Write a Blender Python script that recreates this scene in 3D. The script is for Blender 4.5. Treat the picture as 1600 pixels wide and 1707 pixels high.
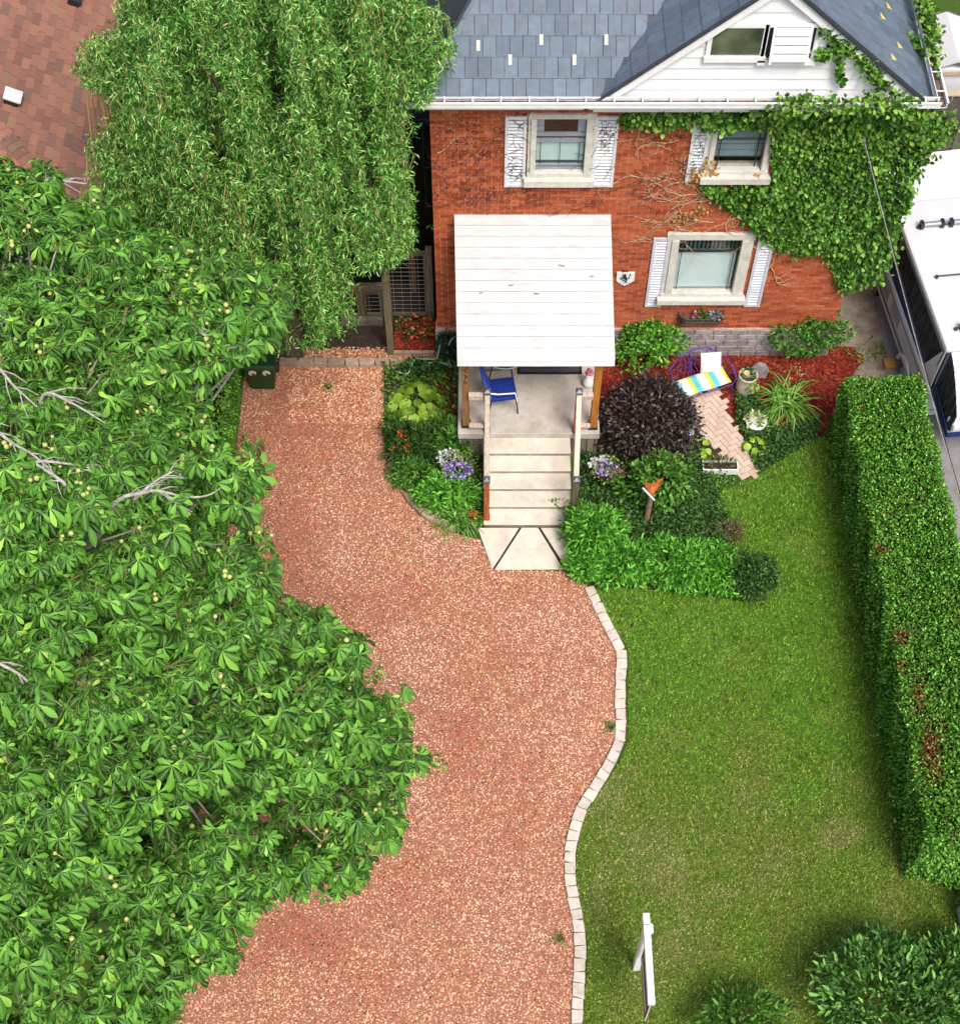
import bpy, math, random
import numpy as np
from mathutils import Vector, Matrix
random.seed(7)
rng = np.random.default_rng(11)
R = math.radians
for o in list(bpy.data.objects):
    bpy.data.objects.remove(o)
SC = bpy.context.scene
COL = SC.collection

# ---------------------------------------------------------------- camera, sky, sun, exposure
FOC, PITCH, CAMH = 2536.0, R(57.0), 22.7          # focal length in pixels of a 1600 wide picture
cam = bpy.data.cameras.new('camera')
cam.sensor_fit = 'HORIZONTAL'; cam.sensor_width = 36.0
cam.lens = 36.0 * FOC / 1600.0
cam.clip_start = 0.1; cam.clip_end = 2000
camo = bpy.data.objects.new('camera', cam); COL.objects.link(camo)
camo.location = (0, 0, CAMH); camo.rotation_euler = (math.pi / 2 - PITCH, 0, 0)
SC.camera = camo

SUN_EL, SUN_AZ = R(58), R(156)                    # azimuth clockwise from +Y (the house side)
world = bpy.data.worlds.new('World'); SC.world = world; world.use_nodes = True
wn = world.node_tree.nodes; wl = world.node_tree.links
sky = wn.new('ShaderNodeTexSky'); sky.sky_type = 'NISHITA'; sky.sun_disc = False
sky.sun_elevation = SUN_EL; sky.sun_rotation = SUN_AZ
sky.air_density = 0.8; sky.dust_density = 4.0; sky.ozone_density = 0.3
wn['Background'].inputs['Strength'].default_value = 0.11
wl.new(sky.outputs['Color'], wn['Background'].inputs['Color'])
sl = bpy.data.lights.new('sun', 'SUN'); sl.energy = 1.5; sl.angle = R(20); sl.color = (1.0, 0.965, 0.91)
so = bpy.data.objects.new('sun', sl); COL.objects.link(so)
sd = Vector((math.sin(SUN_AZ) * math.cos(SUN_EL), math.cos(SUN_AZ) * math.cos(SUN_EL), math.sin(SUN_EL)))
so.rotation_euler = sd.to_track_quat('Z', 'Y').to_euler(); so.location = (0, 0, 40)
SC.view_settings.view_transform = 'Standard'; SC.view_settings.look = 'None'
SC.view_settings.gamma = 1.0; SC.view_settings.use_curve_mapping = False
SC.view_settings.exposure = 0.92
SC.render.engine = 'CYCLES'
SC.cycles.max_bounces = 5; SC.cycles.diffuse_bounces = 3; SC.cycles.glossy_bounces = 2; SC.cycles.transmission_bounces = 3; SC.cycles.transparent_max_bounces = 6
SC.cycles.use_adaptive_sampling = True; SC.cycles.adaptive_threshold = 0.025

# ---------------------------------------------------------------- survey helpers: where a sight line meets a plane
CP, SP = math.cos(PITCH), math.sin(PITCH)
def _ray(px, py):
    u = (px - 800.0) / FOC; v = (py - 853.5) / FOC
    return u, CP - v * SP, -SP - v * CP
def PG(px, py, z=0.0):
    d = _ray(px, py); t = (z - CAMH) / d[2]
    return Vector((t * d[0], t * d[1], z))
def PY(px, py, Y):
    d = _ray(px, py); t = Y / d[1]
    return Vector((t * d[0], Y, CAMH + t * d[2]))
def proj(P):
    P = np.asarray(P, float); x, y, z = P[..., 0], P[..., 1], P[..., 2] - CAMH
    dep = y * CP - z * SP; dn = -y * SP - z * CP
    return 800 + FOC * x / dep, 853.5 + FOC * dn / dep, dep
def inpoly(px, py, poly):
    poly = np.asarray(poly, float); r = np.zeros(np.shape(px), bool); n = len(poly); j = n - 1
    for i in range(n):
        xi, yi = poly[i]; xj, yj = poly[j]
        c = ((yi > py) != (yj > py)) & (px < (xj - xi) * (py - yi) / (yj - yi + 1e-12) + xi)
        r ^= c; j = i
    return r

# ---------------------------------------------------------------- objects
def reg(o, label=None, cat=None, group=None, kind=None):
    if label: o['label'] = label
    if cat: o['category'] = cat
    if group: o['group'] = group
    if kind: o['kind'] = kind
    return o
def thing(name, label, cat, loc=(0, 0, 0), rz=0.0, group=None):
    o = bpy.data.objects.new(name, None); COL.objects.link(o)
    o.location = loc; o.rotation_euler = (0, 0, rz); o.empty_display_size = 0.1
    return reg(o, label, cat, group)
def mloc(o):
    return Matrix.Translation(o.location) @ o.rotation_euler.to_matrix().to_4x4() @ Matrix.Diagonal((*o.scale, 1))
def put(name, mesh, parent=None, world=True, loc=None, rot=None, scale=None):
    """link a mesh object; world=True: the mesh is written in world coordinates even though it has a parent"""
    o = bpy.data.objects.new(name, mesh); COL.objects.link(o)
    if loc is not None: o.location = loc
    if rot is not None: o.rotation_euler = rot
    if scale is not None: o.scale = scale
    if parent is not None:
        o.parent = parent
        if world:
            m = Matrix.Identity(4); chain = []; p = parent
            while p is not None: chain.append(p); p = p.parent
            for p in reversed(chain):
                m = m @ p.matrix_parent_inverse @ mloc(p)
            o.matrix_parent_inverse = m.inverted()
    return o
def np_mesh(name, V, Fc, mats, midx=None, smooth=False):
    V = np.ascontiguousarray(V, np.float32); Fc = np.ascontiguousarray(Fc, np.int32); k = Fc.shape[1]
    me = bpy.data.meshes.new(name)
    me.vertices.add(len(V)); me.vertices.foreach_set('co', V.ravel())
    me.loops.add(Fc.size); me.loops.foreach_set('vertex_index', Fc.ravel())
    me.polygons.add(len(Fc)); me.polygons.foreach_set('loop_start', np.arange(0, Fc.size, k, dtype=np.int32))
    for m in (mats if isinstance(mats, (list, tuple)) else [mats]): me.materials.append(m)
    if midx is not None: me.polygons.foreach_set('material_index', np.ascontiguousarray(midx, np.int32))
    if smooth: me.polygons.foreach_set('use_smooth', np.ones(len(Fc), bool))
    me.update(calc_edges=True)
    return me
def inst(tv, tf, P, Fr, S):
    """template (k,3) placed N times: P (N,3), frames (N,3,3) with columns x,y,z, scale (N,3)"""
    tv = np.asarray(tv, float); tf = np.asarray(tf, int); N = len(P)
    L = tv[None] * np.asarray(S)[:, None, :]
    V = np.einsum('nij,nkj->nki', Fr, L) + np.asarray(P)[:, None, :]
    Fc = tf[None] + (np.arange(N) * len(tv))[:, None, None]
    return V.reshape(-1, 3), Fc.reshape(-1, tf.shape[1])
def nrm(a): return a / (np.linalg.norm(a, axis=-1, keepdims=True) + 1e-9)
def frames(x, up):
    x = nrm(x); y = nrm(np.cross(up, x)); z = np.cross(x, y)
    return np.stack([x, y, z], axis=2)
def rdir(n):
    return nrm(rng.normal(size=(n, 3)))
class MB:
    def __init__(s): s.v = []; s.f = []; s.m = []
    def add(s, v, f, mi=0):
        b = len(s.v); s.v += [tuple(p) for p in v]; s.f += [tuple(b + i for i in q) for q in f]; s.m += [mi] * len(f); return s
    def box(s, x0, x1, y0, y1, z0, z1, mi=0):
        v = [(x0, y0, z0), (x1, y0, z0), (x1, y1, z0), (x0, y1, z0), (x0, y0, z1), (x1, y0, z1), (x1, y1, z1), (x0, y1, z1)]
        return s.add(v, BOXF, mi)
    def obox(s, c, size, ax=None, mi=0):
        """oriented box; ax = 3x3 rotation (columns) or a z angle"""
        if ax is None: M = Matrix.Identity(3)
        elif isinstance(ax, (int, float)): M = Matrix.Rotation(ax, 3, 'Z')
        else: M = ax
        c = Vector(c); hx, hy, hz = [q / 2 for q in size]
        v = [c + M @ Vector(p) for p in ((-hx, -hy, -hz), (hx, -hy, -hz), (hx, hy, -hz), (-hx, hy, -hz), (-hx, -hy, hz), (hx, -hy, hz), (hx, hy, hz), (-hx, hy, hz))]
        return s.add(v, BOXF, mi)
    def beam(s, a, b, w, h, mi=0):
        a = Vector(a); b = Vector(b); d = (b - a); L = d.length; d.normalize()
        up = Vector((0, 0, 1)) if abs(d.z) < 0.95 else Vector((0, 1, 0))
        y = up.cross(d).normalized(); z = d.cross(y)
        return s.obox((a + b) / 2, (L, w, h), Matrix((d, y, z)).transposed(), mi)
    def prism(s, poly, z0, z1, mi=0):
        n = len(poly); v = [(p[0], p[1], z0) for p in poly] + [(p[0], p[1], z1) for p in poly]
        a = sum(poly[i][0] * poly[(i + 1) % n][1] - poly[(i + 1) % n][0] * poly[i][1] for i in range(n))
        f = [tuple(range(n, 2 * n)), tuple(range(n - 1, -1, -1))] + [(i, (i + 1) % n, n + (i + 1) % n, n + i) for i in range(n)]
        if a < 0: f = [tuple(reversed(q)) for q in f]
        return s.add(v, f, mi)
    def slab(s, pts, thick, nrm_, mi=0):
        """planar 3-D polygon pushed out along nrm_ by thick"""
        n = len(pts); N = Vector(nrm_).normalized() * thick
        v = [Vector(p) for p in pts] + [Vector(p) + N for p in pts]
        f = [tuple(range(n, 2 * n)), tuple(range(n - 1, -1, -1))] + [(i, (i + 1) % n, n + (i + 1) % n, n + i) for i in range(n)]
        return s.add(v, f, mi)
    def tube(s, pts, r, n=6, mi=0, cap=True):
        pts = [Vector(p) for p in pts]; k = len(pts); rs = r if isinstance(r, (list, tuple)) else [r] * k
        b = len(s.v); prev = None
        for i, p in enumerate(pts):
            d = (pts[min(i + 1, k - 1)] - pts[max(i - 1, 0)])
            d = d.normalized() if d.length > 1e-8 else Vector((0, 0, 1))
            if prev is None:
                prev = d.orthogonal().normalized()
            prev = (prev - d * prev.dot(d))
            prev = prev.normalized() if prev.length > 1e-6 else d.orthogonal().normalized()
            q = d.cross(prev)
            for j in range(n):
                a = 2 * math.pi * j / n
                s.v.append(tuple(p + (prev * math.cos(a) + q * math.sin(a)) * rs[i]))
        for i in range(k - 1):
            for j in range(n):
                s.f.append((b + i * n + j, b + i * n + (j + 1) % n, b + (i + 1) * n + (j + 1) % n, b + (i + 1) * n + j)); s.m.append(mi)
        if cap:
            s.f.append(tuple(b + j for j in range(n - 1, -1, -1))); s.m.append(mi)
            s.f.append(tuple(b + (k - 1) * n + j for j in range(n))); s.m.append(mi)
        return s
    def lathe(s, prof, c, n=20, mi=0):
        b = len(s.v); k = len(prof)
        for r, z in prof:
            for j in range(n):
                a = 2 * math.pi * j / n; s.v.append((c[0] + r * math.cos(a), c[1] + r * math.sin(a), c[2] + z))
        for i in range(k - 1):
            for j in range(n):
                s.f.append((b + i * n + j, b + i * n + (j + 1) % n, b + (i + 1) * n + (j + 1) % n, b + (i + 1) * n + j)); s.m.append(mi)
        s.f.append(tuple(b + j for j in range(n - 1, -1, -1))); s.m.append(mi)
        s.f.append(tuple(b + (k - 1) * n + j for j in range(n))); s.m.append(mi)
        return s
    def mesh(s, name, mats, smooth=False):
        me = bpy.data.meshes.new(name); me.from_pydata(s.v, [], s.f)
        for m in (mats if isinstance(mats, (list, tuple)) else [mats]): me.materials.append(m)
        me.polygons.foreach_set('material_index', np.array(s.m, np.int32))
        if smooth: me.polygons.foreach_set('use_smooth', np.ones(len(s.f), bool))
        me.update(); return me
    def build(s, name, mats, parent=None, world=True, smooth=False, bevel=0.0, seg=1):
        o = put(name, s.mesh(name, mats, smooth), parent, world)
        if bevel:
            b = o.modifiers.new('bevel', 'BEVEL'); b.width = bevel; b.segments = seg; b.limit_method = 'ANGLE'
        return o
BOXF = [(3, 2, 1, 0), (4, 5, 6, 7), (0, 1, 5, 4), (1, 2, 6, 5), (2, 3, 7, 6), (3, 0, 4, 7)]
def poly_inside_xy(P, poly):
    return inpoly(P[:, 0], P[:, 1], poly)
def scatter_poly(poly, n):
    poly = np.asarray(poly, float)[:, :2]; lo = poly.min(0); hi = poly.max(0); out = np.zeros((0, 2))
    while len(out) < n:
        q = rng.uniform(lo, hi, (int(n * 1.6) + 10, 2)); out = np.vstack([out, q[inpoly(q[:, 0], q[:, 1], poly)]])
    return out[:n]

# ---------------------------------------------------------------- materials
def _nt(name):
    m = bpy.data.materials.new(name); m.use_nodes = True; t = m.node_tree
    return m, t, t.nodes, t.links, t.nodes['Principled BSDF']
def rgba(c): return (c[0], c[1], c[2], 1.0)
def srgb(r, g, b):
    f = lambda u: (u / 255 / 12.92) if u / 255 <= 0.04045 else ((u / 255 + 0.055) / 1.055) ** 2.4
    return (f(r), f(g), f(b))
def ramp(n, stops, interp='LINEAR'):
    r = n.new('ShaderNodeValToRGB'); r.color_ramp.interpolation = interp
    e = r.color_ramp.elements
    while len(e) > 1: e.remove(e[-1])
    e[0].position = stops[0][0]; e[0].color = rgba(stops[0][1])
    for p, c in stops[1:]:
        q = e.new(p); q.color = rgba(c)
    return r
def piece_random(n, l):
    """a random number that differs from piece to piece, whether a piece is an island or an object"""
    g = n.new('ShaderNodeNewGeometry'); oi = n.new('ShaderNodeObjectInfo')
    a = n.new('ShaderNodeMath'); a.operation = 'ADD'; l.new(g.outputs['Random Per Island'], a.inputs[0]); l.new(oi.outputs['Random'], a.inputs[1])
    f = n.new('ShaderNodeMath'); f.operation = 'FRACT'; l.new(a.outputs[0], f.inputs[0]); return f.outputs[0]
def noise(n, l, scale, detail=4, rough=0.55, stretch=None, dist=0.0, coord='Object'):
    tc = n.new('ShaderNodeTexCoord'); mp = n.new('ShaderNodeMapping')
    l.new(tc.outputs[coord], mp.inputs['Vector'])
    if stretch: mp.inputs['Scale'].default_value = stretch
    z = n.new('ShaderNodeTexNoise'); z.inputs['Scale'].default_value = scale; z.inputs['Detail'].default_value = detail
    z.inputs['Roughness'].default_value = rough; z.inputs['Distortion'].default_value = dist
    l.new(mp.outputs['Vector'], z.inputs['Vector']); return z.outputs['Fac']
def mixc(n, l, fac, a, b, mode='MIX'):
    m = n.new('ShaderNodeMix'); m.data_type = 'RGBA'; m.blend_type = mode
    if isinstance(fac, (int, float)): m.inputs[0].default_value = fac
    else: l.new(fac, m.inputs[0])
    for k, c in ((6, a), (7, b)):
        if isinstance(c, tuple): m.inputs[k].default_value = rgba(c)
        else: l.new(c, m.inputs[k])
    return m.outputs[2]
def bump(n, l, p, h, strength=0.3, dist=0.01):
    b = n.new('ShaderNodeBump'); b.inputs['Strength'].default_value = strength; b.inputs['Distance'].default_value = dist
    l.new(h, b.inputs['Height']); l.new(b.outputs['Normal'], p.inputs['Normal'])
def plain(name, c, rough=0.6, var=0.12, scale=6, spec=0.4, metal=0.0, bmp=0.15, stretch=None, dirt=None, dirt_amt=0.35, dirt_scale=2.0):
    """painted / stone / plastic: base colour with mottling, optional dirt patches, fine relief"""
    m, t, n, l, p = _nt(name)
    z = noise(n, l, scale, 6, 0.6, stretch)
    d = tuple(max(0, q * (1 - var * 1.6)) for q in c); b = tuple(min(0.95, q * (1 + var)) for q in c)
    r = ramp(n, [(0.3, d), (0.7, b)]); l.new(z, r.inputs[0]); col = r.outputs[0]
    if dirt:
        dz = noise(n, l, dirt_scale, 7, 0.7, stretch); dr = ramp(n, [(0.48, (0, 0, 0)), (0.68, (dirt_amt,) * 3)]); l.new(dz, dr.inputs[0])
        col = mixc(n, l, dr.outputs[0], col, dirt)
    l.new(col, p.inputs['Base Color']); p.inputs['Roughness'].default_value = rough; p.inputs['Metallic'].default_value = metal
    p.inputs['Specular IOR Level'].default_value = spec
    if bmp: bump(n, l, p, noise(n, l, scale * 5, 4, 0.7, stretch), bmp, 0.01)
    return m
def pieces(name, stops, rough=0.75, spec=0.3, mottle=0.25, scale=25, bmp=0.3, stain=None, stain_amt=0.5, stain_scale=1.5, interp='LINEAR', patch=None):
    """every piece (brick, stone, shingle, chip) takes its own colour from the ramp"""
    m, t, n, l, p = _nt(name)
    r = ramp(n, stops, interp); l.new(piece_random(n, l), r.inputs[0]); col = r.outputs[0]
    z = noise(n, l, scale, 5, 0.65)
    mr = ramp(n, [(0.25, (1 - mottle,) * 3), (0.75, (1 + mottle * 0.4,) * 3)]); l.new(z, mr.inputs[0])
    col = mixc(n, l, 1.0, col, mr.outputs[0], 'MULTIPLY')
    if patch:
        pz = noise(n, l, patch[0], 4, 0.6, coord='Object'); pr = ramp(n, [(patch[2], (0, 0, 0)), (patch[3], (patch[4],) * 3)]); l.new(pz, pr.inputs[0])
        col = mixc(n, l, pr.outputs[0], col, patch[1])
    if stain:
        sz = noise(n, l, stain_scale, 8, 0.75, dist=0.4); sr = ramp(n, [(0.5, (0, 0, 0)), (0.66, (stain_amt,) * 3)]); l.new(sz, sr.inputs[0])
        col = mixc(n, l, sr.outputs[0], col, stain)
    l.new(col, p.inputs['Base Color']); p.inputs['Roughness'].default_value = rough; p.inputs['Specular IOR Level'].default_value = spec
    if bmp: bump(n, l, p, z, bmp, 0.008)
    return m
def leafm(name, stops, rough=0.45, spec=0.35, trans=0.3, tcol=None, rib=None, gain=1.0):
    m, t, n, l, p = _nt(name)
    st = [(q, tuple(min(.85, w * gain * (0.55 + 0.85 * q) * k_) for w, k_ in zip(c, (.88, 1.0, .85)))) for q, c in stops]
    spec *= .6; rough += .06
    r = ramp(n, st); l.new(piece_random(n, l), r.inputs[0])
    if rib:
        at = n.new('ShaderNodeAttribute'); at.attribute_name = 'rib'; pw_ = n.new('ShaderNodeMath'); pw_.operation = 'POWER'; pw_.inputs[1].default_value = 4.0
        l.new(at.outputs['Fac'], pw_.inputs[0]); sc_ = n.new('ShaderNodeMath'); sc_.operation = 'MULTIPLY'; sc_.inputs[1].default_value = 0.6; l.new(pw_.outputs[0], sc_.inputs[0])
        rc = mixc(n, l, sc_.outputs[0], r.outputs[0], rib)
    else: rc = r.outputs[0]
    l.new(rc, p.inputs['Base Color']); p.inputs['Roughness'].default_value = rough; p.inputs['Specular IOR Level'].default_value = spec
    tr = n.new('ShaderNodeBsdfTranslucent')
    tc = mixc(n, l, 1.0, r.outputs[0], tcol or (1.3, 1.25, 0.55), 'MULTIPLY'); l.new(tc, tr.inputs['Color'])
    mx = n.new('ShaderNodeMixShader'); mx.inputs[0].default_value = trans * 0.7
    l.new(p.outputs[0], mx.inputs[1]); l.new(tr.outputs[0], mx.inputs[2]); l.new(mx.outputs[0], n['Material Output'].inputs['Surface'])
    return m
def wood(name, c, dark, rough=0.7, axis=2, scale=9, spec=0.3):
    m, t, n, l, p = _nt(name)
    st = [14.0, 14.0, 14.0]; st[axis] = 0.9
    z = noise(n, l, scale * 0.3, 6, 0.65, tuple(st), 0.6); r = ramp(n, [(0.3, dark), (0.62, c)]); l.new(z, r.inputs[0])
    v = ramp(n, [(0, (0.78,) * 3), (1, (1.15,) * 3)]); l.new(piece_random(n, l), v.inputs[0])
    l.new(mixc(n, l, 1.0, r.outputs[0], v.outputs[0], 'MULTIPLY'), p.inputs['Base Color']); p.inputs['Roughness'].default_value = rough
    p.inputs['Specular IOR Level'].default_value = spec; bump(n, l, p, z, 0.25, 0.006); return m
def glassm(name, tint=(0.9, 0.95, 0.95), refl=0.05):
    m, t, n, l, p = _nt(name); n.remove(p)
    tr = n.new('ShaderNodeBsdfTransparent'); tr.inputs['Color'].default_value = rgba(tint)
    gl = n.new('ShaderNodeBsdfGlossy'); gl.inputs['Roughness'].default_value = 0.03; gl.inputs['Color'].default_value = (0.9, 0.95, 1, 1)
    mx = n.new('ShaderNodeMixShader'); mx.inputs[0].default_value = refl
    l.new(tr.outputs[0], mx.inputs[1]); l.new(gl.outputs[0], mx.inputs[2]); l.new(mx.outputs[0], n['Material Output'].inputs['Surface']); return m

M = {}
M['white'] = plain('white_paint', (0.80, 0.80, 0.79), 0.5, 0.04, 3, dirt=(0.42, 0.41, 0.38), dirt_amt=0.22, dirt_scale=2.5)
M['cream'] = plain('cream_paint', (0.62, 0.60, 0.53), 0.55, 0.08, 6, dirt=(0.32, 0.31, 0.26), dirt_amt=0.45, dirt_scale=4)
M['shutter'] = plain('shutter_paint', (0.55, 0.58, 0.63), 0.55, 0.08, 6, dirt=(0.34, 0.34, 0.34), dirt_amt=0.4, dirt_scale=5)
M['siding'] = plain('siding_paint', (0.80, 0.81, 0.82), 0.45, 0.03, 3, dirt=(0.5, 0.5, 0.48), dirt_amt=0.2, dirt_scale=1.6)
M['mortar'] = plain('mortar', (0.60, 0.36, 0.27), 0.9, 0.2, 20)
M['brick'] = pieces('brick_clay', [(0.0, (0.31, 0.066, 0.028)), (0.25, (0.41, 0.092, 0.036)), (0.6, (0.47, 0.118, 0.046)), (0.9, (0.53, 0.155, 0.07)), (1.0, (0.37, 0.095, 0.06))],
                    0.85, 0.2, 0.3, 14, 0.4, stain=(0.15, 0.05, 0.045), stain_amt=0.62, stain_scale=0.9)
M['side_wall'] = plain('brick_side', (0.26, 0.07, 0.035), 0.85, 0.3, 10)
M['block'] = pieces('foundation_stone', [(0, (0.24, 0.22, 0.22)), (0.5, (0.36, 0.33, 0.33)), (1, (0.44, 0.40, 0.40))], 0.9, 0.2, 0.45, 9, 0.6, stain=(0.14, 0.12, 0.11), stain_amt=0.6, stain_scale=3)
M['slate'] = pieces('slate_shingle', [(0, srgb(90, 103, 117)), (0.35, srgb(100, 114, 128)), (0.7, srgb(108, 122, 136)), (0.85, srgb(106, 114, 128)), (1, srgb(98, 112, 121))], 0.62, 0.35, 0.22, 7, 0.5, stain=srgb(86, 95, 104), stain_amt=0.5, stain_scale=4)
M['slate_dark'] = plain('slate_edge', (0.05, 0.055, 0.07), 0.6, 0.2, 10)
M['tan_shingle'] = pieces('asphalt_shingle', [(0, srgb(122, 88, 76)), (0.3, srgb(144, 102, 86)), (0.6, srgb(154, 110, 92)), (0.8, srgb(140, 100, 86)), (0.92, srgb(118, 94, 84)), (1, srgb(150, 118, 92))], 0.9, 0.2, 0.18, 60, 0.4, interp='LINEAR')
M['glass'] = glassm('window_glass')
M['dark'] = plain('dark_room', (0.015, 0.015, 0.017), 0.9, 0.2, 4, bmp=0)
M['blind'] = plain('blind', (0.72, 0.74, 0.72), 0.6, 0.03, 4, bmp=0)
M['blind_green'] = plain('pale_blind', (0.60, 0.70, 0.64), 0.6, 0.04, 4, bmp=0)
M['blind_grey'] = plain('grey_blind', (0.28, 0.31, 0.34), 0.6, 0.1, 4, bmp=0)
M['curtain'] = plain('curtain', (0.10, 0.17, 0.13), 0.9, 0.5, 3, bmp=0)
M['lav_curtain'] = plain('net_curtain', (0.50, 0.50, 0.62), 0.9, 0.1, 6, bmp=0)
M['concrete'] = plain('concrete', srgb(214, 205, 190), 0.85, 0.09, 4, 0.25, dirt=srgb(166, 156, 138), dirt_amt=0.55, dirt_scale=1.8)
M['concrete_grey'] = plain('porch_concrete', srgb(188, 180, 170), 0.85, 0.12, 3, 0.25, dirt=srgb(132, 124, 112), dirt_amt=0.5, dirt_scale=2.5)
M['stone_edge'] = pieces('edging_stone', [(0, srgb(196, 186, 170)), (0.4, srgb(214, 204, 190)), (0.75, srgb(204, 190, 182)), (1, srgb(222, 212, 196))], 0.85, 0.2, 0.22, 14, 0.5, stain=srgb(150, 142, 136), stain_amt=0.5, stain_scale=5)
M['stone_dull'] = pieces('old_edging_stone', [(0, srgb(140, 122, 104)), (0.6, srgb(168, 148, 126)), (1, srgb(182, 160, 140))], 0.9, 0.2, 0.3, 12, 0.5, stain=srgb(96, 84, 72), stain_amt=0.6, stain_scale=4)
M['paver'] = pieces('clay_paver', [(0, srgb(196, 172, 152)), (0.5, srgb(212, 190, 172)), (1, srgb(198, 176, 160))], 0.85, 0.2, 0.2, 20, 0.4, stain=srgb(160, 140, 122), stain_amt=0.45, stain_scale=3)
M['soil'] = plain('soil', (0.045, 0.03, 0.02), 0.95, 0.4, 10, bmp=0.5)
M['cedar'] = wood('cedar_post', srgb(196, 128, 56), srgb(142, 84, 32))
M['post_brown'] = wood('weathered_cedar', srgb(158, 118, 76), srgb(96, 66, 42))
M['rail'] = wood('rail_wood', srgb(212, 198, 180), srgb(158, 144, 128), axis=1)
M['newel'] = wood('newel_wood', srgb(170, 96, 54), srgb(86, 42, 24))
M['grey_wood'] = wood('grey_wood', srgb(138, 130, 118), srgb(84, 78, 70))
M['green_wood'] = wood('mossy_timber', srgb(120, 110, 86), srgb(70, 64, 50))
M['fence_wood'] = wood('fence_wood', srgb(112, 104, 98), srgb(66, 60, 58))
M['fence_rail'] = wood('fence_rail_wood', srgb(206, 190, 158), srgb(160, 144, 116), axis=0)
M['black_metal'] = plain('black_metal', (0.018, 0.018, 0.02), 0.45, 0.2, 10, 0.5)
M['cap'] = plain('post_cap', (0.10, 0.10, 0.13), 0.35, 0.2, 10, 0.6)
M['steel'] = plain('steel_wire', (0.42, 0.42, 0.42), 0.4, 0.1, 10, 0.5, 0.6)
M['bark'] = plain('pale_bark', srgb(176, 170, 160), 0.85, 0.25, 18, 0.2, bmp=0.5)
M['bark_dark'] = plain('dark_bark', (0.10, 0.075, 0.055), 0.9, 0.3, 14, 0.2, bmp=0.5)
M['twig'] = plain('twig', srgb(168, 150, 96), 0.8, 0.2, 20, 0.2, bmp=0)
M['vine_stem'] = plain('vine_stem', srgb(196, 164, 128), 0.85, 0.25, 20, 0.2, bmp=0)
M['vine_dark'] = plain('dead_vine', (0.07, 0.035, 0.03), 0.9, 0.3, 20, 0.2, bmp=0)
M['stem'] = plain('green_stem', (0.10, 0.16, 0.04), 0.7, 0.2, 20, 0.3, bmp=0)
# ================================================================ GROUND, LAWN, DRIVEWAY, BEDS
def sheet(name, poly, z, mat):
    v = [(p[0], p[1], z) for p in poly]; n = len(v)
    a = sum(v[i][0] * v[(i + 1) % n][1] - v[(i + 1) % n][0] * v[i][1] for i in range(n))
    if a < 0: v.reverse()
    me = bpy.data.meshes.new(name); me.from_pydata(v, [], [tuple(range(n))]); me.materials.append(mat); me.update()
    return reg(put(name, me), kind='structure')
def grassm(name, dark, mid, dry, patches=1.0):
    m, t, n, l, p = _nt(name)
    r = ramp(n, [(0.3, dark), (0.55, mid), (0.8, tuple(q * 1.25 for q in mid))]); l.new(noise(n, l, 30, 8, 0.8), r.inputs[0])
    d = ramp(n, [(0.52, (0, 0, 0)), (0.72, (0.75 * patches,) * 3)]); l.new(noise(n, l, 0.9, 6, 0.65), d.inputs[0])
    l.new(mixc(n, l, d.outputs[0], r.outputs[0], dry), p.inputs['Base Color']); p.inputs['Roughness'].default_value = 0.95
    p.inputs['Specular IOR Level'].default_value = 0.1; bump(n, l, p, noise(n, l, 60, 6, 0.8), 0.8, 0.03); return m
M['turf'] = grassm('turf', (0.06, 0.11, 0.014), (0.12, 0.23, 0.026), (0.26, 0.24, 0.08))
M['far_turf'] = grassm('far_turf', (0.035, 0.07, 0.012), (0.07, 0.13, 0.022), (0.10, 0.12, 0.03), 0.5)
def gravelm():
    m, t, n, l, p = _nt('gravel_base')
    r = ramp(n, [(0.3, (0.12, 0.045, 0.03)), (0.5, (0.36, 0.16, 0.10)), (0.7, (0.58, 0.32, 0.21))]); l.new(noise(n, l, 45, 8, 0.8), r.inputs[0])
    l.new(r.outputs[0], p.inputs['Base Color']); p.inputs['Roughness'].default_value = 0.95
    p.inputs['Specular IOR Level'].default_value = 0.1; bump(n, l, p, noise(n, l, 70, 6, 0.8), 0.8, 0.02); return m
M['gravel_base'] = gravelm()
M['gravel'] = pieces('gravel_stone', [(0, srgb(96, 50, 36)), (0.14, srgb(168, 96, 68)), (0.36, srgb(208, 142, 106)), (0.65, srgb(224, 170, 132)), (0.88, srgb(234, 196, 160)), (1, srgb(240, 222, 198))],
                     0.9, 0.2, 0.15, 40, 0, stain=srgb(230, 196, 166), stain_amt=.3, stain_scale=.8)
M['mulch'] = pieces('red_mulch', [(0, (0.07, 0.010, 0.007)), (0.4, (0.19, 0.022, 0.013)), (0.8, (0.30, 0.042, 0.02)), (1, (0.40, 0.11, 0.06))], 0.9, 0.2, 0.2, 30, 0)
M['mulch_base'] = plain('mulch_base', (0.16, 0.022, 0.013), 0.95, 0.4, 30, 0.1, bmp=0.6)
M['asphalt'] = plain('asphalt', srgb(142, 140, 142), 0.9, 0.14, 30, 0.25, dirt=srgb(108, 98, 86), dirt_amt=0.7, dirt_scale=0.9, bmp=0.3)
M['dirty_slab'] = plain('dirty_slab', srgb(150, 138, 124), 0.9, 0.25, 5, 0.25, dirt=srgb(96, 78, 58), dirt_amt=0.85, dirt_scale=1.6, bmp=0.4)

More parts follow.
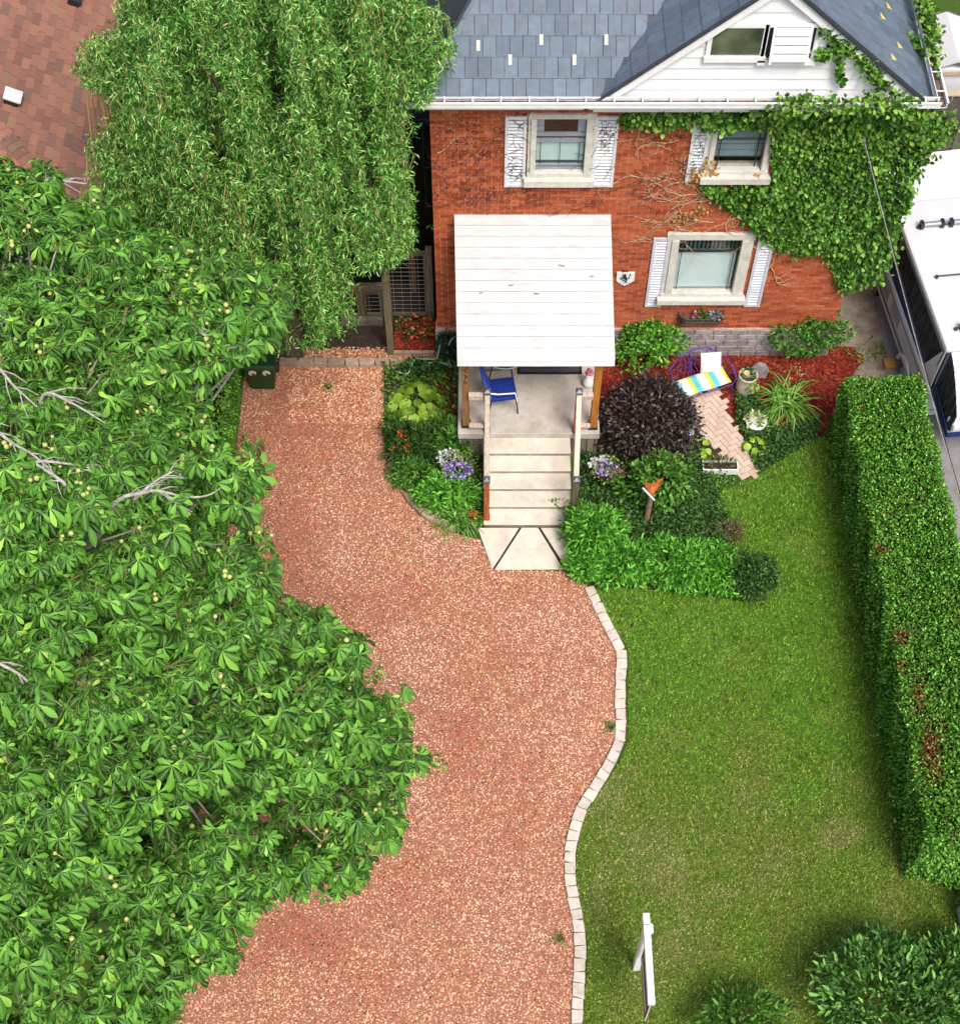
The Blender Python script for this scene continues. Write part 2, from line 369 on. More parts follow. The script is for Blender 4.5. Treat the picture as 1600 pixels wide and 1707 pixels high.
YF = PG(800, 590).y                                  # the brick front stands on this line
sheet('ground', [(-150, -150), (150, -150), (150, 250), (-150, 250)], -0.012, M['far_turf'])
DRIVE_PX = [(408, 600), (660, 600), (645, 650), (636, 720), (648, 770), (668, 822), (700, 862), (760, 890), (800, 900), (822, 951), (944, 952), (990, 985), (1012, 1030), (1040, 1080), (1042, 1170),
            (1042, 1235), (1020, 1280), (975, 1345), (960, 1390), (955, 1450), (960, 1520), (975, 1570), (973, 1620), (966, 1707), (966, 1850)]
drive = [PG(*p) for p in DRIVE_PX]; drive = [(p.x, p.y) for p in drive] + [(-4.45, drive[-1].y), (-4.45, PG(408, 600).y)]
sheet('driveway', drive, 0.004, M['gravel_base'])
yard = [(-4.3, PG(400, 600).y + 0.02), (-0.82, PG(660, 600).y + 0.02), (-0.82, 18.45), (-4.3, 18.45)]
sheet('gravel_yard', yard, 0.002, M['gravel_base'])
sheet('shaded_yard', [(-4.6, 18.45), (-0.82, 18.45), (-0.82, 22), (-4.6, 22)], 0.001, M['soil'])  # dark soil colour stands in for the shade behind the gate
tv8 = np.array([(-1, -.6, 0), (1, -.8, 0), (.8, .9, 0), (-.9, .8, 0), (-.35, -.1, .95), (.4, .1, .9)])
tf8 = np.array([(0, 1, 5, 4), (2, 3, 4, 5), (1, 2, 5, 5), (3, 0, 4, 4)])
def blobs(px, py, spots):
    m = np.zeros(len(px))
    for x, y, rx, ry, w in spots: m = np.maximum(m, w * np.exp(-(((px - x) / rx) ** 2 + ((py - y) / ry) ** 2)))
    return m
def wav(P, k, s):
    """cheap smooth noise over the ground"""
    r = np.random.default_rng(s); out = np.zeros(len(P))
    for _ in range(7):
        d = r.normal(size=2) * k; out += np.sin(P[:, 0] * d[0] + P[:, 1] * d[1] + r.uniform(0, 6.28))
    return out / 4.0
def pebbles(name, poly, n, z, s0, s1, mat, label, cat, parent=None, flat=0.55, long=1.0, tilt=0.35, pick=None):
    q = scatter_poly(poly, n); P = np.column_stack([q, np.full(n, z)])
    a = rng.uniform(0, 2 * np.pi, n); x = np.column_stack([np.cos(a), np.sin(a), rng.normal(0, tilt, n)])
    up = np.array([0, 0, 1.0]) + rng.normal(0, tilt, (n, 3)) * [1, 1, 0.2]
    s = rng.uniform(s0, s1, n); S = np.column_stack([s * long, s * rng.uniform(.6, 1, n), s * flat * rng.uniform(.7, 1.3, n)])
    V, Fc = inst(tv8, tf8, P, frames(x, up), S)
    o = put(name, np_mesh(name, V, Fc, mat, None if pick is None else np.repeat(pick(P), len(tf8)))); return reg(o, label, cat, kind='stuff')
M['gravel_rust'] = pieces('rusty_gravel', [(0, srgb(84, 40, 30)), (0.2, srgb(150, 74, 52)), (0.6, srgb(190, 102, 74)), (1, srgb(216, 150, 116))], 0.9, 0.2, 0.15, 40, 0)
M['gravel_pale'] = pieces('pale_gravel', [(0, srgb(170, 112, 88)), (0.4, srgb(224, 178, 148)), (1, srgb(240, 220, 198))], 0.9, 0.2, 0.15, 40, 0)
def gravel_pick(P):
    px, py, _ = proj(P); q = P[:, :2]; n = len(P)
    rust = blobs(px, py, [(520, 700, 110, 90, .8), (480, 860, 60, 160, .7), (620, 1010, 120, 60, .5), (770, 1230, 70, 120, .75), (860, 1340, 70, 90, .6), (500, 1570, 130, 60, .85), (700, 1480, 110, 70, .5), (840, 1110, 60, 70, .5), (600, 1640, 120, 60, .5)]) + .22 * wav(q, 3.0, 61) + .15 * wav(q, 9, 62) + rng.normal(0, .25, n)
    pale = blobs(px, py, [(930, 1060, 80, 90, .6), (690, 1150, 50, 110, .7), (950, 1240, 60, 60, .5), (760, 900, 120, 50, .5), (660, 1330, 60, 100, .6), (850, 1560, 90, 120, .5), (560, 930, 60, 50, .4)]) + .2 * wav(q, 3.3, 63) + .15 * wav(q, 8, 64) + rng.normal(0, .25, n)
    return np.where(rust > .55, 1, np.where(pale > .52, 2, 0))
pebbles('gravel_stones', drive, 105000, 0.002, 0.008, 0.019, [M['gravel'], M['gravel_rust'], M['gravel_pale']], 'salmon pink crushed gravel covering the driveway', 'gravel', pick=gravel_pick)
pebbles('gravel_stones', [(-3.6, 16.7), (-1.0, 16.7), (-1.0, 18.5), (-3.6, 18.5)], 5000, 0.002, 0.012, 0.024, M['gravel'], 'reddish gravel in front of the wire mesh gate under the willow', 'gravel')
# lawn
LAWN_PX = [(990, 985), (1012, 1030), (1046, 1080), (1048, 1235), (1025, 1285), (980, 1350), (965, 1390), (960, 1450), (966, 1520), (980, 1570), (978, 1620), (970, 1707), (970, 1900), (1900, 1900), (1700, 1500), (1512, 1460), (1385, 730), (1280, 730), (1180, 800), (1100, 880)]
lawn = [(PG(*p).x, PG(*p).y) for p in LAWN_PX]
sheet('lawn', lawn, 0.004, M['turf'])
sheet('side_lawn', [(-12, 2.0), (-4.47, 2.0), (-4.47, 17.5), (-12, 17.5)], 0.003, M['turf'])
M['blade_green'] = leafm('grass_green', [(0, (0.08, 0.17, 0.018)), (0.5, (0.18, 0.34, 0.035)), (0.85, (0.25, 0.42, 0.05)), (1, (0.38, 0.50, 0.12))], 0.6, 0.25, 0.3, gain=1.15)
M['blade_olive'] = leafm('grass_olive', [(0, (0.12, 0.12, 0.026)), (0.5, (0.26, 0.27, 0.06)), (1, (0.42, 0.40, 0.14))], 0.7, 0.2, 0.25, gain=1.15)
M['blade_dry'] = leafm('grass_dry', [(0, (0.30, 0.23, 0.10)), (0.6, (0.46, 0.37, 0.18)), (1, (0.58, 0.48, 0.27))], 0.8, 0.2, 0.2)
M['blade_bright'] = leafm('clover', [(0, (0.12, 0.28, 0.03)), (0.6, (0.22, 0.46, 0.06)), (1, (0.36, 0.54, 0.16))], 0.6, 0.25, 0.3)
M['blade_deep'] = leafm('grass_deep', [(0, (0.035, 0.09, 0.012)), (1, (0.09, 0.18, 0.03))], 0.6, 0.25, 0.3)
def grass(name, poly, n, label, spots, olive_bias=0.0):
    q = scatter_poly(poly, n); P = np.column_stack([q, np.full(n, 0.004)])
    keep = np.ones(n, bool)
    a = rng.uniform(0, 2 * np.pi, n); lean = rng.uniform(0.2, 1.1, n)
    x = np.column_stack([np.cos(a) * lean, np.sin(a) * lean, np.ones(n)]); h = rng.uniform(0.03, 0.065, n)
    V, Fc = inst([(0, -1, 0), (0, 1, 0), (1, 0, 0)], [(0, 1, 2)], P, frames(x, rdir(n)), np.column_stack([h, rng.uniform(0.004, 0.012, n), h]))
    px, py, _ = proj(P); w1 = wav(q, 1.4, 3); w2 = wav(q, 5, 4); dryness = blobs(px, py, spots) + 0.22 * w1 * (py > 1250) + 0.12 * w2 + rng.normal(0, 0.13, n)
    oliv = np.clip((py - 1020) / 420, -0.25, 0.95) + 0.35 * w1 + 0.2 * w2 + olive_bias + rng.normal(0, 0.25, n)
    clump = wav(q, 11, 14) + .8 * wav(q, 26, 15) + rng.normal(0, .5, n)
    mi = np.where(dryness > 0.43, 2, np.where(oliv > 0.6, 1, np.where(clump > 1.05, 3, np.where(clump < -1.1, 4, 0))))
    o = put(name, np_mesh(name, V, Fc, [M['blade_green'], M['blade_olive'], M['blade_dry'], M['blade_bright'], M['blade_deep']], mi)); return reg(o, label, 'grass', kind='stuff')
vis_lawn = [(PG(*p).x, PG(*p).y) for p in LAWN_PX[:12] + [(970, 1740), (1640, 1740), (1640, 1500), (1512, 1460), (1385, 730), (1280, 730), (1180, 800), (1100, 880)]]
grass('lawn_grass', vis_lawn, 170000, 'short mown front lawn grass with yellowing dry patches', [(1012, 1335, 30, 26, 1.), (1020, 1370, 40, 30, .5), (1095, 1450, 45, 60, .62), (1400, 1392, 42, 30, .95), (1205, 1490, 30, 16, .8), (1060, 1420, 60, 60, .42), (1200, 1495, 40, 25, .5), (1390, 1290, 20, 40, .5), (1260, 1330, 70, 60, .3), (1000, 1480, 25, 80, .42), (1120, 1580, 60, 40, .35), (1180, 1540, 120, 90, .3), (1300, 1450, 110, 90, .28), (1080, 1650, 80, 60, .3), (1040, 1300, 40, 40, .3)])
grass('lawn_grass', [(-5.6, 3.4), (-4.3, 3.4), (-4.3, 6.5), (-5.6, 6.5)], 9000, 'rough grass edge beside the gravel under the chestnut tree', [], 0.2)
# paved strip and drive between the house and the camper
sheet('side_drive', [(7.75, -2), (16, -2), (16, 23.4), (7.75, 23.4)], 0.004, M['asphalt'])
sheet('slab_strip', [(6.35, 16.9), (7.748, 16.9), (7.748, 23.4), (6.75, 23.4), (6.75, 18.2), (6.35, 18.2)], 0.003, M['dirty_slab'])
# planting beds and mulch
bedL_px = [(640, 612), (770, 600), (800, 720), (812, 880), (760, 888), (700, 858), (668, 815), (648, 765), (640, 700)]
bedL = [(PG(*p).x, PG(*p).y) for p in bedL_px]; sheet('flower_bed_soil', bedL, 0.012, M['soil'])
bedR_px = [(955, 880), (960, 720), (1000, 590), (1420, 585), (1440, 600), (1405, 640), (1372, 725), (1345, 728), (1270, 790), (1180, 800), (1215, 900), (1285, 960), (1250, 1005), (1120, 985), (990, 978), (950, 950)]
bedR = [(PG(*p).x, PG(*p).y) for p in bedR_px]; sheet('garden_bed_soil', bedR, 0.012, M['soil'])
mul_px = [(1005, 598), (1130, 590), (1420, 578), (1440, 600), (1408, 640), (1372, 722), (1340, 722), (1330, 700), (1245, 745), (1225, 715), (1190, 655), (1130, 668), (1150, 730), (1060, 730), (1000, 690)]
mul = [(PG(*p).x, PG(*p).y) for p in mul_px]; sheet('mulch_bed', mul, 0.016, M['mulch_base'])
pebbles('mulch_chips', mul, 9000, 0.016, 0.012, 0.026, M['mulch'], 'bright red wood chip mulch along the foundation', 'mulch', flat=0.35, long=2.0, tilt=0.3)
mulL = [(PG(*p).x, PG(*p).y) for p in [(705, 610), (765, 605), (765, 720), (735, 725), (720, 640)]]
pebbles('mulch_chips', mulL, 1200, 0.014, 0.012, 0.026, M['mulch'], 'red wood chips between the hosta and the porch', 'mulch', flat=0.35, long=2.0, tilt=0.3)

# stone edging: every stone a piece
def edging(name, label, px, step, width, h, mat, z=0.0, jit=0.05):
    pts = [PG(*p) for p in px]; L = [0]
    for a, b in zip(pts, pts[1:]): L.append(L[-1] + (b - a).length)
    def at(s):
        for i in range(len(pts) - 1):
            if s <= L[i + 1] or i == len(pts) - 2:
                t = (s - L[i]) / (L[i + 1] - L[i]); return pts[i].lerp(pts[i + 1], t)
    root = thing(name, label, 'edging', at(L[-1] / 2)); s = 0.0; k = 0
    while s < L[-1]:
        st = step * random.uniform(0.85, 1.2); a = at(s); b = at(min(s + st, L[-1] + 0.1))
        d = (b - a); d.normalize(); nn = Vector((-d.y, d.x, 0)); g = 0.006; wj = [width / 2 * random.uniform(0.9, 1.1) for _ in range(4)]
        sk = random.uniform(-jit, jit) * 0.4; sk2 = random.uniform(-jit, jit) * 0.4
        poly = [a + d * (g + sk) - nn * wj[0], b - d * (g + sk2) - nn * wj[1], b - d * (g - sk2) + nn * wj[2], a + d * (g - sk) + nn * wj[3]]
        MB().prism([(p.x, p.y) for p in poly], z - 0.02, z + h + random.uniform(-0.006, 0.006)).build('stone', mat, root, bevel=0.008)
        s += st; k += 1
    return root
edging('stone_edging', 'curving row of pale tumbled stones between gravel driveway and lawn',
       [(981, 980), (993, 1003), (1008, 1037), (1024, 1066), (1036, 1088), (1036, 1110), (1033, 1150), (1034, 1200), (1034, 1232), (1022, 1262), (1005, 1294), (985, 1324), (967, 1352), (957, 1385), (950, 1420), (949, 1450), (953, 1490), (962, 1530), (967, 1570), (966, 1620), (963, 1660), (961, 1707), (961, 1760)], 0.19, 0.17, 0.06, M['stone_edge'])
edging('stone_edging', 'short curved row of grey stones around the hosta bed', [(652, 772), (664, 800), (680, 830), (700, 852), (722, 866), (750, 882)], 0.26, 0.15, 0.10, M['stone_dull'])
edging('stone_edging', 'straight row of old concrete blocks between the gravel and the gate yard', [(466, 606), (500, 607), (560, 608), (620, 608), (664, 608)], 0.30, 0.15, 0.12, M['stone_dull'])
# herringbone path
path_px = [(1128, 672), (1192, 642), (1224, 705), (1268, 785), (1240, 803), (1217, 778), (1178, 738), (1140, 697)]
pw = [(PG(*p).x, PG(*p).y) for p in path_px]
path = sheet('garden_path', pw, 0.02, M['soil'])
ang = R(33); ca, sa = math.cos(ang), math.sin(ang); c0 = PG(1195, 720); w = 0.102
pm = MB().box(-w + .004, w - .004, -w / 2 + .004, w / 2 - .004, 0, 0.022).mesh('paver', M['paver'])
for i in range(-16, 16):
    for j in range(-16, 16):
        d = (i - j) % 4
        if d == 0: cx, cy, r0 = i + 1.0, j + 0.5, 0
        elif d == 3: cx, cy, r0 = i + 0.5, j + 1.0, math.pi / 2
        else: continue
        X = c0.x + (cx * ca - cy * sa) * w; Y = c0.y + (cx * sa + cy * ca) * w
        if inpoly(np.array([X]), np.array([Y]), pw)[0]:
            put('paver', pm, path, True, (X, Y, 0.021 + random.uniform(0, .004)), (random.uniform(-.015, .015), random.uniform(-.015, .015), ang + r0 + random.uniform(-.015, .015)))
# concrete apron at the foot of the steps
apron = sheet('entry_walk', [(PG(*p).x, PG(*p).y) for p in [(797, 880), (950, 880), (944, 950), (822, 950)]], 0.006, M['soil'])
def slabp(px, h=0.03):
    MB().prism([(PG(*p).x, PG(*p).y) for p in px], 0.006, h).build('concrete_slab', M['concrete'], apron, bevel=0.006)
slabp([(796, 881), (865, 881), (820.5, 950)]); slabp([(869.5, 881), (896.5, 881), (938.5, 950), (824, 951)], 0.034); slabp([(901, 881), (949, 881), (943, 947)])

# ================================================================ THE BRICK HOUSE
XL, XR = PY(730, 575, YF).x, PY(1385, 560, YF).x
ZE = 6.30                                               # underside of the eaves
house = thing('brick_house', 'red brick two storey house with grey slate roof and white gable', 'house', ((XL + XR) / 2, YF, 0))
def rect(px0, py0, px1, py1, bx0=None, bx1=None):
    """opening in the brick front from the picture corners (top left, bottom right)"""
    a = PY(px0, py0, YF); b = PY(px1, py1, YF); c = PY(bx0 if bx0 else px0, py1, YF); d = PY(px1 if not bx1 else bx1, py0, YF)
    return ((a.x + c.x) / 2, (d.x + b.x) / 2, b.z, a.z)
WIN = {'lower': rect(1128, 396, 1222, 488, 1116, 1240), 'upl': rect(890, 194, 976, 288, 889, 981), 'upr': rect(1195, 193, 1268, 284, 1182, 1290)}
DOOR = (0.55, 1.45, 0.82, 2.9)
opens = list(WIN.values()) + [DOOR]
xs = sorted(set([XL, XR] + [o[0] for o in opens] + [o[1] for o in opens])); zs = sorted(set([0.78, ZE] + [o[2] for o in opens] + [o[3] for o in opens]))
wb = MB()
for a, b in zip(xs, xs[1:]):
    for c, d in zip(zs, zs[1:]):
        mx, mz = (a + b) / 2, (c + d) / 2
        if not any(o[0] < mx < o[1] and o[2] < mz < o[3] for o in opens): wb.box(a, b, YF, YF + 0.24, c, d)
wall = wb.build('wall', M['mortar'], house)
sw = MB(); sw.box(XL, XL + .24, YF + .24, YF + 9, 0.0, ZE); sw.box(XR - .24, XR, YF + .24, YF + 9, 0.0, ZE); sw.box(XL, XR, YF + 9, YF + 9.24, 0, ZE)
sw.box(XL + .24, XR - .24, YF + 1.6, YF + 1.7, 0.0, ZE, 1)
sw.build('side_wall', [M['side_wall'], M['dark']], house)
# bricks
BL, BH, GAP = 0.222, 0.0705, 0.013
brs = []; row = 0; z = 0.80
while z + BH < ZE - 0.02:
    x = XL - (BL / 2 if row % 2 else 0)
    while x < XR - 0.02:
        x0, x1 = max(x, XL), min(x + BL - GAP, XR)
        for o in opens:
            if z + BH - GAP > o[2] and z < o[3]:
                if x0 < o[0] < x1: x1 = o[0] if o[0] - x0 > x1 - o[0] or x1 < o[1] else x1
                if x0 < o[1] < x1: x0 = o[1]
                if x0 >= o[0] - 1e-6 and x1 <= o[1] + 1e-6: x0 = x1
        if x1 - x0 > 0.04: brs.append((x0, x1, z, z + BH - GAP))
        x += BL
    z += BH; row += 1
bp = np.array([((a + b) / 2, YF, (c + d) / 2) for a, b, c, d in brs]); bqx, bqy, _ = proj(bp)
IVY = [(1035, 176), (1100, 200), (1160, 190), (1190, 210), (1275, 205), (1292, 290), (1240, 300), (1180, 318), (1240, 362), (1270, 392), (1300, 412), (1370, 416), (1392, 450), (1402, 482), (1440, 482), (1470, 472), (1492, 430), (1505, 340), (1545, 280), (1572, 230), (1560, 165), (1300, 160), (1060, 172)]
hid = inpoly(bqx, bqy, IVY) | ((bqx > 755) & (bqx < 1022) & (bqy > 355)) | ((bqx > 840) & (bqx < 1030) & (bqy > 185) & (bqy < 318)) | (bqy < 180) | ((bqx > 1075) & (bqx < 1290) & (bqy > 392) & (bqy < 515))
full = np.array([(b - a) > 0.2 for a, b, c, d in brs])
order = np.argsort(np.where(hid | ~full, 1e9, bqy)); single = set(order[:300].tolist())
bmesh_one = MB().box(-(BL - GAP) / 2, (BL - GAP) / 2, -0.012, 0.03, -(BH - GAP) / 2, (BH - GAP) / 2).mesh('brick', M['brick'])
rest = MB()
for i, (a, b, c, d) in enumerate(brs):
    yj = random.uniform(-0.003, 0.003)
    if i in single: put('brick', bmesh_one, wall, True, ((a + b) / 2, YF + yj, (c + d) / 2))
    else: rest.box(a, b, YF - 0.012 + yj, YF + 0.03, c, d)
reg(rest.build('brickwork', M['brick'], wall), kind='stuff')
# foundation blocks
fb = MB().box(XL - .03, XR + .03, YF - 0.03, YF + .2, -.05, 0.78).build('foundation', M['mortar'], house)
z = 0.0; row = 0
for hgt in (0.16, 0.15, 0.155, 0.15, 0.14):
    x = XL - 0.04 - (0.2 if row % 2 else 0)
    while x < XR:
        wd = random.uniform(0.2, 0.46); a, b = max(x, XL - .04), min(x + wd - .014, XR + .04)
        if b - a > 0.05: MB().box(a, b, YF - 0.055 + random.uniform(-.008, .008), YF, z + .006, z + hgt - .008).build('foundation_block', M['block'], fb, bevel=0.008)
        x += wd
    z += hgt + .003; row += 1

def window(o, glassmat_fn, casing=0.10, sill=0.10, name='window', proud=0.05, top=True):
    x0, x1, z0, z1 = o; c = casing; y0 = YF - proud
    f = MB(); f.box(x0 - c, x0 + .02, y0, YF + .12, z0 - .02, z1 + c); f.box(x1 - .02, x1 + c, y0, YF + .12, z0 - .02, z1 + c)
    if top: f.box(x0 - c - .02, x1 + c + .02, y0 - .012, YF + .12, z1 - .002, z1 + c * .9)
    f.box(x0 - c * .55, x0 + .035, y0 - .03, YF + .02, z0, z1 - .004); f.box(x1 - .035, x1 + c * .55, y0 - .03, YF + .02, z0, z1 - .004)
    fo = f.build(name, M['cream'], house, bevel=0.006)
    MB().box(x0 - c - .05, x1 + c + .05, YF - .16, YF + .14, z0 - sill - .05, z0 - .03).build('sill', M['cream'], fo, bevel=0.008)
    MB().box(x0 - c, x1 + c, YF - .075, YF + .12, z0 - .03, z0 + .06).build('lower_frame', M['cream'], fo, bevel=0.006)
    glassmat_fn(x0 + .03, x1 - .03, z0 + .055, z1 - .01, fo)
    return fo
def slats(mb, x0, x1, z0, z1, y, pitch, h):
    z = z0
    while z < z1 - 0.001:
        t = min(h, z1 - z); mb.add([(x0, y, z), (x1, y, z), (x1, y + .012, z + t), (x0, y + .012, z + t)], [(0, 1, 2, 3)]); z += pitch
def in_lower(x0, x1, z0, z1, fo):
    sp = z1 - (z1 - z0) * 0.27
    MB().box(x0, x1, YF + .045, YF + .05, z0, z1).build('pane', M['glass'], fo)
    b = MB(); slats(b, x0 + .03, x1 - .03, z0 + .01, sp, YF + .085, 0.062, 0.064); b.build('blind', M['blind'], fo)
    s = MB(); s.box(x0, x1, YF + .03, YF + .07, sp - .012, sp + .022)
    s.build('sash_rail', M['black_metal'], fo)
    g = MB()
    for xx in (x0 + .09, x1 - .09): g.box(xx - .006, xx + .006, YF + .034, YF + .044, z0, sp + .3)
    g.box(x0, x1, YF + .034, YF + .043, z0 + .06, z0 + .068); g.build('glazing_strip', M['black_metal'], fo)
    c = MB(); n = 15
    for k in range(n):
        xa = x0 + (x1 - x0) * (k + .15) / n; c.box(xa, xa + (x1 - x0) / n * .5, YF + .10 + .02 * (k % 2), YF + .13, sp, z1)
    c.build('curtain', M['curtain'], fo)
window(WIN['lower'], in_lower, 0.17, 0.11)
def in_upl(x0, x1, z0, z1, fo):
    sp = z0 + (z1 - z0) * 0.66
    MB().box(x0, x1, YF + .045, YF + .05, z0, z1).build('pane', M['glass'], fo)
    b = MB(); b.box(x0 + .02, x1 - .02, YF + .085, YF + .09, z0 + .16, sp - .12); b.build('blind', M['blind_green'], fo)
    for a_, b_ in ((sp - .03, sp + .035), (sp - .16, sp - .09), (z0, z0 + .05), (z0 + .09, z0 + .12)): MB().box(x0, x1, YF + .025, YF + .065, a_, b_).build('sash_rail', M['blind_grey'], fo)
    g = MB()
    for xx in (x0 + .085, x1 - .085): g.box(xx - .006, xx + .006, YF + .03, YF + .043, z0 + .1, sp)
    g.box((x0 + x1) / 2 - .005, (x0 + x1) / 2 + .005, YF + .03, YF + .043, z0 + .1, sp); g.build('glazing_strip', M['black_metal'], fo)
    c = MB(); c.box(x0, x0 + .13, YF + .09, YF + .11, sp, z1); c.box(x1 - .13, x1, YF + .09, YF + .11, sp, z1); c.build('curtain', M['lav_curtain'], fo)
window(WIN['upl'], in_upl, 0.10, 0.13)
def in_upr(x0, x1, z0, z1, fo):
    MB().box(x0, x1, YF + .045, YF + .05, z0, z1).build('pane', M['glass'], fo)
    b = MB(); slats(b, x0 + .02, x1 - .02, z0 + .2, z1, YF + .08, 0.135, 0.115); b.build('blind', M['blind_grey'], fo)
    g = MB()
    for xx in (x0 + .1, x1 - .1): g.box(xx - .007, xx + .007, YF + .03, YF + .043, z0, z1)
    for zz in (.22, .6, 1.0): g.box(x0, x1, YF + .03, YF + .042, z0 + zz, z0 + zz + .012)
    g.build('glazing_strip', M['black_metal'], fo)
window(WIN['upr'], in_upr, 0.09, 0.12)
def shutter(x0, x1, z0, z1, mat):
    f = MB(); y = YF - .055; w = .05
    f.box(x0, x0 + w, y, YF - .014, z0, z1); f.box(x1 - w, x1, y, YF - .014, z0, z1)
    for a, b in ((z0, z0 + .06), (z1 - .06, z1)): f.box(x0 + w, x1 - w, y + .002, YF - .014, a, b)
    f.box(x0 + w, x1 - w, YF - .024, YF - .014, z0 + .06, z1 - .06, 1)  # darker backing colour puts shade between the slats
    fo = f.build('shutter', [mat, M['blind_grey']], house, bevel=0.004)
    s = MB(); z = z0 + .065
    while z < z1 - .1:
        s.add([(x0 + w, y + .002, z), (x1 - w, y + .002, z), (x1 - w, YF - .026, z + .030), (x0 + w, YF - .026, z + .030)], [(0, 1, 2, 3)])
        s.add([(x0 + w, y + .002, z), (x1 - w, y + .002, z), (x1 - w, YF - .026, z - .004), (x0 + w, YF - .026, z - .004)], [(3, 2, 1, 0)]); z += .07
    s.build('slat_stack', mat, fo)
def sh_px(a, b, c, d, y0, y1, mat):
    shutter((PY(a, y0, YF).x + PY(c, y1, YF).x) / 2, (PY(b, y0, YF).x + PY(d, y1, YF).x) / 2, PY(a, y1, YF).z, PY(a, y0, YF).z, mat)
M['shutter_pale'] = plain('pale_shutter_paint', (0.66, 0.68, 0.70), 0.55, 0.08, 6, dirt=(0.4, 0.4, 0.4), dirt_amt=0.4, dirt_scale=5)
sh_px(1090, 1118, 1073, 1100, 394, 508, M['shutter']); sh_px(1262, 1290, 1241, 1267, 394, 508, M['shutter'])
sh_px(842, 878, 840, 875, 191, 308, M['shutter_pale']); sh_px(991, 1031, 985, 1022, 191, 308, M['shutter_pale']); sh_px(1155, 1184, 1143, 1172, 192, 300, M['shutter_pale'])
# front door behind the porch
d = MB(); d.box(DOOR[0], DOOR[1], YF + .06, YF + .11, DOOR[2], DOOR[3]); do = d.build('door', M['white'], house)
MB().tube([(DOOR[1] - .08, YF + .05, 1.8), (DOOR[1] - .08, YF + .0, 1.8)], .025, 8).build('handle', M['steel'], do)

# ---- roof
ME, EX0, EX1, EY = 0.75, PY(697, 160, YF - .4).x, PY(1545, 160, YF - .4).x, YF - 0.42
ZR = PY(900, 162, EY + .05).z                            # roof surface height at the front eave
GX0, GX1, GY = PY(985, 165, YF - .28).x, PY(1545, 162, YF - .28).x, YF - 0.28
GC = (GX0 + GX1) / 2; GZ0 = PY(1265, 163, GY).z; GZ1 = PY(1306, -44, GY).z; MG = (GZ1 - GZ0) / (GC - GX0)
def zmain(y): return ZR + ME * (y - EY)
def zwl(x): return GZ0 + MG * (x - GX0)
BACK = 8.0
# main front slope: hip on the left, valley on the right
HT = 4.2; hipx = lambda y: EX0 + 0.70 * (y - EY)
roof = MB()
roof.slab([(EX0, EY, ZR), (GX0 + .25, EY, ZR), (GX0 + .25 + HT * ME / MG, EY + HT, zmain(EY + HT)), (hipx(EY + HT), EY + HT, zmain(EY + HT))], -0.05, (0, -ME, 1))
roof.slab([(EX0, EY + 2 * HT, ZR), (EX0, EY, ZR), (hipx(EY + HT), EY + HT, zmain(EY + HT))], -0.05, (-1, 0, .9))
gY1 = GY + 7.2; gy0 = GY - 0.14
roof.slab([(GC, gy0, GZ1), (GX0 - .12, gy0, GZ0 - .12 * MG), (GX0 + .3, EY + .45, zwl(GX0 + .3)), (GC, EY + 4.6, GZ1)], -0.05, (-MG, 0, 1))
roof.slab([(GC, gY1, GZ1), (GX1 + .14, gY1, GZ0 - .14 * MG), (GX1 + .14, gy0, GZ0 - .14 * MG), (GC, gy0, GZ1)], -0.05, (MG, 0, 1))
roofo = roof.build('roof', M['slate_dark'], house)
def shing(mesh_mat, P, ux, uy, w, h, th=0.012, gap=0.006, clip=None):
    """one shingle: lower left corner P, unit vectors across and up the slope"""
    n = ux.cross(uy); pts = [P + ux * gap, P + ux * (w - gap), P + ux * (w - gap) + uy * h, P + ux * gap + uy * h]
    lift = [th + .014, th + .014, th, th]
    v = [p for p in pts] + [p + n * q for p, q in zip(pts, lift)]
    if clip: v = clip(v)
    m = MB(); m.add(v, [(4, 5, 6, 7), (0, 1, 5, 4), (1, 2, 6, 5), (2, 3, 7, 6), (3, 0, 4, 7)]); m.build('shingle', mesh_mat, roofo)
uxm = Vector((1, 0, 0)); uym = Vector((0, 1, ME)).normalized(); EXPO = 0.318; SW = 0.203
for r_ in range(9):
    y = EY + r_ * EXPO * uym.y; P0 = Vector((0, y, zmain(y)))
    x = hipx(y) - SW * (0.4 if r_ % 2 else 0.9); xv = GX0 + (zmain(y) - GZ0) / MG
    while x < xv + .05:
        a, b = max(x, hipx(y) + .01), x + SW
        if b - a > .05:
            lim = lambda v: [Vector((min(q.x, GX0 + (q.z - GZ0) / MG + .03), q.y, q.z)) if q.x > 1.5 else Vector((max(q.x, hipx(q.y)), q.y, q.z)) for q in v]
            shing(M['slate'], Vector((a, P0.y, P0.z)), uxm, uym, b - a, EXPO + .03, 0.010 + .003 * (r_ % 2), random.choice((.004, .005, .007)), lim)
        x += SW
# hip caps
hd = Vector((0.70, 1, ME)).normalized()
for k in range(9):
    a = Vector((EX0, EY, ZR + .03)) + hd * (k * .34); b = a + hd * .35
    m = MB(); lft = Vector((-.12, 0, -.13)); rgt = Vector((.12, 0, -.035)); up = Vector((0, 0, .03 - .002 * 1))
    m.add([a + lft, a + up, a + rgt, b + lft * .9, b, b + rgt * .9], [(0, 1, 4, 3), (1, 2, 5, 4), (0, 2, 1)]); m.build('hip_cap', M['slate'], roofo)
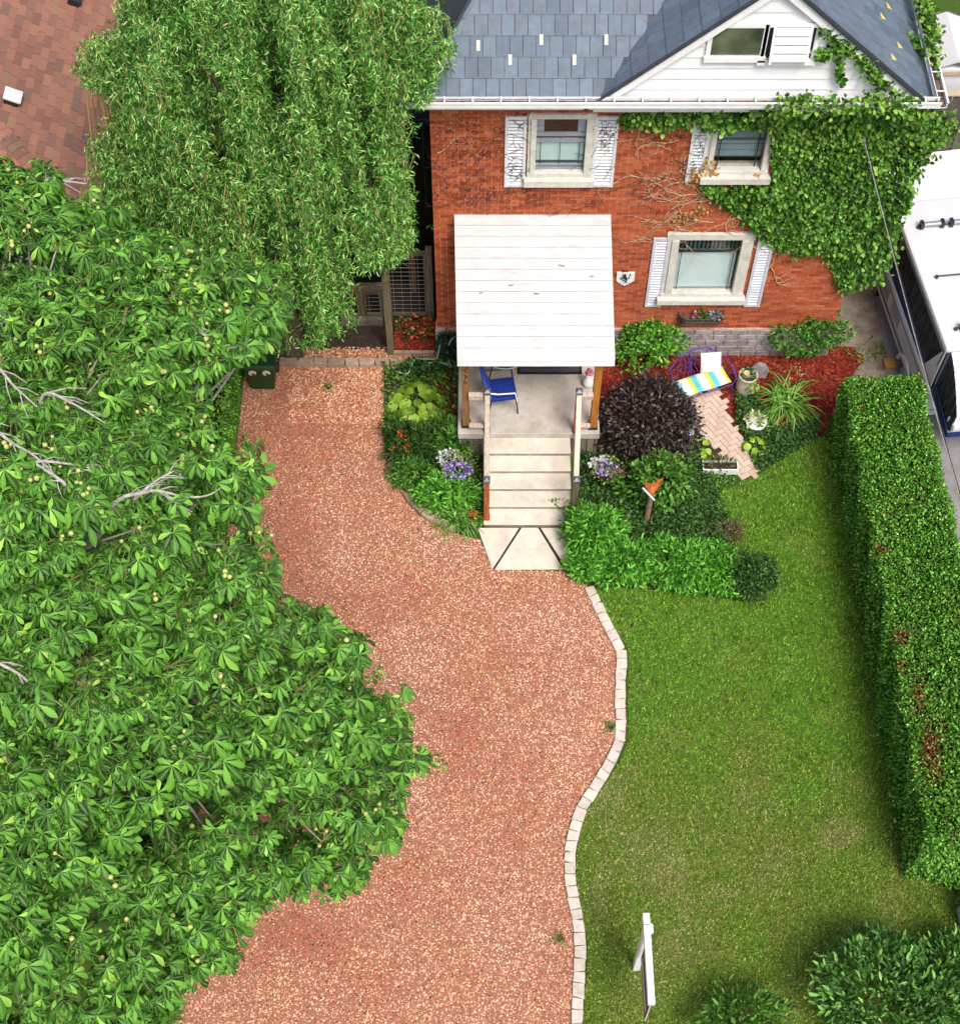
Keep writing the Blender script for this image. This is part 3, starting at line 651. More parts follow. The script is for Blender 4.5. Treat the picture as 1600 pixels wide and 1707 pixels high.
# wing: left slope (shingle columns run up the slope), right slope
for side in (-1, 1):
    ux = Vector((0, -1, 0)) if side < 0 else Vector((0, 1, 0)); uy = Vector((-side, 0, MG)).normalized()
    xe = GX0 - .12 if side < 0 else GX1 + .14
    nrow = 11
    for r_ in range(nrow):
        X = xe + uy.x * r_ * EXPO; Z = GZ0 + MG * ((X - GX0) if side < 0 else (GX1 - X))
        hh = min(EXPO + .03, abs(GC - X) / abs(uy.x))
        if hh < .05: continue
        ylim = max(EY + (Z - ZR) / ME + .25, gy0 + .1) if side < 0 else gy0 + 2.6
        y = gy0 + (0.1 if r_ % 2 else 0)
        if r_ % 2: 
            P = Vector((X, gy0 + .1 if side < 0 else gy0, Z)); shing(M['slate'], P, ux, uy, .1, hh, .012, .004)
        while y < ylim:
            P = Vector((X, y + SW if side < 0 else y, Z)); shing(M['slate'], P, ux, uy, SW, hh, 0.010 + .003 * (r_ % 2), .004); y += SW
# white snow guards on the main slope, yellow ones on the wing
M['guard'] = plain('snow_guard_grey', srgb(196, 194, 180), .6, .1, 10)
for px, py in ((797, 79), (902, 69), (1010, 69), (744, 103), (850, 103), (957, 103)):
    t = None
    for y in np.linspace(EY, EY + 4, 400):
        q = proj(np.array([0, y, zmain(y)]))
        if q[1] < py: t = y; break
    X = PY(px, py, t).x; P = Vector((X, t, zmain(t) + .028)); n = Vector((0, -ME, 1)).normalized()
    MB().slab([P + Vector((-.028, 0, 0)) - uym * .08, P + Vector((.028, 0, 0)) - uym * .08, P + Vector((.028, 0, 0)) + uym * .08, P + Vector((-.028, 0, 0)) + uym * .08], .012, n).build('snow_guard', M['guard'], roofo)
M['yellow'] = plain('yellow_tab', srgb(214, 200, 120), 0.6, 0.1, 10)
for px, py in ((1480, 14), (1470, 32), (1498, 80), (1488, 100)):
    for y in np.linspace(gy0, gy0 + 4, 200):
        X = PY(px, py, y).x; zz = GZ0 + MG * (GX1 - X)
        if PY(px, py, y).z < zz: break
    P = Vector((X, y, zz + .03)); uy = Vector((-1, 0, MG)).normalized(); n = Vector((MG, 0, 1)).normalized()
    MB().slab([P - uy * .07, P + Vector((0, .07, 0)) + uy * .05, P + Vector((0, -.07, 0)) + uy * .05], .015, n).build('snow_guard', M['yellow'], roofo)
# gable wall with siding boards
gw = MB(); gw.slab([(GX0 + .05, GY + .02, GZ0 - .3), (GX1 - .05, GY + .02, GZ0 - .3), (GX1 - .05, GY + .02, GZ0), (GC, GY + .02, GZ1 - .06), (GX0 + .05, GY + .02, GZ0)], .1, (0, 1, 0))
gwo = gw.build('gable_wall', M['white'], house)
GW = {'left': (PY(1190, 42, GY).x, PY(1266, 88, GY).x, PY(1200, 89, GY).z, PY(1200, 42, GY).z), 'right': (PY(1282, 40, GY).x, PY(1350, 92, GY).x, PY(1300, 94, GY).z, PY(1300, 41, GY).z)}
z = GZ0 - .02; bh = 0.205
while z < GZ1 - .15:
    z1 = z + bh; xa0, xb0 = GX0 + (z - GZ0) / MG, GX1 - (z - GZ0) / MG; xa1, xb1 = GX0 + (z1 - GZ0) / MG, GX1 - (z1 - GZ0) / MG
    xa0 += .1; xa1 += .1; xb0 -= .1; xb1 -= .1
    if xb1 > xa1:
        m = MB(); v = [(xa0, GY - .018, z), (xb0, GY - .018, z), (xb1, GY + .004, z1 + .004), (xa1, GY + .004, z1 + .004), (xa0, GY + .02, z), (xb0, GY + .02, z)]
        m.add(v, [(0, 1, 2, 3), (4, 5, 1, 0)]); m.build('siding_board', M['siding'], gwo)
    z = z1
for k, (x0, x1, z0, z1) in GW.items():
    f = MB(); c = .07
    f.box(x0 - c, x0, GY - .06, GY + .02, z0 - c, z1 + c); f.box(x1, x1 + c, GY - .06, GY + .02, z0 - c, z1 + c); f.box(x0, x1, GY - .062, GY + .02, z1, z1 + c); f.box(x0 - c - .02, x1 + c + .02, GY - .085, GY + .02, z0 - c - .03, z0)
    fo = f.build('attic_window', M['white'], house, bevel=.004)
    if k == 'left':
        MB().box(x0, x1, GY - .045, GY - .041, z0, z1).build('pane', M['glass'], fo)
        MB().box(x0, x1, GY - .036, GY + .015, z0, z1).build('blind', plain('olive_glass', (0.15, 0.145, 0.085), 0.4, 0.6, 2, bmp=0), fo)
    else:
        MB().box(x0, x1, GY - .025, GY - .02, z0, z1).build('pane', M['black_metal'], fo)
        lv = MB(); n = 4; hh = (z1 - z0) * 1.0 / n
        for q in range(n):
            zz = z0 + q * hh; yo = -.22 + .10 * q / n
            lv.obox(((x0 + x1) / 2 + .0, GY + yo * .6 - .02, zz + hh * .5 + .03), (x1 - x0 - .20, .02, hh * .84), Matrix.Rotation(R(-14), 3, 'X'))
        for xx in (x0 + .08, x1 - .08): lv.beam((xx, GY - .17, z0 + .0), (xx, GY - .08, z1 + .03), .04, .03)
        lv.build('louvre_panel', M['white'], fo, bevel=.003)
# rake boards
for sgn in (-1, 1):
    a = Vector(((GX0 - .1) if sgn < 0 else (GX1 + .12), GY - .1, GZ0 - .1 * MG)); b = Vector((GC, GY - .1, GZ1)); dz = Vector((0, 0, -.07))
    MB().slab([a + dz * .6, b + dz * .6, b + dz * 3.6, a + dz * .6 + (b - a) * (.21 / (b.z - a.z)) + dz * 3.0, a + dz * .6 + (b - a) * .002][::(1 if sgn < 0 else -1)], .03, (0, 1, 0)).build('rake_board', M['white'], house)
    MB().slab([a + Vector((0, -.05, .03)), b + Vector((0, -.05, .03)), b + Vector((0, -.05, -.035)), a + Vector((0, -.05, -.035))][::(1 if sgn < 0 else -1)], .02, (0, 1, 0)).build('drip_edge', M['slate_dark'], house)
# soffit and gutter
GUY = EY - .08
MB().box(EX0 - .02, EX1 + .1, EY + .02, YF + .02, ZR - .22, ZR - .17).build('soffit', M['white'], house)
MB().box(EX0 - .02, EX1 + .1, EY + .0, EY + .03, ZR - .20, ZR - .03).build('fascia', M['white'], house)
def gutter(a, b, side):
    a = Vector(a); b = Vector(b); d = (b - a).normalized(); n = Vector(side)
    g = MB(); W = .13; Hh = .10
    for off, hh, w_ in ((0, Hh, .012), (W, Hh + .005, .016)):
        g.beam(a + n * off + Vector((0, 0, -Hh / 2)), b + n * off + Vector((0, 0, -Hh / 2)), w_, hh)
    g.beam(a + n * W / 2 + Vector((0, 0, -Hh)), b + n * W / 2 + Vector((0, 0, -Hh)), W + .016, .012)
    g.beam(a + n * (W + .008) + Vector((0, 0, -.004)), b + n * (W + .008) + Vector((0, 0, -.004)), .032, .02)
    go = g.build('gutter', M['white'], house)
    MB().beam(a + n * W / 2 + Vector((0, 0, -Hh + .03)), b + n * W / 2 + Vector((0, 0, -Hh + .03)), W - .03, .02).build('leaf_litter', M['gut'], go)
    L = (b - a).length; k = 0.25
    while k < L:
        p = a + d * k; br = MB(); br.beam(p + Vector((0, 0, .012)), p + n * W + Vector((0, 0, .012)), .02, .012); br.build('bracket', M['white'], go); k += 0.43
M['gut'] = plain('gutter_litter', (0.16, 0.11, 0.08), 0.95, 0.6, 14, 0.1)
zg = PY(900, 171, EY - .13).z
gutter((EX0 - .28, EY, zg), (EX1 + .2, EY, zg), (0, -1, 0))
gutter((EX1 + .16, EY - .13, zg), (EX1 + .16, EY + 7, zg), (1, 0, 0))
# ================================================================ FRONT PORCH
NR, RUN, RISE = 5, 0.29, 0.133
Y0 = PG(875, 878).y; PF_ = Y0 + NR * RUN; PZ = (NR + 1) * RISE
PX0, PX1 = PY(763, 720, PF_).x, PY(1000, 720, PF_).x
porch = thing('front_porch', 'concrete entrance porch with flat white metal roof and cedar posts', 'porch', ((PX0 + PX1) / 2, PF_, 0))
MB().box(PX0, PX1, PF_, YF - .06, PZ - .16, PZ).build('floor_slab', M['concrete_grey'], porch, bevel=.01)
b = MB(); b.box(PX0 + .1, PX1 - .1, PF_ + .1, YF - .06, -.02, PZ - .17); b.build('base', M['concrete_grey'], porch)
M['riser'] = plain('shaded_riser_concrete', srgb(158, 148, 134), .9, .15, 5, .2, dirt=srgb(104, 96, 84), dirt_amt=.6, dirt_scale=3)  # riser colour darkened to paint in the nosing shadow
SX0, SX1 = PY(806, 875, Y0).x, PY(952, 875, Y0).x
for k in range(NR):
    MB().box(SX0, SX1, Y0 + k * RUN, Y0 + (k + 1) * RUN + .02, k * RISE + (.001 if k else -.02), (k + 1) * RISE - .028).build('riser', M['riser'], porch)
    MB().box(SX0, SX1, Y0 + k * RUN - .035, Y0 + (k + 1) * RUN + .012, (k + 1) * RISE - .028, (k + 1) * RISE).build('step', M['concrete'], porch, bevel=.006)
# skirting boards
for x0, x1 in ((PX0 + .02, SX0 - .04), (SX1 + .03, PX1 - .02)):
    x = x0
    while x < x1 - .03:
        MB().box(x, min(x + .135, x1) - .008, PF_ + .05, PF_ + .075, .0, PZ - .165).build('skirting_board', M['grey_wood'], porch); x += .14
# roof
rb = [PY(757, 357, YF - .015), PY(1018, 357, YF - .015)]
RZF = 2.93; rf = [PG(762, 600, RZF), PG(1025, 598, RZF)]
fy = (rf[0].y + rf[1].y) / 2
A, B = Vector((rb[0].x, YF - .015, rb[0].z)), Vector((rb[1].x, YF - .015, rb[0].z)); C, D = Vector((rf[1].x, fy, RZF)), Vector((rf[0].x, fy, RZF))
pn = (C - B).cross(A - B).normalized()
if pn.z < 0: pn = -pn
pr = MB(); pr.slab([D + pn * -.01, C + pn * -.01, B + pn * -.01, A + pn * -.01], -.10, pn); pro = pr.build('porch_roof', M['white'], porch)
def roofm():
    m, t, n, l, p = _nt('porch_roof_paint')
    z = noise(n, l, 3, 5, 0.6); r = ramp(n, [(0.3, (0.52, 0.52, 0.525)), (0.7, (0.62, 0.62, 0.62))]); l.new(z, r.inputs[0])
    s = noise(n, l, 2.2, 9, 0.8, (1.0, 5.0, 5.0), 0.5); sr = ramp(n, [(0.52, (0, 0, 0)), (0.72, (0.6,) * 3)]); l.new(s, sr.inputs[0])
    l.new(mixc(n, l, sr.outputs[0], r.outputs[0], (0.34, 0.31, 0.28)), p.inputs['Base Color']); p.inputs['Roughness'].default_value = 0.5; return m
M['roof_white'] = roofm()
NP = 13
for k in range(NP):
    t0, t1 = k / NP, (k + 1) / NP; lo0, lo1 = D.lerp(A, t0), C.lerp(B, t0); hi0, hi1 = D.lerp(A, t1), C.lerp(B, t1); up = pn * .014
    m = MB(); g = (hi0 - lo0) * .022
    v = [lo0, lo1, hi1 - g, hi0 - g, lo0 + up, lo1 + up, hi1 - g + up * .15, hi0 - g + up * .15]
    m.add(v, [(4, 5, 6, 7), (0, 1, 5, 4), (1, 2, 6, 5), (3, 0, 4, 7)]); m.build('roof_panel', M['roof_white'], pro)
# a bolt and scuffs on the roof
for px, py in ((892, 492), (800, 491), (850, 478), (935, 445), (985, 463)):
    t = (py - 357) / 243.0; P = A.lerp(D, t).lerp(B.lerp(C, t), (px - 758) / 262.0) + pn * .022
    MB().obox(P, (random.uniform(.04, .12), .02, .012), random.uniform(-.3, .3)).build('roof_patch', M['steel'], pro)
f = MB(); f.box(D.x, C.x, fy - .02, fy + .01, RZF - .13, RZF + .005); f.box(D.x, C.x, fy - .045, fy - .02, RZF - .13, RZF - .10); f.build('roof_fascia', M['white'], pro, bevel=.004)
# posts, newels, rails
POST = [PG(777, 708, PZ), PG(988, 711, PZ)]
for i, p in enumerate(POST):
    h = RZF - .1 + .25 * (p.y - fy)
    MB().box(p.x - .062, p.x + .062, p.y - .062, p.y + .062, PZ + .05, h).build('post', M['post_brown'] if i == 0 else M['cedar'], porch, bevel=.006)
    MB().box(p.x - .08, p.x + .08, p.y - .08, p.y + .08, PZ, PZ + .055).build('post_bracket', M['black_metal'], porch)
# carved characters running down the left post
ch = MB(); px_, py_ = POST[0].x, POST[0].y - .064
def stroke(pts, r=.009): ch.tube([(px_ + a, py_, b) for a, b in pts], r, 5)
zc = 2.62
stroke([(-.03, zc), (.02, zc + .03), (.035, zc - .02), (-.01, zc - .05), (-.03, zc - .01), (.03, zc - .09)])
stroke([(.03, zc - .14), (-.03, zc - .19), (.03, zc - .25)]); stroke([(-.03, zc - .3), (.035, zc - .36), (-.02, zc - .42)]); stroke([(.0, zc - .3), (.0, zc - .4)])
stroke([(-.035, zc - .47), (.03, zc - .51), (-.03, zc - .56), (-.035, zc - .5)])
ch.build('carved_lettering', M['vine_dark'], porch)
NU = [(PY(812, 690, PF_ + .06).x, PF_ + .06), (PY(962, 690, PF_ + .06).x, PF_ + .06)]; NL = [(PY(811, 840, Y0 + .1).x, Y0 + .1), (PY(957, 840, Y0 + .1).x, Y0 + .1)]
def newel(x, y, z0, z1, mat):
    MB().box(x - .047, x + .047, y - .047, y + .047, z0, z1).build('newel_post', mat, porch, bevel=.004)
    c = MB(); c.box(x - .06, x + .06, y - .06, y + .06, z1 - .05, z1 + .002); c.add([(x - .06, y - .06, z1), (x + .06, y - .06, z1), (x + .06, y + .06, z1), (x - .06, y + .06, z1), (x, y, z1 + .045)], [(0, 1, 4), (1, 2, 4), (2, 3, 4), (3, 0, 4)])
    c.build('post_cap', M['cap'], porch)
zu, zl = PZ + 1.17, RISE + 1.22
for x, y in NU: newel(x, y, PZ, zu, M['newel'])
newel(NL[0][0], NL[0][1], RISE, zl, M['newel']); newel(NL[1][0], NL[1][1], RISE, zl, M['green_wood'])
for i in range(2):
    MB().beam((NU[i][0], NU[i][1] - .05, zu - .07), (NL[i][0], NL[i][1] + .05, zl - .05), .089, .045).build('handrail', M['rail'], porch, bevel=.006)
    MB().beam((NU[i][0], NU[i][1] - .05, PZ + .13), (NL[i][0], NL[i][1] + .05, RISE + .13), .04, .09).build('bottom_rail', M['rail'], porch, bevel=.004)
    a, b2 = sorted((NU[i][0], POST[i].x)); a += .05; b2 -= .062
    MB().box(a, b2, PF_ + .03, PF_ + .12, zu - .16, zu - .11).build('side_rail', M['rail'], porch, bevel=.004)
    MB().box(a, b2, PF_ + .045, PF_ + .085, zu - .25, zu - .165).build('side_rail', M['rail'], porch, bevel=.004)
    MB().box(a, b2, PF_ + .03, PF_ + .12, PZ + .12, PZ + .165).build('side_rail', M['rail'], porch, bevel=.004)
    MB().box(NU[i][0] - .055, NU[i][0] + .055, NU[i][1] - .055, NU[i][1] + .055, PZ - .001, PZ + .09).build('newel_base', M['rust'] if 'rust' in M else M['newel'], porch)
M['rust'] = plain('rust', srgb(172, 74, 30), 0.9, 0.35, 14, 0.2)
for x, y in NL: MB().box(x - .06, x + .06, y - .06, y + .06, RISE, RISE + .07).build('newel_base', M['rust'], porch)
# porch furniture
M['blue'] = plain('blue_fabric', srgb(30, 52, 132), 0.9, 0.12, 12, 0.2)
M['blue_pale'] = plain('blue_back', srgb(62, 88, 176), 0.9, 0.15, 12, 0.2)
cpos = PG(836, 650, PZ + .42); cr = R(8)
chair = thing('porch_chair', 'blue padded patio chair on the porch behind the left railing', 'chair', (cpos.x, cpos.y, PZ), cr)
MB().box(-.22, .25, -.24, .24, .40, .47).build('seat', M['blue'], chair, False, bevel=.025, seg=3)
MB().obox((-.29, 0, .74), (.06, .46, .56), Matrix.Rotation(R(-14), 3, 'Y')).build('backrest', M['blue_pale'], chair, False, bevel=.025, seg=3)
for x, y in ((-.22, -.23), (-.22, .23), (.22, -.23), (.22, .23)):
    MB().tube([(x * .98, y, .42), (x * 1.12, y * 1.05, .2), (x * 1.2, y * 1.08, 0)], .013, 6).build('leg', M['black_metal'], chair, False)
for y in (-.26, .26): MB().tube([(-.31, y, .72), (-.1, y * 1.04, .66), (.2, y * 1.04, .64), (.24, y, .40)], .014, 6).build('armrest', M['white'] if y < 0 else M['black_metal'], chair, False)
tp = PG(842, 592, PZ + .68)
table = thing('porch_table', 'round dark glass patio table with pale rim under the porch roof', 'table', (tp.x, tp.y + .12, PZ))
MB().lathe([(.40, .66), (.42, .665), (.42, .68), (.40, .685)], (0, 0, 0), 36).build('tabletop', plain('smoked_glass', (.05, .055, .055), .15, .1, 3, .6, bmp=0), table, False)
MB().tube([(.425 * math.cos(a), .425 * math.sin(a), .675) for a in np.linspace(0, 2 * math.pi, 37)], .012, 6).build('rim', M['shutter_pale'], table, False)
for k in range(4):
    a = k * math.pi / 2 + .5; MB().tube([(.2 * math.cos(a), .2 * math.sin(a), .66), (.33 * math.cos(a), .33 * math.sin(a), 0)], .012, 6).build('leg', M['black_metal'], table, False)
ma, mb_ = PG(862, 624, PZ), PG(970, 624, PZ)
mat_ = thing('door_mat', 'dark grey rubber mat before the front door', 'mat', ((ma.x + mb_.x) / 2, ma.y + .3, PZ))
MB().box(ma.x, mb_.x, ma.y, ma.y + .62, PZ + .002, PZ + .014).build('border', M['black_metal'], mat_)
MB().box(ma.x + .05, mb_.x - .05, ma.y + .05, ma.y + .57, PZ + .014, PZ + .02).build('pile', plain('mat_pile', (.07, .072, .075), .95, .2, 60), mat_)
jp = PG(980, 643, PZ)
jug = thing('porch_jug', 'white ceramic jug holding pink flowers beside the right porch post', 'jug', jp)
MB().lathe([(.05, 0), (.09, .05), (.105, .14), (.07, .24), (.05, .29), (.065, .33)], (0, 0, 0), 18).build('body', M['white'], jug, False, smooth=True)
MB().tube([(.06, -.02, .27), (.14, -.03, .24), (.13, -.03, .14), (.095, -.02, .10)], .012, 6).build('handle', M['white'], jug, False)
M['petal_pink'] = leafm('pink_petal', [(0, srgb(214, 84, 120)), (1, srgb(240, 150, 176))], .6, .2, .2, (1, .8, .8))
fl = MB()
for k in range(7):
    a = k * .9; fl.lathe([(.0, 0), (.035, .01), (.03, .03), (0.002, .04)], (.05 * math.cos(a), .05 * math.sin(a), .36 + .02 * (k % 3)), 7)
fl.build('blossoms', M['petal_pink'], jug, False)

# ================================================================ THINGS ON THE FRONT WALL
pc = PY(1042, 463, YF - .03)
pl = thing('wall_plaque', 'white shield plaque with black rearing beast hung on the bricks', 'plaque', (pc.x, YF - .03, pc.z))
prof = [(-.16, .17), (.16, .17), (.165, -.06), (.10, -.12), (.06, -.155), (0, -.19), (-.06, -.16), (-.12, -.11), (-.16, -.05)]
MB().slab([(x, 0, z) for x, z in prof], .02, (0, -1, 0)).build('shield', M['white'], pl, False, bevel=.005)
em = MB()
def es(pts, r): em.tube([(a, -.026, b) for a, b in pts], r, 5)
es([(-.02, .13), (.0, .10), (-.02, .07), (.0, .04), (.02, .0)], [.012, .02, .022, .024, .018]); es([(-.02, .07), (-.06, .05), (-.09, .02)], .011); es([(-.01, .05), (-.05, .0), (-.08, .0)], .011)
es([(.02, .0), (.03, -.04), (-.0, -.06), (.02, -.09)], .013); es([(.01, 0), (-.03, -.04), (-.05, -.045)], .011); es([(.03, .0), (.07, .02), (.06, .07), (.09, .10), (.07, .13)], .008); es([(-.05, .14), (-.06, .10), (-.03, .09)], .007)
em.build('emblem', M['black_metal'], pl, False)
sc_ = MB(); sc_.tube([(-.10, -.024, -.095), (0, -.024, -.105), (.09, -.024, -.09)], .006, 5); sc_.build('motto_band', plain('pale_blue', srgb(140, 160, 176), .6, .1, 10), pl, False)
top = MB(); top.tube([(-.05, -.01, .17), (-.06, -.02, .23), (-.02, -.02, .20), (.04, -.02, .20)], .014, 6); top.build('crest', M['vine_dark'], pl, False)
wb0, wb1 = PY(1131, 525, YF - .12), PY(1203, 540, YF - .12)
wbx = thing('wall_planter', 'dark wire wall basket with pink flowers under the ground floor window', 'planter', ((wb0.x + wb1.x) / 2, YF - .03, wb1.z))
hw = (wb1.x - wb0.x) / 2
b = MB()
for z, dd in ((.26, .20), (.16, .19), (.05, .15)):
    b.tube([(-hw, 0, z), (-hw, -dd * .6, z), (-hw * .7, -dd, z), (hw * .7, -dd, z), (hw, -dd * .6, z), (hw, 0, z)], .007, 5)
for k in range(9):
    x = -hw + 2 * hw * k / 8; b.tube([(x, -.17, .26), (x, -.16, .1), (x * .9, -.04, 0)], .005, 4)
b.build('basket', M['black_metal'], wbx, False)
MB().prism([(-hw + .01, -.01), (hw - .01, -.01), (hw * .8, -.16), (-hw * .8, -.16)], .04, .21).build('liner', plain('coir', (.11, .07, .045), .95, .4, 20), wbx, False)
tvd = np.array([(0, 0, 0), (.5, .5, .12), (1, 0, 0), (.5, -.5, .12)]); tfd = np.array([(0, 3, 2), (0, 2, 1)])
def tuft(name, parent, c, rx, ry, rz, n, ll, lw, mat, world=True, upw=.6):
    d = rdir(n); d[:, 2] = np.abs(d[:, 2]) * .9 + .05; P = np.asarray(c) + d * [rx, ry, rz] * rng.uniform(.55, 1, (n, 1))
    x = d + rng.normal(0, .5, (n, 3)) + [0, 0, .1]; s = rng.uniform(.75, 1.25, n)
    V, Fc = inst(tvd, tfd, P, frames(x, np.array([0, 0, upw]) + d * .5 + rng.normal(0, .35, (n, 3))), np.column_stack([s * ll, s * lw, s * ll]))
    return put(name, np_mesh(name, V, Fc, mat), parent, world)
M['leaf_mid'] = leafm('leaf_mid', [(0, (.04, .12, .015)), (.5, (.075, .19, .025)), (1, (.16, .30, .06))])
M['petal_hot'] = leafm('hot_pink_petal', [(0, srgb(214, 60, 120)), (1, srgb(244, 130, 170))], .6, .2, .2, (1, .7, .8))
M['silver_leaf'] = leafm('silver_leaf', [(0, (.12, .12, .16)), (1, (.30, .30, .36))], .6, .2, .1, (1, 1, 1))
tuft('leaves', wbx, (0, -.09, .22), .12, .08, .10, 90, .07, .04, M['leaf_mid'], False); tuft('blossoms', wbx, (-.08, -.1, .26), .09, .06, .06, 40, .05, .05, M['petal_hot'], False)
tuft('silver_foliage', wbx, (hw * .65, -.09, .22), .14, .08, .08, 70, .06, .04, M['silver_leaf'], False)

# ================================================================ GARDEN FURNITURE AND POTS
M['purple_metal'] = plain('purple_iron', srgb(88, 62, 150), .45, .25, 12, .5)
M['pillow'] = plain('pillow_cloth', srgb(222, 218, 214), .9, .06, 8, .2, dirt=srgb(150, 150, 150), dirt_amt=.5, dirt_scale=14)
def stripes():
    m, t, n, l, p = _nt('striped_cloth'); tc = n.new('ShaderNodeTexCoord'); sx = n.new('ShaderNodeSeparateXYZ'); l.new(tc.outputs['Object'], sx.inputs[0])
    a = n.new('ShaderNodeMath'); a.operation = 'MULTIPLY'; a.inputs[1].default_value = 2.9; l.new(sx.outputs[0], a.inputs[0])
    b = n.new('ShaderNodeMath'); b.operation = 'FRACT'; l.new(a.outputs[0], b.inputs[0])
    r = ramp(n, [(0, srgb(236, 232, 204)), (.16, srgb(238, 234, 210)), (.22, srgb(232, 206, 84)), (.36, srgb(196, 206, 70)), (.46, srgb(92, 190, 190)), (.68, srgb(96, 184, 200)), (.78, srgb(190, 222, 214)), (.86, srgb(240, 236, 214))]); l.new(b.outputs[0], r.inputs[0])
    l.new(r.outputs[0], p.inputs['Base Color']); p.inputs['Roughness'].default_value = .9; p.inputs['Specular IOR Level'].default_value = .15; return m
lc = PG(1172, 637, .38); la = math.atan2(PG(1214, 622, .38).y - PG(1134, 648, .38).y, PG(1214, 622, .38).x - PG(1134, 648, .38).x)
lou = thing('garden_lounger', 'purple wire garden lounger with a striped seat pad in the mulch bed', 'lounger', (lc.x, lc.y, 0), la)
fr = MB(); hl, hw2 = .50, .22
fr.tube([(-hl, -hw2, .34), (hl, -hw2, .34), (hl, hw2, .34), (-hl, hw2, .34), (-hl, -hw2, .34)], .013, 6)
for k in range(7): x = -hl + 2 * hl * k / 6; fr.tube([(x, -hw2, .34), (x, hw2, .34)], .007, 5)
fr.build('seat_frame', M['purple_metal'], lou, False)
bk = MB(); bk.tube([(-hl, hw2, .34), (-hl - .04, hw2 + .12, .62), (-hl * .7, hw2 + .2, .78), (0, hw2 + .22, .86), (hl * .5, hw2 + .2, .80), (hl, hw2 + .12, .60), (hl, hw2, .34)], .015, 6)
for k in range(10):
    x = -hl + .1 + (2 * hl - .2) * k / 9; bk.tube([(x, hw2, .34), (x + .1 * math.sin(k), hw2 + .1, .55), (x * .7, hw2 + .2, .78 - .1 * abs(x))], .006, 5)
for k in range(5):
    x = -hl + .15 + k * .19; bk.tube([(x + .07 * math.cos(a), hw2 + .12, .58 + .07 * math.sin(a)) for a in np.linspace(0, 6.28, 12)], .006, 5)
bk.build('backrest', M['purple_metal'], lou, False)
for sx in (-1, 1):
    a_ = MB(); a_.tube([(sx * hl, -hw2, .34), (sx * (hl + .06), -hw2, .52), (sx * (hl + .08), 0, .56), (sx * (hl + .04), hw2 + .1, .60)], .012, 6); a_.tube([(sx * (hl + .04), -hw2 + .1, .54), (sx * (hl + .1), 0, .45), (sx * hl, hw2, .34)], .007, 5)
    a_.build('armrest', M['purple_metal'], lou, False)
    for sy in (-1, 1): MB().tube([(sx * hl, sy * hw2, .34), (sx * (hl + .03), sy * (hw2 + .02), 0)], .013, 6).build('leg', M['purple_metal'], lou, False)
pad = thing('seat_pad', 'long cushion striped white, yellow and turquoise on the purple lounger', 'cushion', (lc.x, lc.y, .35), la)
def cushion(name, parent, hx, hy, h, mat, nx=12, ny=8, z0=0.0, rot=None, off=(0, 0, 0)):
    V = []; Fc = []
    for s in (1, -1):
        b = len(V)
        for i in range(nx + 1):
            for j in range(ny + 1):
                u, v = i / nx * 2 - 1, j / ny * 2 - 1; t = ((1 - u ** 6) * (1 - v ** 6)) ** .5
                V.append(Vector((u * hx, v * hy, z0 + h / 2 + s * h / 2 * (.12 + .88 * t) + .008 * math.sin(5 * u + 3 * v))))
        for i in range(nx):
            for j in range(ny):
                q = (b + i * (ny + 1) + j, b + (i + 1) * (ny + 1) + j, b + (i + 1) * (ny + 1) + j + 1, b + i * (ny + 1) + j + 1); Fc.append(q if s > 0 else q[::-1])
    if rot is not None: V = [rot @ v for v in V]
    V = [v + Vector(off) for v in V]
    m = MB(); m.add(V, Fc); return m.build(name, mat, parent, False, smooth=True)
cushion('cloth', pad, .48, .20, .09, stripes())
pp = PG(1187, 601, .55)
pil = thing('throw_pillow', 'square white floral throw pillow against the purple lounger back', 'pillow', (lc.x + .14, lc.y + .30, .45), R(4))
cushion('cloth', pil, .19, .19, .12, M['pillow'], 10, 10, -.06, Matrix.Rotation(R(52), 3, 'X'), (0, 0, .14))
# urn
up_ = PG(1240, 655, 0)
urn = thing('stone_urn', 'tall cream ceramic urn planted with trailing yellow green plants', 'planter', up_)
M['ceramic'] = plain('glazed_cream', srgb(196, 190, 172), .55, .12, 4, .4, dirt=srgb(150, 140, 118), dirt_amt=.5, dirt_scale=4)
MB().lathe([(.12, 0), (.15, .04), (.18, .2), (.185, .36), (.165, .50), (.18, .53), (.18, .56), (.155, .56), (.15, .50), (.0, .49)], (0, 0, 0), 24).build('pot', M['ceramic'], urn, False, smooth=True)
M['leaf_lime'] = leafm('lime_leaf', [(0, (.14, .22, .03)), (.5, (.26, .36, .06)), (1, (.40, .48, .14))], .5, .3, .35)
M['leaf_dark'] = leafm('dark_leaf', [(0, (.018, .055, .010)), (.5, (.04, .10, .02)), (1, (.10, .18, .05))])
M['leaf_bright'] = leafm('bright_leaf', [(0, (.05, .15, .015)), (.45, (.10, .28, .025)), (.8, (.15, .37, .045)), (1, (.26, .46, .10))])
tuft('leaves', urn, (0, 0, .50), .15, .15, .16, 120, .08, .035, M['leaf_dark'], False); tuft('trailing_leaves', urn, (.08, -.17, .32), .12, .08, .2, 130, .06, .03, M['leaf_lime'], False)
dd = MB(); 
for k in range(9): a = k * .7; dd.add([(-.05, -.04, .64), (-.05 + .06 * math.cos(a - .3), -.04 + .06 * math.sin(a - .3), .66), (-.05 + .06 * math.cos(a + .3), -.04 + .06 * math.sin(a + .3), .66)], [(0, 1, 2)])
dd.build('yellow_rosette', M['yellow'], urn, False)
rk = PG(1262, 632, 0)
rock = thing('garden_rock', 'flat grey fieldstone standing behind the cream urn', 'rock', (rk.x, rk.y + .1, 0))
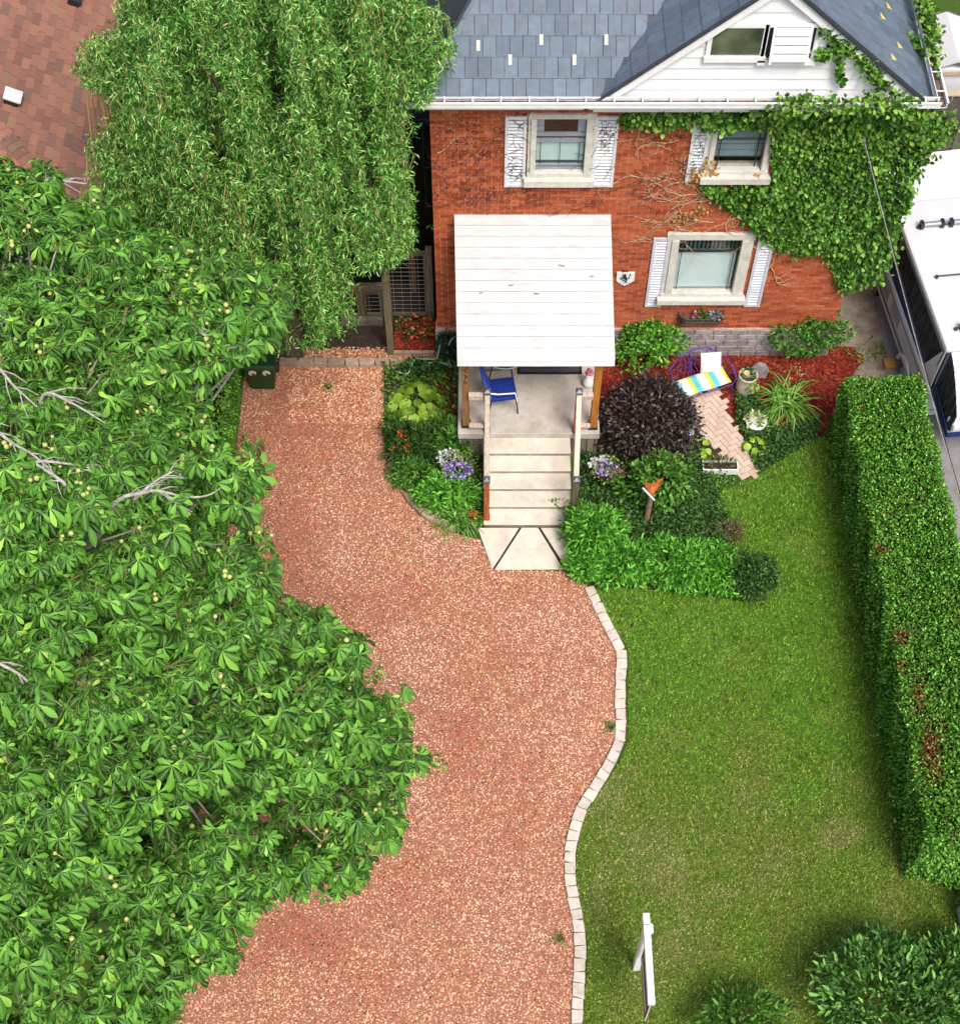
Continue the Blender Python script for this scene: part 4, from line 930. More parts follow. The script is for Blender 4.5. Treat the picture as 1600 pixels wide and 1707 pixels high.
MB().slab([(-.14, 0, 0), (.16, 0, 0), (.2, .02, .18), (.12, .03, .34), (-.02, .02, .40), (-.14, 0, .28)], .10, (0, -1, .1)).build('stone', M['block'], rock, False, bevel=.02)
wp = PG(1258, 712, 0)
bowl = thing('bowl_planter', 'white bowl planter with variegated leaves beside the daylilies', 'planter', wp)
MB().lathe([(.09, 0), (.15, .06), (.19, .15), (.20, .20), (.18, .20), (.0, .17)], (0, 0, 0), 22).build('pot', M['white'], bowl, False, smooth=True)
tuft('leaves', bowl, (-.04, .02, .2), .2, .17, .14, 150, .07, .04, leafm('variegated_leaf', [(0, (.12, .22, .05)), (.5, (.42, .48, .2)), (1, (.62, .64, .4))]), False)
# long white box planter
q0, q1 = PG(1170, 793, 0), PG(1229, 791, 0)
tb = thing('trough_planter', 'low white wooden trough at the edge of the garden path', 'planter', ((q0.x + q1.x) / 2, q0.y + .08, 0))
hx = (q1.x - q0.x) / 2; t = MB(); t.box(-hx, hx, -.07, -.05, 0, .17); t.box(-hx, hx, .13, .15, 0, .165); t.box(-hx, -hx + .02, -.05, .13, 0, .165); t.box(hx - .02, hx, -.05, .13, 0, .165); t.box(-hx + .02, hx - .02, -.05, .13, 0, .12, 1)
t.build('box', [M['white'], M['soil']], tb, False)
tuft('leaves', tb, (0, .05, .12), hx * .9, .12, .22, 110, .12, .02, leafm('mixed_leaf', [(0, (.05, .10, .02)), (.6, (.12, .20, .05)), (1, (.35, .30, .10))]), False)
# solar garden lamps in the purple bush
for i, (px, py) in enumerate(((1107, 727), (1152, 722))):
    p = PG(px, py, .75)
    s = thing('solar_lamp', 'clear glass globe garden lamp in front of the purple bush, ' + ('nearer the porch' if i == 0 else 'nearer the brick path'), 'garden lamp', (p.x, p.y, 0), group='globe garden lamps')
    MB().tube([(0, 0, 0), (0, 0, .66)], .01, 6).build('stake', M['steel'], s, False)
    MB().lathe([(.01, .64), (.05, .66), (.065, .71), (.06, .76), (.04, .79)], (0, 0, 0), 16).build('globe', glassm('lamp_glass_%d' % i, (.85, .9, .92), .35), s, False, smooth=True)
    MB().lathe([(.05, .785), (.055, .80), (.05, .815), (.005, .82)], (0, 0, 0), 16).build('cap', M['steel'], s, False, smooth=True)
# petunia pots
M['petal_purple'] = leafm('purple_petal', [(0, srgb(110, 70, 190)), (.6, srgb(156, 116, 216)), (1, srgb(206, 180, 236))], .6, .2, .2, (1, .9, 1.1))
M['petal_pale'] = leafm('pale_petal', [(0, srgb(206, 200, 214)), (1, srgb(240, 236, 226))], .6, .2, .2, (1, 1, .9))
M['leaf_yellowgreen'] = leafm('yellowgreen_leaf', [(0, (.10, .17, .03)), (.6, (.22, .30, .06)), (1, (.34, .40, .14))])
def petunia(px, py, label, spec, r=.33):
    p = PG(px, py, 0); t = thing('flower_pot', label, 'flower pot', p)
    MB().lathe([(.12, 0), (.14, .02), (.19, .36), (.205, .40), (.18, .40), (.0, .37)], (0, 0, 0), 18).build('pot', plain('dark_pot', (.035, .028, .026), .6, .2, 8), t, False, smooth=True)
    tuft('leaves', t, (0, 0, .44), r * .9, r * .9, .24, 330, .06, .03, M['leaf_yellowgreen'], False)
    for nm, c, rad, n, mt in spec: tuft(nm, t, (c[0], c[1], .5 + c[2]), rad, rad * .8, .16, n, .05, .05, mt, False)
    return t
petunia(761, 800, 'dark pot overflowing with purple and white petunias left of the steps', [('purple_blossoms', (.02, -.16, 0), .26, 240, M['petal_purple']), ('white_blossoms', (-.12, .08, .03), .22, 130, M['petal_pale'])])
petunia(1010, 810, 'dark pot of mixed pink, white and purple petunias right of the steps', [('pink_blossoms', (.16, -.1, -.02), .14, 70, M['petal_pink']), ('purple_blossoms', (-.06, -.02, .06), .22, 70, M['petal_purple']), ('white_blossoms', (-.14, .08, .04), .2, 110, M['petal_pale'])])
# bird feeder on its post
fp = PG(1076, 872, 0)
bf = thing('bird_feeder', 'rusty orange open winged bird feeder on a thick bark covered post', 'bird feeder', fp)
MB().tube([(0, 0, 0), (.01, 0, .4), (.02, .01, 1.0)], [.055, .05, .045], 9).build('post', plain('pale_log', srgb(150, 124, 104), .9, .3, 14, .2, bmp=.6), bf, False)
fz = 1.02; M['terracotta'] = plain('rusty_orange', srgb(206, 112, 58), .8, .25, 8, .3)
MB().slab([(-.02, -.14, fz), (.16, .06, fz + .12), (.22, .2, fz + .1), (.0, .16, fz + .02)], .015, (-.4, .1, 1)).build('roof_wing', M['terracotta'], bf, False)
MB().slab([(-.02, -.14, fz), (.0, .16, fz + .02), (-.14, .08, fz + .12)], .015, (.5, 0, 1)).build('roof_wing', M['newel'], bf, False)
MB().beam((-.16, -.02, fz + .13), (.05, -.18, fz - .02), .02, .03).build('ridge_trim', M['white'], bf, False)
# scalloped pink edging along the porch
p0, p1 = PG(758, 644, 0), PG(757, 716, 0)
sce = thing('scallop_edging', 'row of round pink terracotta edging pieces along the porch wall', 'edging', (p0 + p1) / 2)
for k in range(5):
    p = p0.lerp(p1, k / 4)
    MB().lathe([(.0, .015), (.05, .02), (.055, .045), (.04, .06), (.0, .065)], (p.x, p.y, 0), 10).build('scallop', plain('pink_clay_%d' % k, srgb(214, 160 + 4 * k, 140), .8, .15, 12), sce)
pebbles('river_stones', [(PG(*p).x, PG(*p).y) for p in [(756, 603), (774, 603), (774, 642), (756, 642)]], 90, .01, .02, .045, M['stone_edge'], 'pale rounded pebbles beside the porch corner', 'pebbles')
# hose
hs = thing('garden_hose', 'looping green garden hose hanging over the bed by the house corner', 'hose', PG(735, 600, 0))
M['hose'] = plain('hose_green', srgb(150, 190, 166), .45, .12, 12, .5)
hpts = [PG(x, y, z) for x, y, z in [(764, 560, .55), (752, 566, .75), (745, 590, .3), (752, 612, .1), (742, 606, .25), (725, 603, .3), (705, 609, .25), (690, 616, .12), (706, 615, .1), (728, 607, .2), (748, 606, .2), (757, 614, .05)]]
def smooth_pts(p, n=5):
    out = []
    for i in range(len(p) - 1):
        a, b, c, d = p[max(i - 1, 0)], p[i], p[i + 1], p[min(i + 2, len(p) - 1)]
        for k in range(n):
            t = k / n; out.append(.5 * ((2 * b) + (c - a) * t + (2 * a - 5 * b + 4 * c - d) * t * t + (3 * b - a - 3 * c + d) * t ** 3))
    return out + [p[-1]]
MB().tube(smooth_pts(hpts), .015, 6).build('tubing', M['hose'], hs)
MB().tube(smooth_pts([PG(x, y, z) for x, y, z in [(656, 618, .02), (664, 620, .15), (680, 622, .18), (690, 600, .32), (700, 598, .34), (726, 598, .3), (730, 590, .4), (733, 575, .6)]]), .012, 6).build('tubing', M['hose'], hs)
# wheeled bin with googly eyes
bp_ = PG(440, 634, 0)
bn = thing('wheeled_bin', 'dark green kitchen waste bin with two cartoon eyes by the gravel', 'bin', bp_)
M['bin'] = plain('green_plastic', srgb(28, 62, 26), .5, .15, 6, .4)
def taper(m, w0, d0, w1, d1, z0, z1):
    m.add([(-w0, -d0, z0), (w0, -d0, z0), (w0, d0, z0), (-w0, d0, z0), (-w1, -d1, z1), (w1, -d1, z1), (w1, d1, z1), (-w1, d1, z1)], BOXF); return m
taper(MB(), .22, .22, .29, .27, 0, .66).build('body', M['bin'], bn, False, bevel=.03, seg=2)
taper(MB(), .31, .29, .28, .24, .665, .73).build('lid', M['bin'], bn, False, bevel=.02, seg=2)
for sx in (-.13, .13):
    e = MB(); e.lathe([(0.001, 0), (.075, .004), (.07, .016), (.001, .02)], (0, 0, 0), 16)
    e.v = [(x + sx, -.262 - z, .56 + y) for x, y, z in e.v]; eo = e.build('eye', plain('eye_white_%d' % (sx > 0), srgb(206, 198, 176), .5, .05, 6), bn, False)
    q = MB(); q.lathe([(.001, 0), (.032, .002), (.001, .006)], (0, 0, 0), 12); q.v = [(x + sx + .02, -.284 - z, .535 + y) for x, y, z in q.v]; q.build('pupil', M['black_metal'], eo, False)
MB().tube([(-.3, .2, .62), (-.3, .34, .64), (.3, .34, .64), (.3, .2, .62)], .018, 6).build('handle', M['bin'], bn, False)
for sx in (-1, 1):
    w_ = MB(); w_.lathe([(.03, -.025), (.1, -.025), (.1, .025), (.03, .025)], (0, 0, 0), 14); w_.v = [(sx * .25 + z, .25 + x, .1 + y) for x, y, z in w_.v]; w_.build('wheel', M['black_metal'], bn, False)

# ================================================================ WIRE GATE, RAISED BED, SHADE BACKDROP BY THE WILLOW
gy = PG(690, 528, 0).y
gate = thing('wire_gate', 'weathered timber gate and fence filled with wire mesh beside the house', 'gate', (PY(650, 560, gy).x, gy, 0))
def post_px(px, pyt, pyb, Y, w, mat=M['green_wood'], name='post'):
    x = PY(px, pyb, Y).x; z1 = PY(px, pyt, Y).z; MB().box(x - w / 2, x + w / 2, Y - w / 2, Y + w / 2, 0, z1).build(name, mat, gate, bevel=.006); return x, z1
x3, z3 = post_px(652, 462, 588, PG(655, 588, 0).y, .13)
x4, z4 = post_px(646, 470, 540, gy - .05, .11); x5, z5 = post_px(719, 413, 530, gy, .12, M['grey_wood'])
x6, z6 = post_px(576, 470, 545, gy - .05, .10); x7, z7 = post_px(607, 472, 545, gy - .05, .07)
def mesh_panel(x0, x1, z0, z1, Y, dx, dz):
    f = MB(); f.box(x0, x1, Y - .03, Y + .03, z1 - .09, z1); f.box(x0, x1, Y - .03, Y + .03, z0, z0 + .06); f.box(x0, x0 + .05, Y - .028, Y + .028, z0 + .06, z1 - .09); f.box(x1 - .05, x1, Y - .028, Y + .028, z0 + .06, z1 - .09); fo = f.build('panel_frame', M['green_wood'], gate)
    w_ = MB(); z = z0 + .1
    while z < z1 - .1: w_.tube([(x0 + .04, Y - .02, z), (x1 - .04, Y - .02, z)], .006, 4); z += dz
    x = x0 + .1
    while x < x1 - .06: w_.tube([(x, Y - .014, z0 + .05), (x, Y - .014, z1 - .06)], .004, 4); x += dx
    w_.build('wire_mesh', M['steel'], fo)
mesh_panel(x4 + .06, x5 - .06, .06, z5 - .1, gy, .16, .115); mesh_panel(x6 + .05, x7 - .04, .1, z7 - .15, gy - .05, .14, .11); mesh_panel(x7 + .04, x4 - .06, .1, z7 - .15, gy - .05, .2, .11)
MB().beam((x6 - .3, gy - .12, z4 - .12), (x4 + .06, gy - .12, z4 - .02), .09, .14).build('top_beam', M['green_wood'], gate, bevel=.006)
MB().box(x6 - .05, x4 - .08, gy - .22, gy - .12, 0, .16).build('kickboard', M['grey_wood'], gate)
MB().beam((x4, gy - .02, z5 - .2), (x3, PG(655, 588, 0).y, z3 - .2), .06, .1).build('side_beam', M['green_wood'], gate)
# black boards added to paint in the deep shade of the side passage
sh = thing('shade_backdrop', 'black board backdrop added for the shade between willow and house', 'shed', (-2.4, 20.2, 0))
M['shade_wood'] = wood('shade_black', (.012, .010, .009), (.004, .004, .004))
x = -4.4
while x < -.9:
    MB().box(x, x + .19, 20.15, 20.18, 0, 4.0).build('board', M['shade_wood'], sh); x += .2
MB().box(-4.4, -.85, 20.18, 22.0, 3.98, 4.06).build('roof', M['shade_wood'], sh)
for px, a, b in ((678, 232, 300), (686, 338, 412)):
    p = PY(px, b, 19.9); p2 = PY(px, a, 19.9); MB().box(p.x - .05, p.x + .05, 19.88, 19.98, 0 if b > 400 else p.z, p2.z).build('post', M['post_brown'], sh)
# raised flower bed
r0 = [PG(657, 582, .12), PG(727, 582, .12)]
rbed = thing('raised_bed', 'small raised bed of red mulch beside the brick corner', 'flower bed', ((r0[0].x + r0[1].x) / 2, r0[0].y + .4, 0))
yb = PG(690, 528, .12).y - .1
MB().box(r0[0].x, r0[1].x, r0[0].y, yb, 0, .12).build('mulch', M['mulch_base'], rbed)
MB().box(r0[0].x - .02, r0[1].x + .02, r0[0].y - .07, r0[0].y - .004, 0, .10).build('edging_board', M['stone_dull'], rbed)
pebbles('mulch_chips', [(r0[0].x, r0[0].y), (r0[1].x, r0[0].y), (r0[1].x, yb), (r0[0].x, yb)], 1500, .12, .01, .022, M['mulch'], 'red wood chips filling the small raised bed by the gate', 'mulch', flat=.4, long=2, tilt=.3)
M['petal_red'] = leafm('red_petal', [(0, srgb(200, 40, 30)), (.6, srgb(236, 84, 60)), (1, srgb(244, 140, 120))], .6, .2, .2, (1, .6, .5))
for k in range(9):
    px = (670, 692, 714, 668, 694, 716, 676, 700, 716)[k]; py = (538, 536, 538, 552, 552, 552, 565, 566, 565)[k]
    p = PG(px + random.uniform(-4, 4), py + random.uniform(-3, 3), .12)
    t = thing('bedding_plant', 'little red flowering bedding plant in the raised bed, %s row, %s' % (('back', 'middle', 'front')[k // 3], ('gate post end', 'centre', 'brick wall end')[k % 3]), 'plant', p, group='red bedding plants in the raised bed')
    tuft('leaves', t, (0, 0, .02), .09, .09, .10, 46, .06, .04, M['leaf_dark'], False); tuft('blossoms', t, (0, 0, .07), .10, .10, .07, 16, .045, .05, M['petal_red'], False)

# ================================================================ NEIGHBOUR'S HOUSE ON THE LEFT
nx, ny, nz, nm = PG(160, 395, 3.2).x, PG(160, 395, 3.2).y, 3.2, .5
nh = thing('neighbour_house', 'neighbouring white house with brown pink asphalt shingle hip roof', 'house', (nx - 2, ny + 2, 0))
w_ = MB(); w_.box(nx - 9, nx - .4, ny + .4, ny + 9, 0, nz - .05); w_.build('wall', M['siding'], nh)
RUNR = 5.0
nr = MB()
nr.slab([(nx, ny + 10, nz), (nx, ny, nz), (nx - RUNR, ny + RUNR, nz + nm * RUNR), (nx - RUNR, ny + 10, nz + nm * RUNR)], -.08, (nm, 0, 1))
nr.slab([(nx, ny, nz), (nx - 9, ny, nz), (nx - 9, ny + RUNR, nz + nm * RUNR), (nx - RUNR, ny + RUNR, nz + nm * RUNR)], -.08, (0, -nm, 1))
nro = nr.build('roof', plain('roof_felt', (.10, .055, .045), .9, .2, 10), nh)
uy = Vector((-1, 0, nm)).normalized(); ux = Vector((0, 1, 0)); n_ = ux.cross(uy); n_ = n_ if n_.z > 0 else -n_
ex, tab = .142, .305; tiles = []
for r_ in range(24):
    X = nx - uy.x * -1 * 0 + uy.x * r_ * ex; Z = nz + uy.z * r_ * ex; y = ny + (nx - X) + (tab * .5 if r_ % 2 else 0) * 1.0 + (.07 * (r_ % 3))
    while y < ny + 6.6:
        tiles.append((Vector((X, y, Z)))); y += tab
def tile_geo(P, ux_, uy_, nn, w_, h_):
    g = .005; pts = [P + ux_ * g, P + ux_ * (w_ - g), P + ux_ * (w_ - g) + uy_ * (h_ + .02), P + ux_ * g + uy_ * (h_ + .02)]
    lift = (.017, .017, .006, .006); v = pts + [p + nn * q for p, q in zip(pts, lift)]
    return v, ([(4, 5, 6, 7), (0, 1, 5, 4), (1, 2, 6, 5), (3, 0, 4, 7)] if ux_.cross(uy_).dot(nn) > 0 else [(7, 6, 5, 4), (4, 5, 1, 0), (5, 6, 2, 1), (7, 4, 0, 3)])
tpx, tpy, _ = proj(np.array([list(p) for p in tiles])); rank = np.argsort(np.where((tpx > -20) & (tpx < 210) & (tpy > -20) & (tpy < 390), 0, 1) * 1e4 - tpy)
sing = set(rank[:285].tolist()); rest = MB()
tv_, tf_ = tile_geo(Vector((0, 0, 0)), ux, uy, n_, tab, ex); tm = MB(); tm.add(tv_, tf_); tme = tm.mesh('shingle', M['tan_shingle'])
for i, P in enumerate(tiles):
    if i in sing: put('shingle', tme, nro, True, P)
    else: v, f = tile_geo(P, ux, uy, n_, tab, ex); rest.add(v, f)
ux2, uy2 = Vector((-1, 0, 0)), Vector((0, 1, nm)).normalized(); n2 = ux2.cross(uy2); n2 = n2 if n2.z > 0 else -n2
for r_ in range(24):
    Y = ny + uy2.y * r_ * ex; Z = nz + uy2.z * r_ * ex; x = nx - (Y - ny) - (.15 if r_ % 2 else 0)
    while x > nx - 4.5: v, f = tile_geo(Vector((x, Y, Z)), ux2, uy2, n2, tab, ex); rest.add(v, f); x -= tab
reg(rest.build('shingle_courses', M['tan_shingle'], nro), kind='stuff')
hd = Vector((-1, 1, nm)).normalized()
for k in range(30):
    a = Vector((nx, ny, nz + .02)) + hd * (k * .15); b = a + hd * .17; m = MB(); l_, r_ = Vector((-.10, -.10, -.03)), Vector((.10, .10, -.03)); u_ = Vector((0, 0, .02))
    m.add([a + l_ + u_ * .6, a + u_, a + r_ + u_ * .6, b + l_, b, b + r_, a + l_, a + r_], [(1, 0, 3, 4), (2, 1, 4, 5), (6, 0, 1), (7, 1, 2)]); m.build('hip_cap', M['tan_shingle'], nro)
g_ = MB(); g_.beam((nx + .07, ny - .1, nz - .03), (nx + .07, ny + 9, nz - .03), .11, .09); g_.build('gutter', M['shutter_pale'], nh)
vz = PG(20, 165, 4.6)
v_ = MB(); vx = -8.15; vy = PY(20, 165, 21.3).y
def on_roof(px, py):
    for X in np.linspace(nx, nx - RUNR, 600):
        zz = nz + nm * (nx - X); p = PG(px, py, zz)
        if p.x > X: return Vector((X, p.y, zz))
    return Vector((nx - 2, ny + 3, nz + nm * 2))
RN = Matrix((uy.cross(n_).normalized(), uy, n_)).transposed()
for (px, py, s, mt, nmx) in ((19, 168, .30, M['shutter_pale'], 'roof_vent'), (122, 4, .26, M['black_metal'], 'roof_vent')):
    P = on_roof(px, py); MB().obox(P + n_ * .07, (s * .8, s * .8, .14), RN).build(nmx, M['black_metal'], nh)
    MB().obox(P + n_ * .15 , (s, s * 1.05, .05), RN).build('vent_hood', mt, nh, bevel=.015, seg=2)
# ================================================================ CAMPER, FENCE, SHED, CABLE, SIGN
cA, cB = PG(1533, 690, .45), PG(1462, 480, .45); cang = math.atan2(cB.y - cA.y, cB.x - cA.x) - math.pi / 2; CLn = (cB - cA).length + .35; CW = 2.1
cmp_ = thing('camper_trailer', 'white pop up tent camper with raised roof and fold out bunks on the drive', 'camper', (cA.x, cA.y, 0), cang)
M['camper'] = plain('camper_paint', srgb(206, 212, 220), .35, .05, 3, .5, dirt=srgb(150, 152, 156), dirt_amt=.35, dirt_scale=3)
M['camper_roof'] = plain('camper_roof', (.62, .62, .63), .4, .03, 2, .5, dirt=(.6, .6, .58), dirt_amt=.25, dirt_scale=1.5)
M['canvas_w'] = plain('white_vinyl', (.76, .77, .80), .55, .05, 3, .35, dirt=(.55, .55, .57), dirt_amt=.3, dirt_scale=2)
M['mesh_dark'] = plain('screen_mesh', (.05, .05, .058), .8, .5, 5, .2, stretch=(3, 3, .6))
M['navy'] = plain('navy_vinyl', srgb(24, 42, 104), .5, .15, 6, .4)
M['grey_alu'] = plain('aluminium', srgb(150, 158, 166), .35, .08, 8, .5, .5)
body = MB(); body.box(0, CW, 0, CLn, .42, 1.12); body.build('body', M['camper'], cmp_, False, bevel=.03, seg=2)
MB().box(-.03, .04, -.02, CLn + .02, 1.06, 1.2).build('body_rail', M['camper'], cmp_, False, bevel=.02)
for z, t, mt in ((.56, .035, M['black_metal']), (.63, .018, M['grey_alu']), (1.0, .014, M['black_metal'])): MB().box(-.008, .002, .15, CLn - .15, z, z + t).build('side_stripe', mt, cmp_, False)
MB().box(-.012, .004, 1.8, 2.3, .72, .95).build('access_hatch', M['grey_alu'], cmp_, False, bevel=.006)
for k in range(3): MB().box(-.012, .004, 2.5, 2.85, .7 + .09 * k, .76 + .09 * k).build('side_vent', M['grey_alu'], cmp_, False)
wh = MB(); wh.lathe([(.06, -.09), (.26, -.09), (.29, -.05), (.29, .05), (.26, .09), (.06, .09)], (0, 0, 0), 22); wh.v = [(.12 + z, 1.05 + x, .29 + y) for x, y, z in wh.v]; wo = wh.build('wheel', M['black_metal'], cmp_, False)
hb = MB(); hb.lathe([(.001, 0), (.15, .0), (.13, .03), (.001, .035)], (0, 0, 0), 16); hb.v = [(.02 - z, 1.05 + x, .29 + y) for x, y, z in hb.v]; hb.build('hubcap', M['grey_alu'], wo, False)
fa = MB(); fa.tube([(0, 1.05 + .36 * math.cos(a), .34 + .3 * math.sin(a)) for a in np.linspace(0, math.pi, 12)], .04, 6); fa.build('wheel_arch', M['camper'], cmp_, False)
MB().box(.25, .45, -.02, .002, .82, .94).build('tail_light', plain('red_lens', srgb(120, 16, 16), .3, .1, 5), cmp_, False)
MB().box(.0, CW, -.04, -.003, .44, .56).build('bumper', M['camper'], cmp_, False, bevel=.01)
MB().box(.05, .27, -.018, .002, .98, 1.08).build('corner_cap', M['white'], cmp_, False)
# tent walls
ZRf = 2.27
tw = MB(); 
nseg = 40
for k in range(nseg):
    y0, y1 = CLn * k / nseg, CLn * (k + 1) / nseg; o0, o1 = .012 * math.sin(k * 1.9), .012 * math.sin((k + 1) * 1.9)
    tw.add([(.03 + o0, y0, 1.19), (.03 + o1, y1, 1.19), (.06 - o1, y1, ZRf - .02), (.06 - o0, y0, ZRf - .02)], [(3, 2, 1, 0)])
tw.build('tent_wall', M['mesh_dark'], cmp_, False)
MB().slab([(.018, .0, 1.2), (.018, CLn, 1.2), (.045, CLn, 1.42), (.045, 0, 1.42)], .012, (-1, 0, 0)).build('navy_skirt', M['navy'], cmp_, False)
for y in (.03, CLn * .8): MB().beam((.01, y + .1, 1.2), (.03, y, ZRf), .04, .06).build('tent_pole', M['grey_alu'], cmp_, False)
MB().slab([(.0, .0, 1.25), (.0, .5, 1.25), (.02, .06, ZRf - .05), (.02, 0, ZRf - .05)], .01, (-1, 0, 0)).build('vinyl_flap', M['canvas_w'], cmp_, False)
# roof
rf_ = MB(); rf_.box(-.02, CW + .02, -.05, CLn + .05, ZRf - .02, ZRf + .10); rfo = rf_.build('roof', M['camper_roof'], cmp_, False, bevel=.035, seg=2)
MB().box(-.035, -.02, -.05, CLn + .05, ZRf - .05, ZRf + .05).build('roof_edge_trim', M['grey_alu'], rfo, False)
for y in (.35, 1.55, 2.75):
    MB().tube([(.22, y, ZRf + .15), (CW - .2, y, ZRf + .15)], .014, 6).build('roof_bar', M['black_metal'], rfo, False)
    for x in (.25, CW - .25): MB().box(x - .02, x + .02, y - .025, y + .025, ZRf + .10, ZRf + .16).build('bar_foot', M['black_metal'], rfo, False)
for y, xs_ in ((.35, (.35, .95)), (2.75, (.3, .85))):
    for x in xs_:
        c = MB(); c.tube([(x, y, ZRf + .19), (x + .38, y, ZRf + .19)], .045, 10); co = c.build('roof_cradle', M['grey_alu'], rfo, False)
        for q in (x, x + .38): MB().box(q - .03, q + .03, y - .06, y + .06, ZRf + .12, ZRf + .25).build('cradle_clamp', M['black_metal'], co, False)
# near bunk
bx0, by1 = -.02, -.98
MB().box(.05, CW - .05, by1, -.04, 1.08, 1.16).build('bunk_board', M['camper'], cmp_, False, bevel=.01)
MB().slab([(.03, -.02, 1.42), (.03, -.02, 1.14), (.03, by1 - .02, 1.10), (.03, by1 - .02, 1.24)], .012, (-1, 0, 0)).build('navy_skirt', M['navy'], cmp_, False)
MB().slab([(.03, by1 - .02, 1.10), (CW, by1 - .02, 1.10), (CW, by1 - .02, 1.24), (.03, by1 - .02, 1.24)], .012, (0, -1, 0)).build('navy_skirt', M['navy'], cmp_, False)
tw = MB(); n = 16
for k in range(n):
    a0, a1 = k / n, (k + 1) / n; o = .02 * math.sin(k * 2.1); o1 = .02 * math.sin((k + 1) * 2.1)
    top = lambda a: ZRf - .03 - (.62 * a ** 1.6)
    tw.add([(.05 + o, -.03 + (by1 + .06) * a0, 1.2), (.05 + o1, -.03 + (by1 + .06) * a1, 1.2), (.10 - o1, -.03 + (by1 + .06) * a1, top(a1)), (.10 - o, -.03 + (by1 + .06) * a0, top(a0))], [(0, 1, 2, 3)])
tw.build('bunk_screen', M['mesh_dark'], cmp_, False)
def bunk_top(y0, y1, name, drop=.62):
    m = MB(); nx_, ny_ = 10, 8; V = []
    for i in range(nx_ + 1):
        for j in range(ny_ + 1):
            u, v = i / nx_, j / ny_; x = .10 + (CW - .2) * u; y = y0 + (y1 - y0) * v; z = ZRf - .02 - drop * v ** 1.6 + .02 * math.sin(9 * u) * v - .03 * math.sin(math.pi * v); V.append((x, y, z))
    V2 = [(x, y, z - .012) for x, y, z in V]
    Fc = [(i * (ny_ + 1) + j, (i + 1) * (ny_ + 1) + j, (i + 1) * (ny_ + 1) + j + 1, i * (ny_ + 1) + j + 1) for i in range(nx_) for j in range(ny_)]
    m.add(V, Fc); m.build(name, M['canvas_w'], cmp_, False, smooth=True)
    e = MB(); e.add([(.10, y1, ZRf - drop - .02), (CW - .1, y1, ZRf - drop - .02), (CW - .1, y1, 1.16), (.10, y1, 1.16)], [(0, 1, 2, 3)]); e.build('bunk_end', M['canvas_w'], cmp_, False)
bunk_top(-.04, by1 + .03, 'bunk_canvas'); bunk_top(CLn + .04, CLn + 1.5, 'bunk_canvas', .15)
MB().box(.05, CW - .05, CLn, CLn + 1.25, 1.06, 1.14).build('bunk_board', M['camper'], cmp_, False)
m = MB(); m.slab([(.09, CLn, 1.14), (.09, CLn + 1.5, 1.14), (.09, CLn + 1.5, 2.06), (.09, CLn + .6, 2.16), (.09, CLn, 2.22)], .012, (-1, 0, 0)); m.build('bunk_side', M['canvas_w'], cmp_, False)
fl_ = MB(); fl_.obox((.12, by1 + .1, 1.34), (.10, .26, .16), Matrix.Rotation(R(12), 3, 'Z')); fl_.build('folded_flap', M['canvas_w'], cmp_, False, bevel=.04, seg=2)
for x, y in ((.15, .15), (CW - .15, .15), (.15, CLn - .15), (CW - .15, CLn - .15)): MB().box(x - .03, x + .03, y - .03, y + .03, 0, .42).build('jack', M['black_metal'], cmp_, False)
# wheel chock board
wc = PG(1482, 610, 0); ck = thing('wheel_block', 'small tan wooden block on the ground beside the camper wheel', 'block', wc, R(4))
MB().box(-.11, .11, -.10, .12, 0, .10).build('board', wood('tan_board', srgb(196, 158, 96), srgb(150, 112, 62), axis=0), ck, False, bevel=.006)
# board fence
fY = 23.5; fn = thing('board_fence', 'weathered grey vertical board fence behind the camper', 'fence', (8.2, fY, 0))
x = 6.9; k = 0
while x < 12:
    MB().box(x, x + .135, fY - .02 * (k % 2), fY + .022 - .02 * (k % 2), .03, 1.78 + random.uniform(-.01, .01)).build('board', M['fence_wood'], fn); x += .15; k += 1
MB().box(6.9, 12, fY - .06, fY + .06, 1.80, 1.85).build('cap_rail', M['fence_rail'], fn, bevel=.006); MB().box(6.9, 12, fY + .03, fY + .07, .4, .5).build('back_rail', M['fence_wood'], fn)
# white roofed shed
sx0, sx1 = PG(1520, 36, 2.1).x, PG(1625, 36, 2.1).x; syA, syB = 23.85, PG(1520, 36, 2.1).y; sxc = (sx0 + sx1) / 2
st = thing('storage_shed', 'small storage shed with plain white gable roof behind the fence', 'shed', (sxc, (syA + syB) / 2, 0))
MB().box(sx0 + .1, sx1 - .1, syA + .05, syB - .05, 0, 2.1).build('wall', M['siding'], st)
for a, b in ((sx0, sxc), (sx1, sxc)):
    pts = [(a, syA, 2.1), (a, syB, 2.1), (b, syB, 2.36), (b, syA, 2.36)]; MB().slab(pts if a < b else pts[::-1], .05, (0, 0, -1)).build('roof_panel', M['camper_roof'], st)
    MB().beam((a, syB + .02, 2.08), (b, syB + .02, 2.34), .03, .06).build('roof_trim', M['fence_wood'], st)
MB().beam((sx0 + .03, syA - .02, 2.06), (sx1 - .03, syA - .02, 2.06), .03, .06).build('eave_board', M['fence_rail'], st)
# overhead service cable
ca, cb = PY(1440, 232, YF - .25), PG(1660, 1040, 5.0)
cab = thing('service_cable', 'thin pale overhead cable slanting from the ivy towards the street', 'cable', ca)
MB().tube([ca.lerp(cb, t / 24) + Vector((0, 0, -.10 * 4 * (t / 24) * (1 - t / 24))) for t in range(25)], .008, 6).build('wire', plain('cable_grey', srgb(150, 146, 140), .6, .3, 8), cab)
MB().tube([ca.lerp(cb, t / 24) + Vector((.03, 0, -.012 - .10 * 4 * (t / 24) * (1 - t / 24))) for t in range(25)], .006, 5).build('wire', M['black_metal'], cab)
MB().obox(ca + Vector((0, .1, 0)), (.05, .25, .05)).build('anchor', M['steel'], cab)
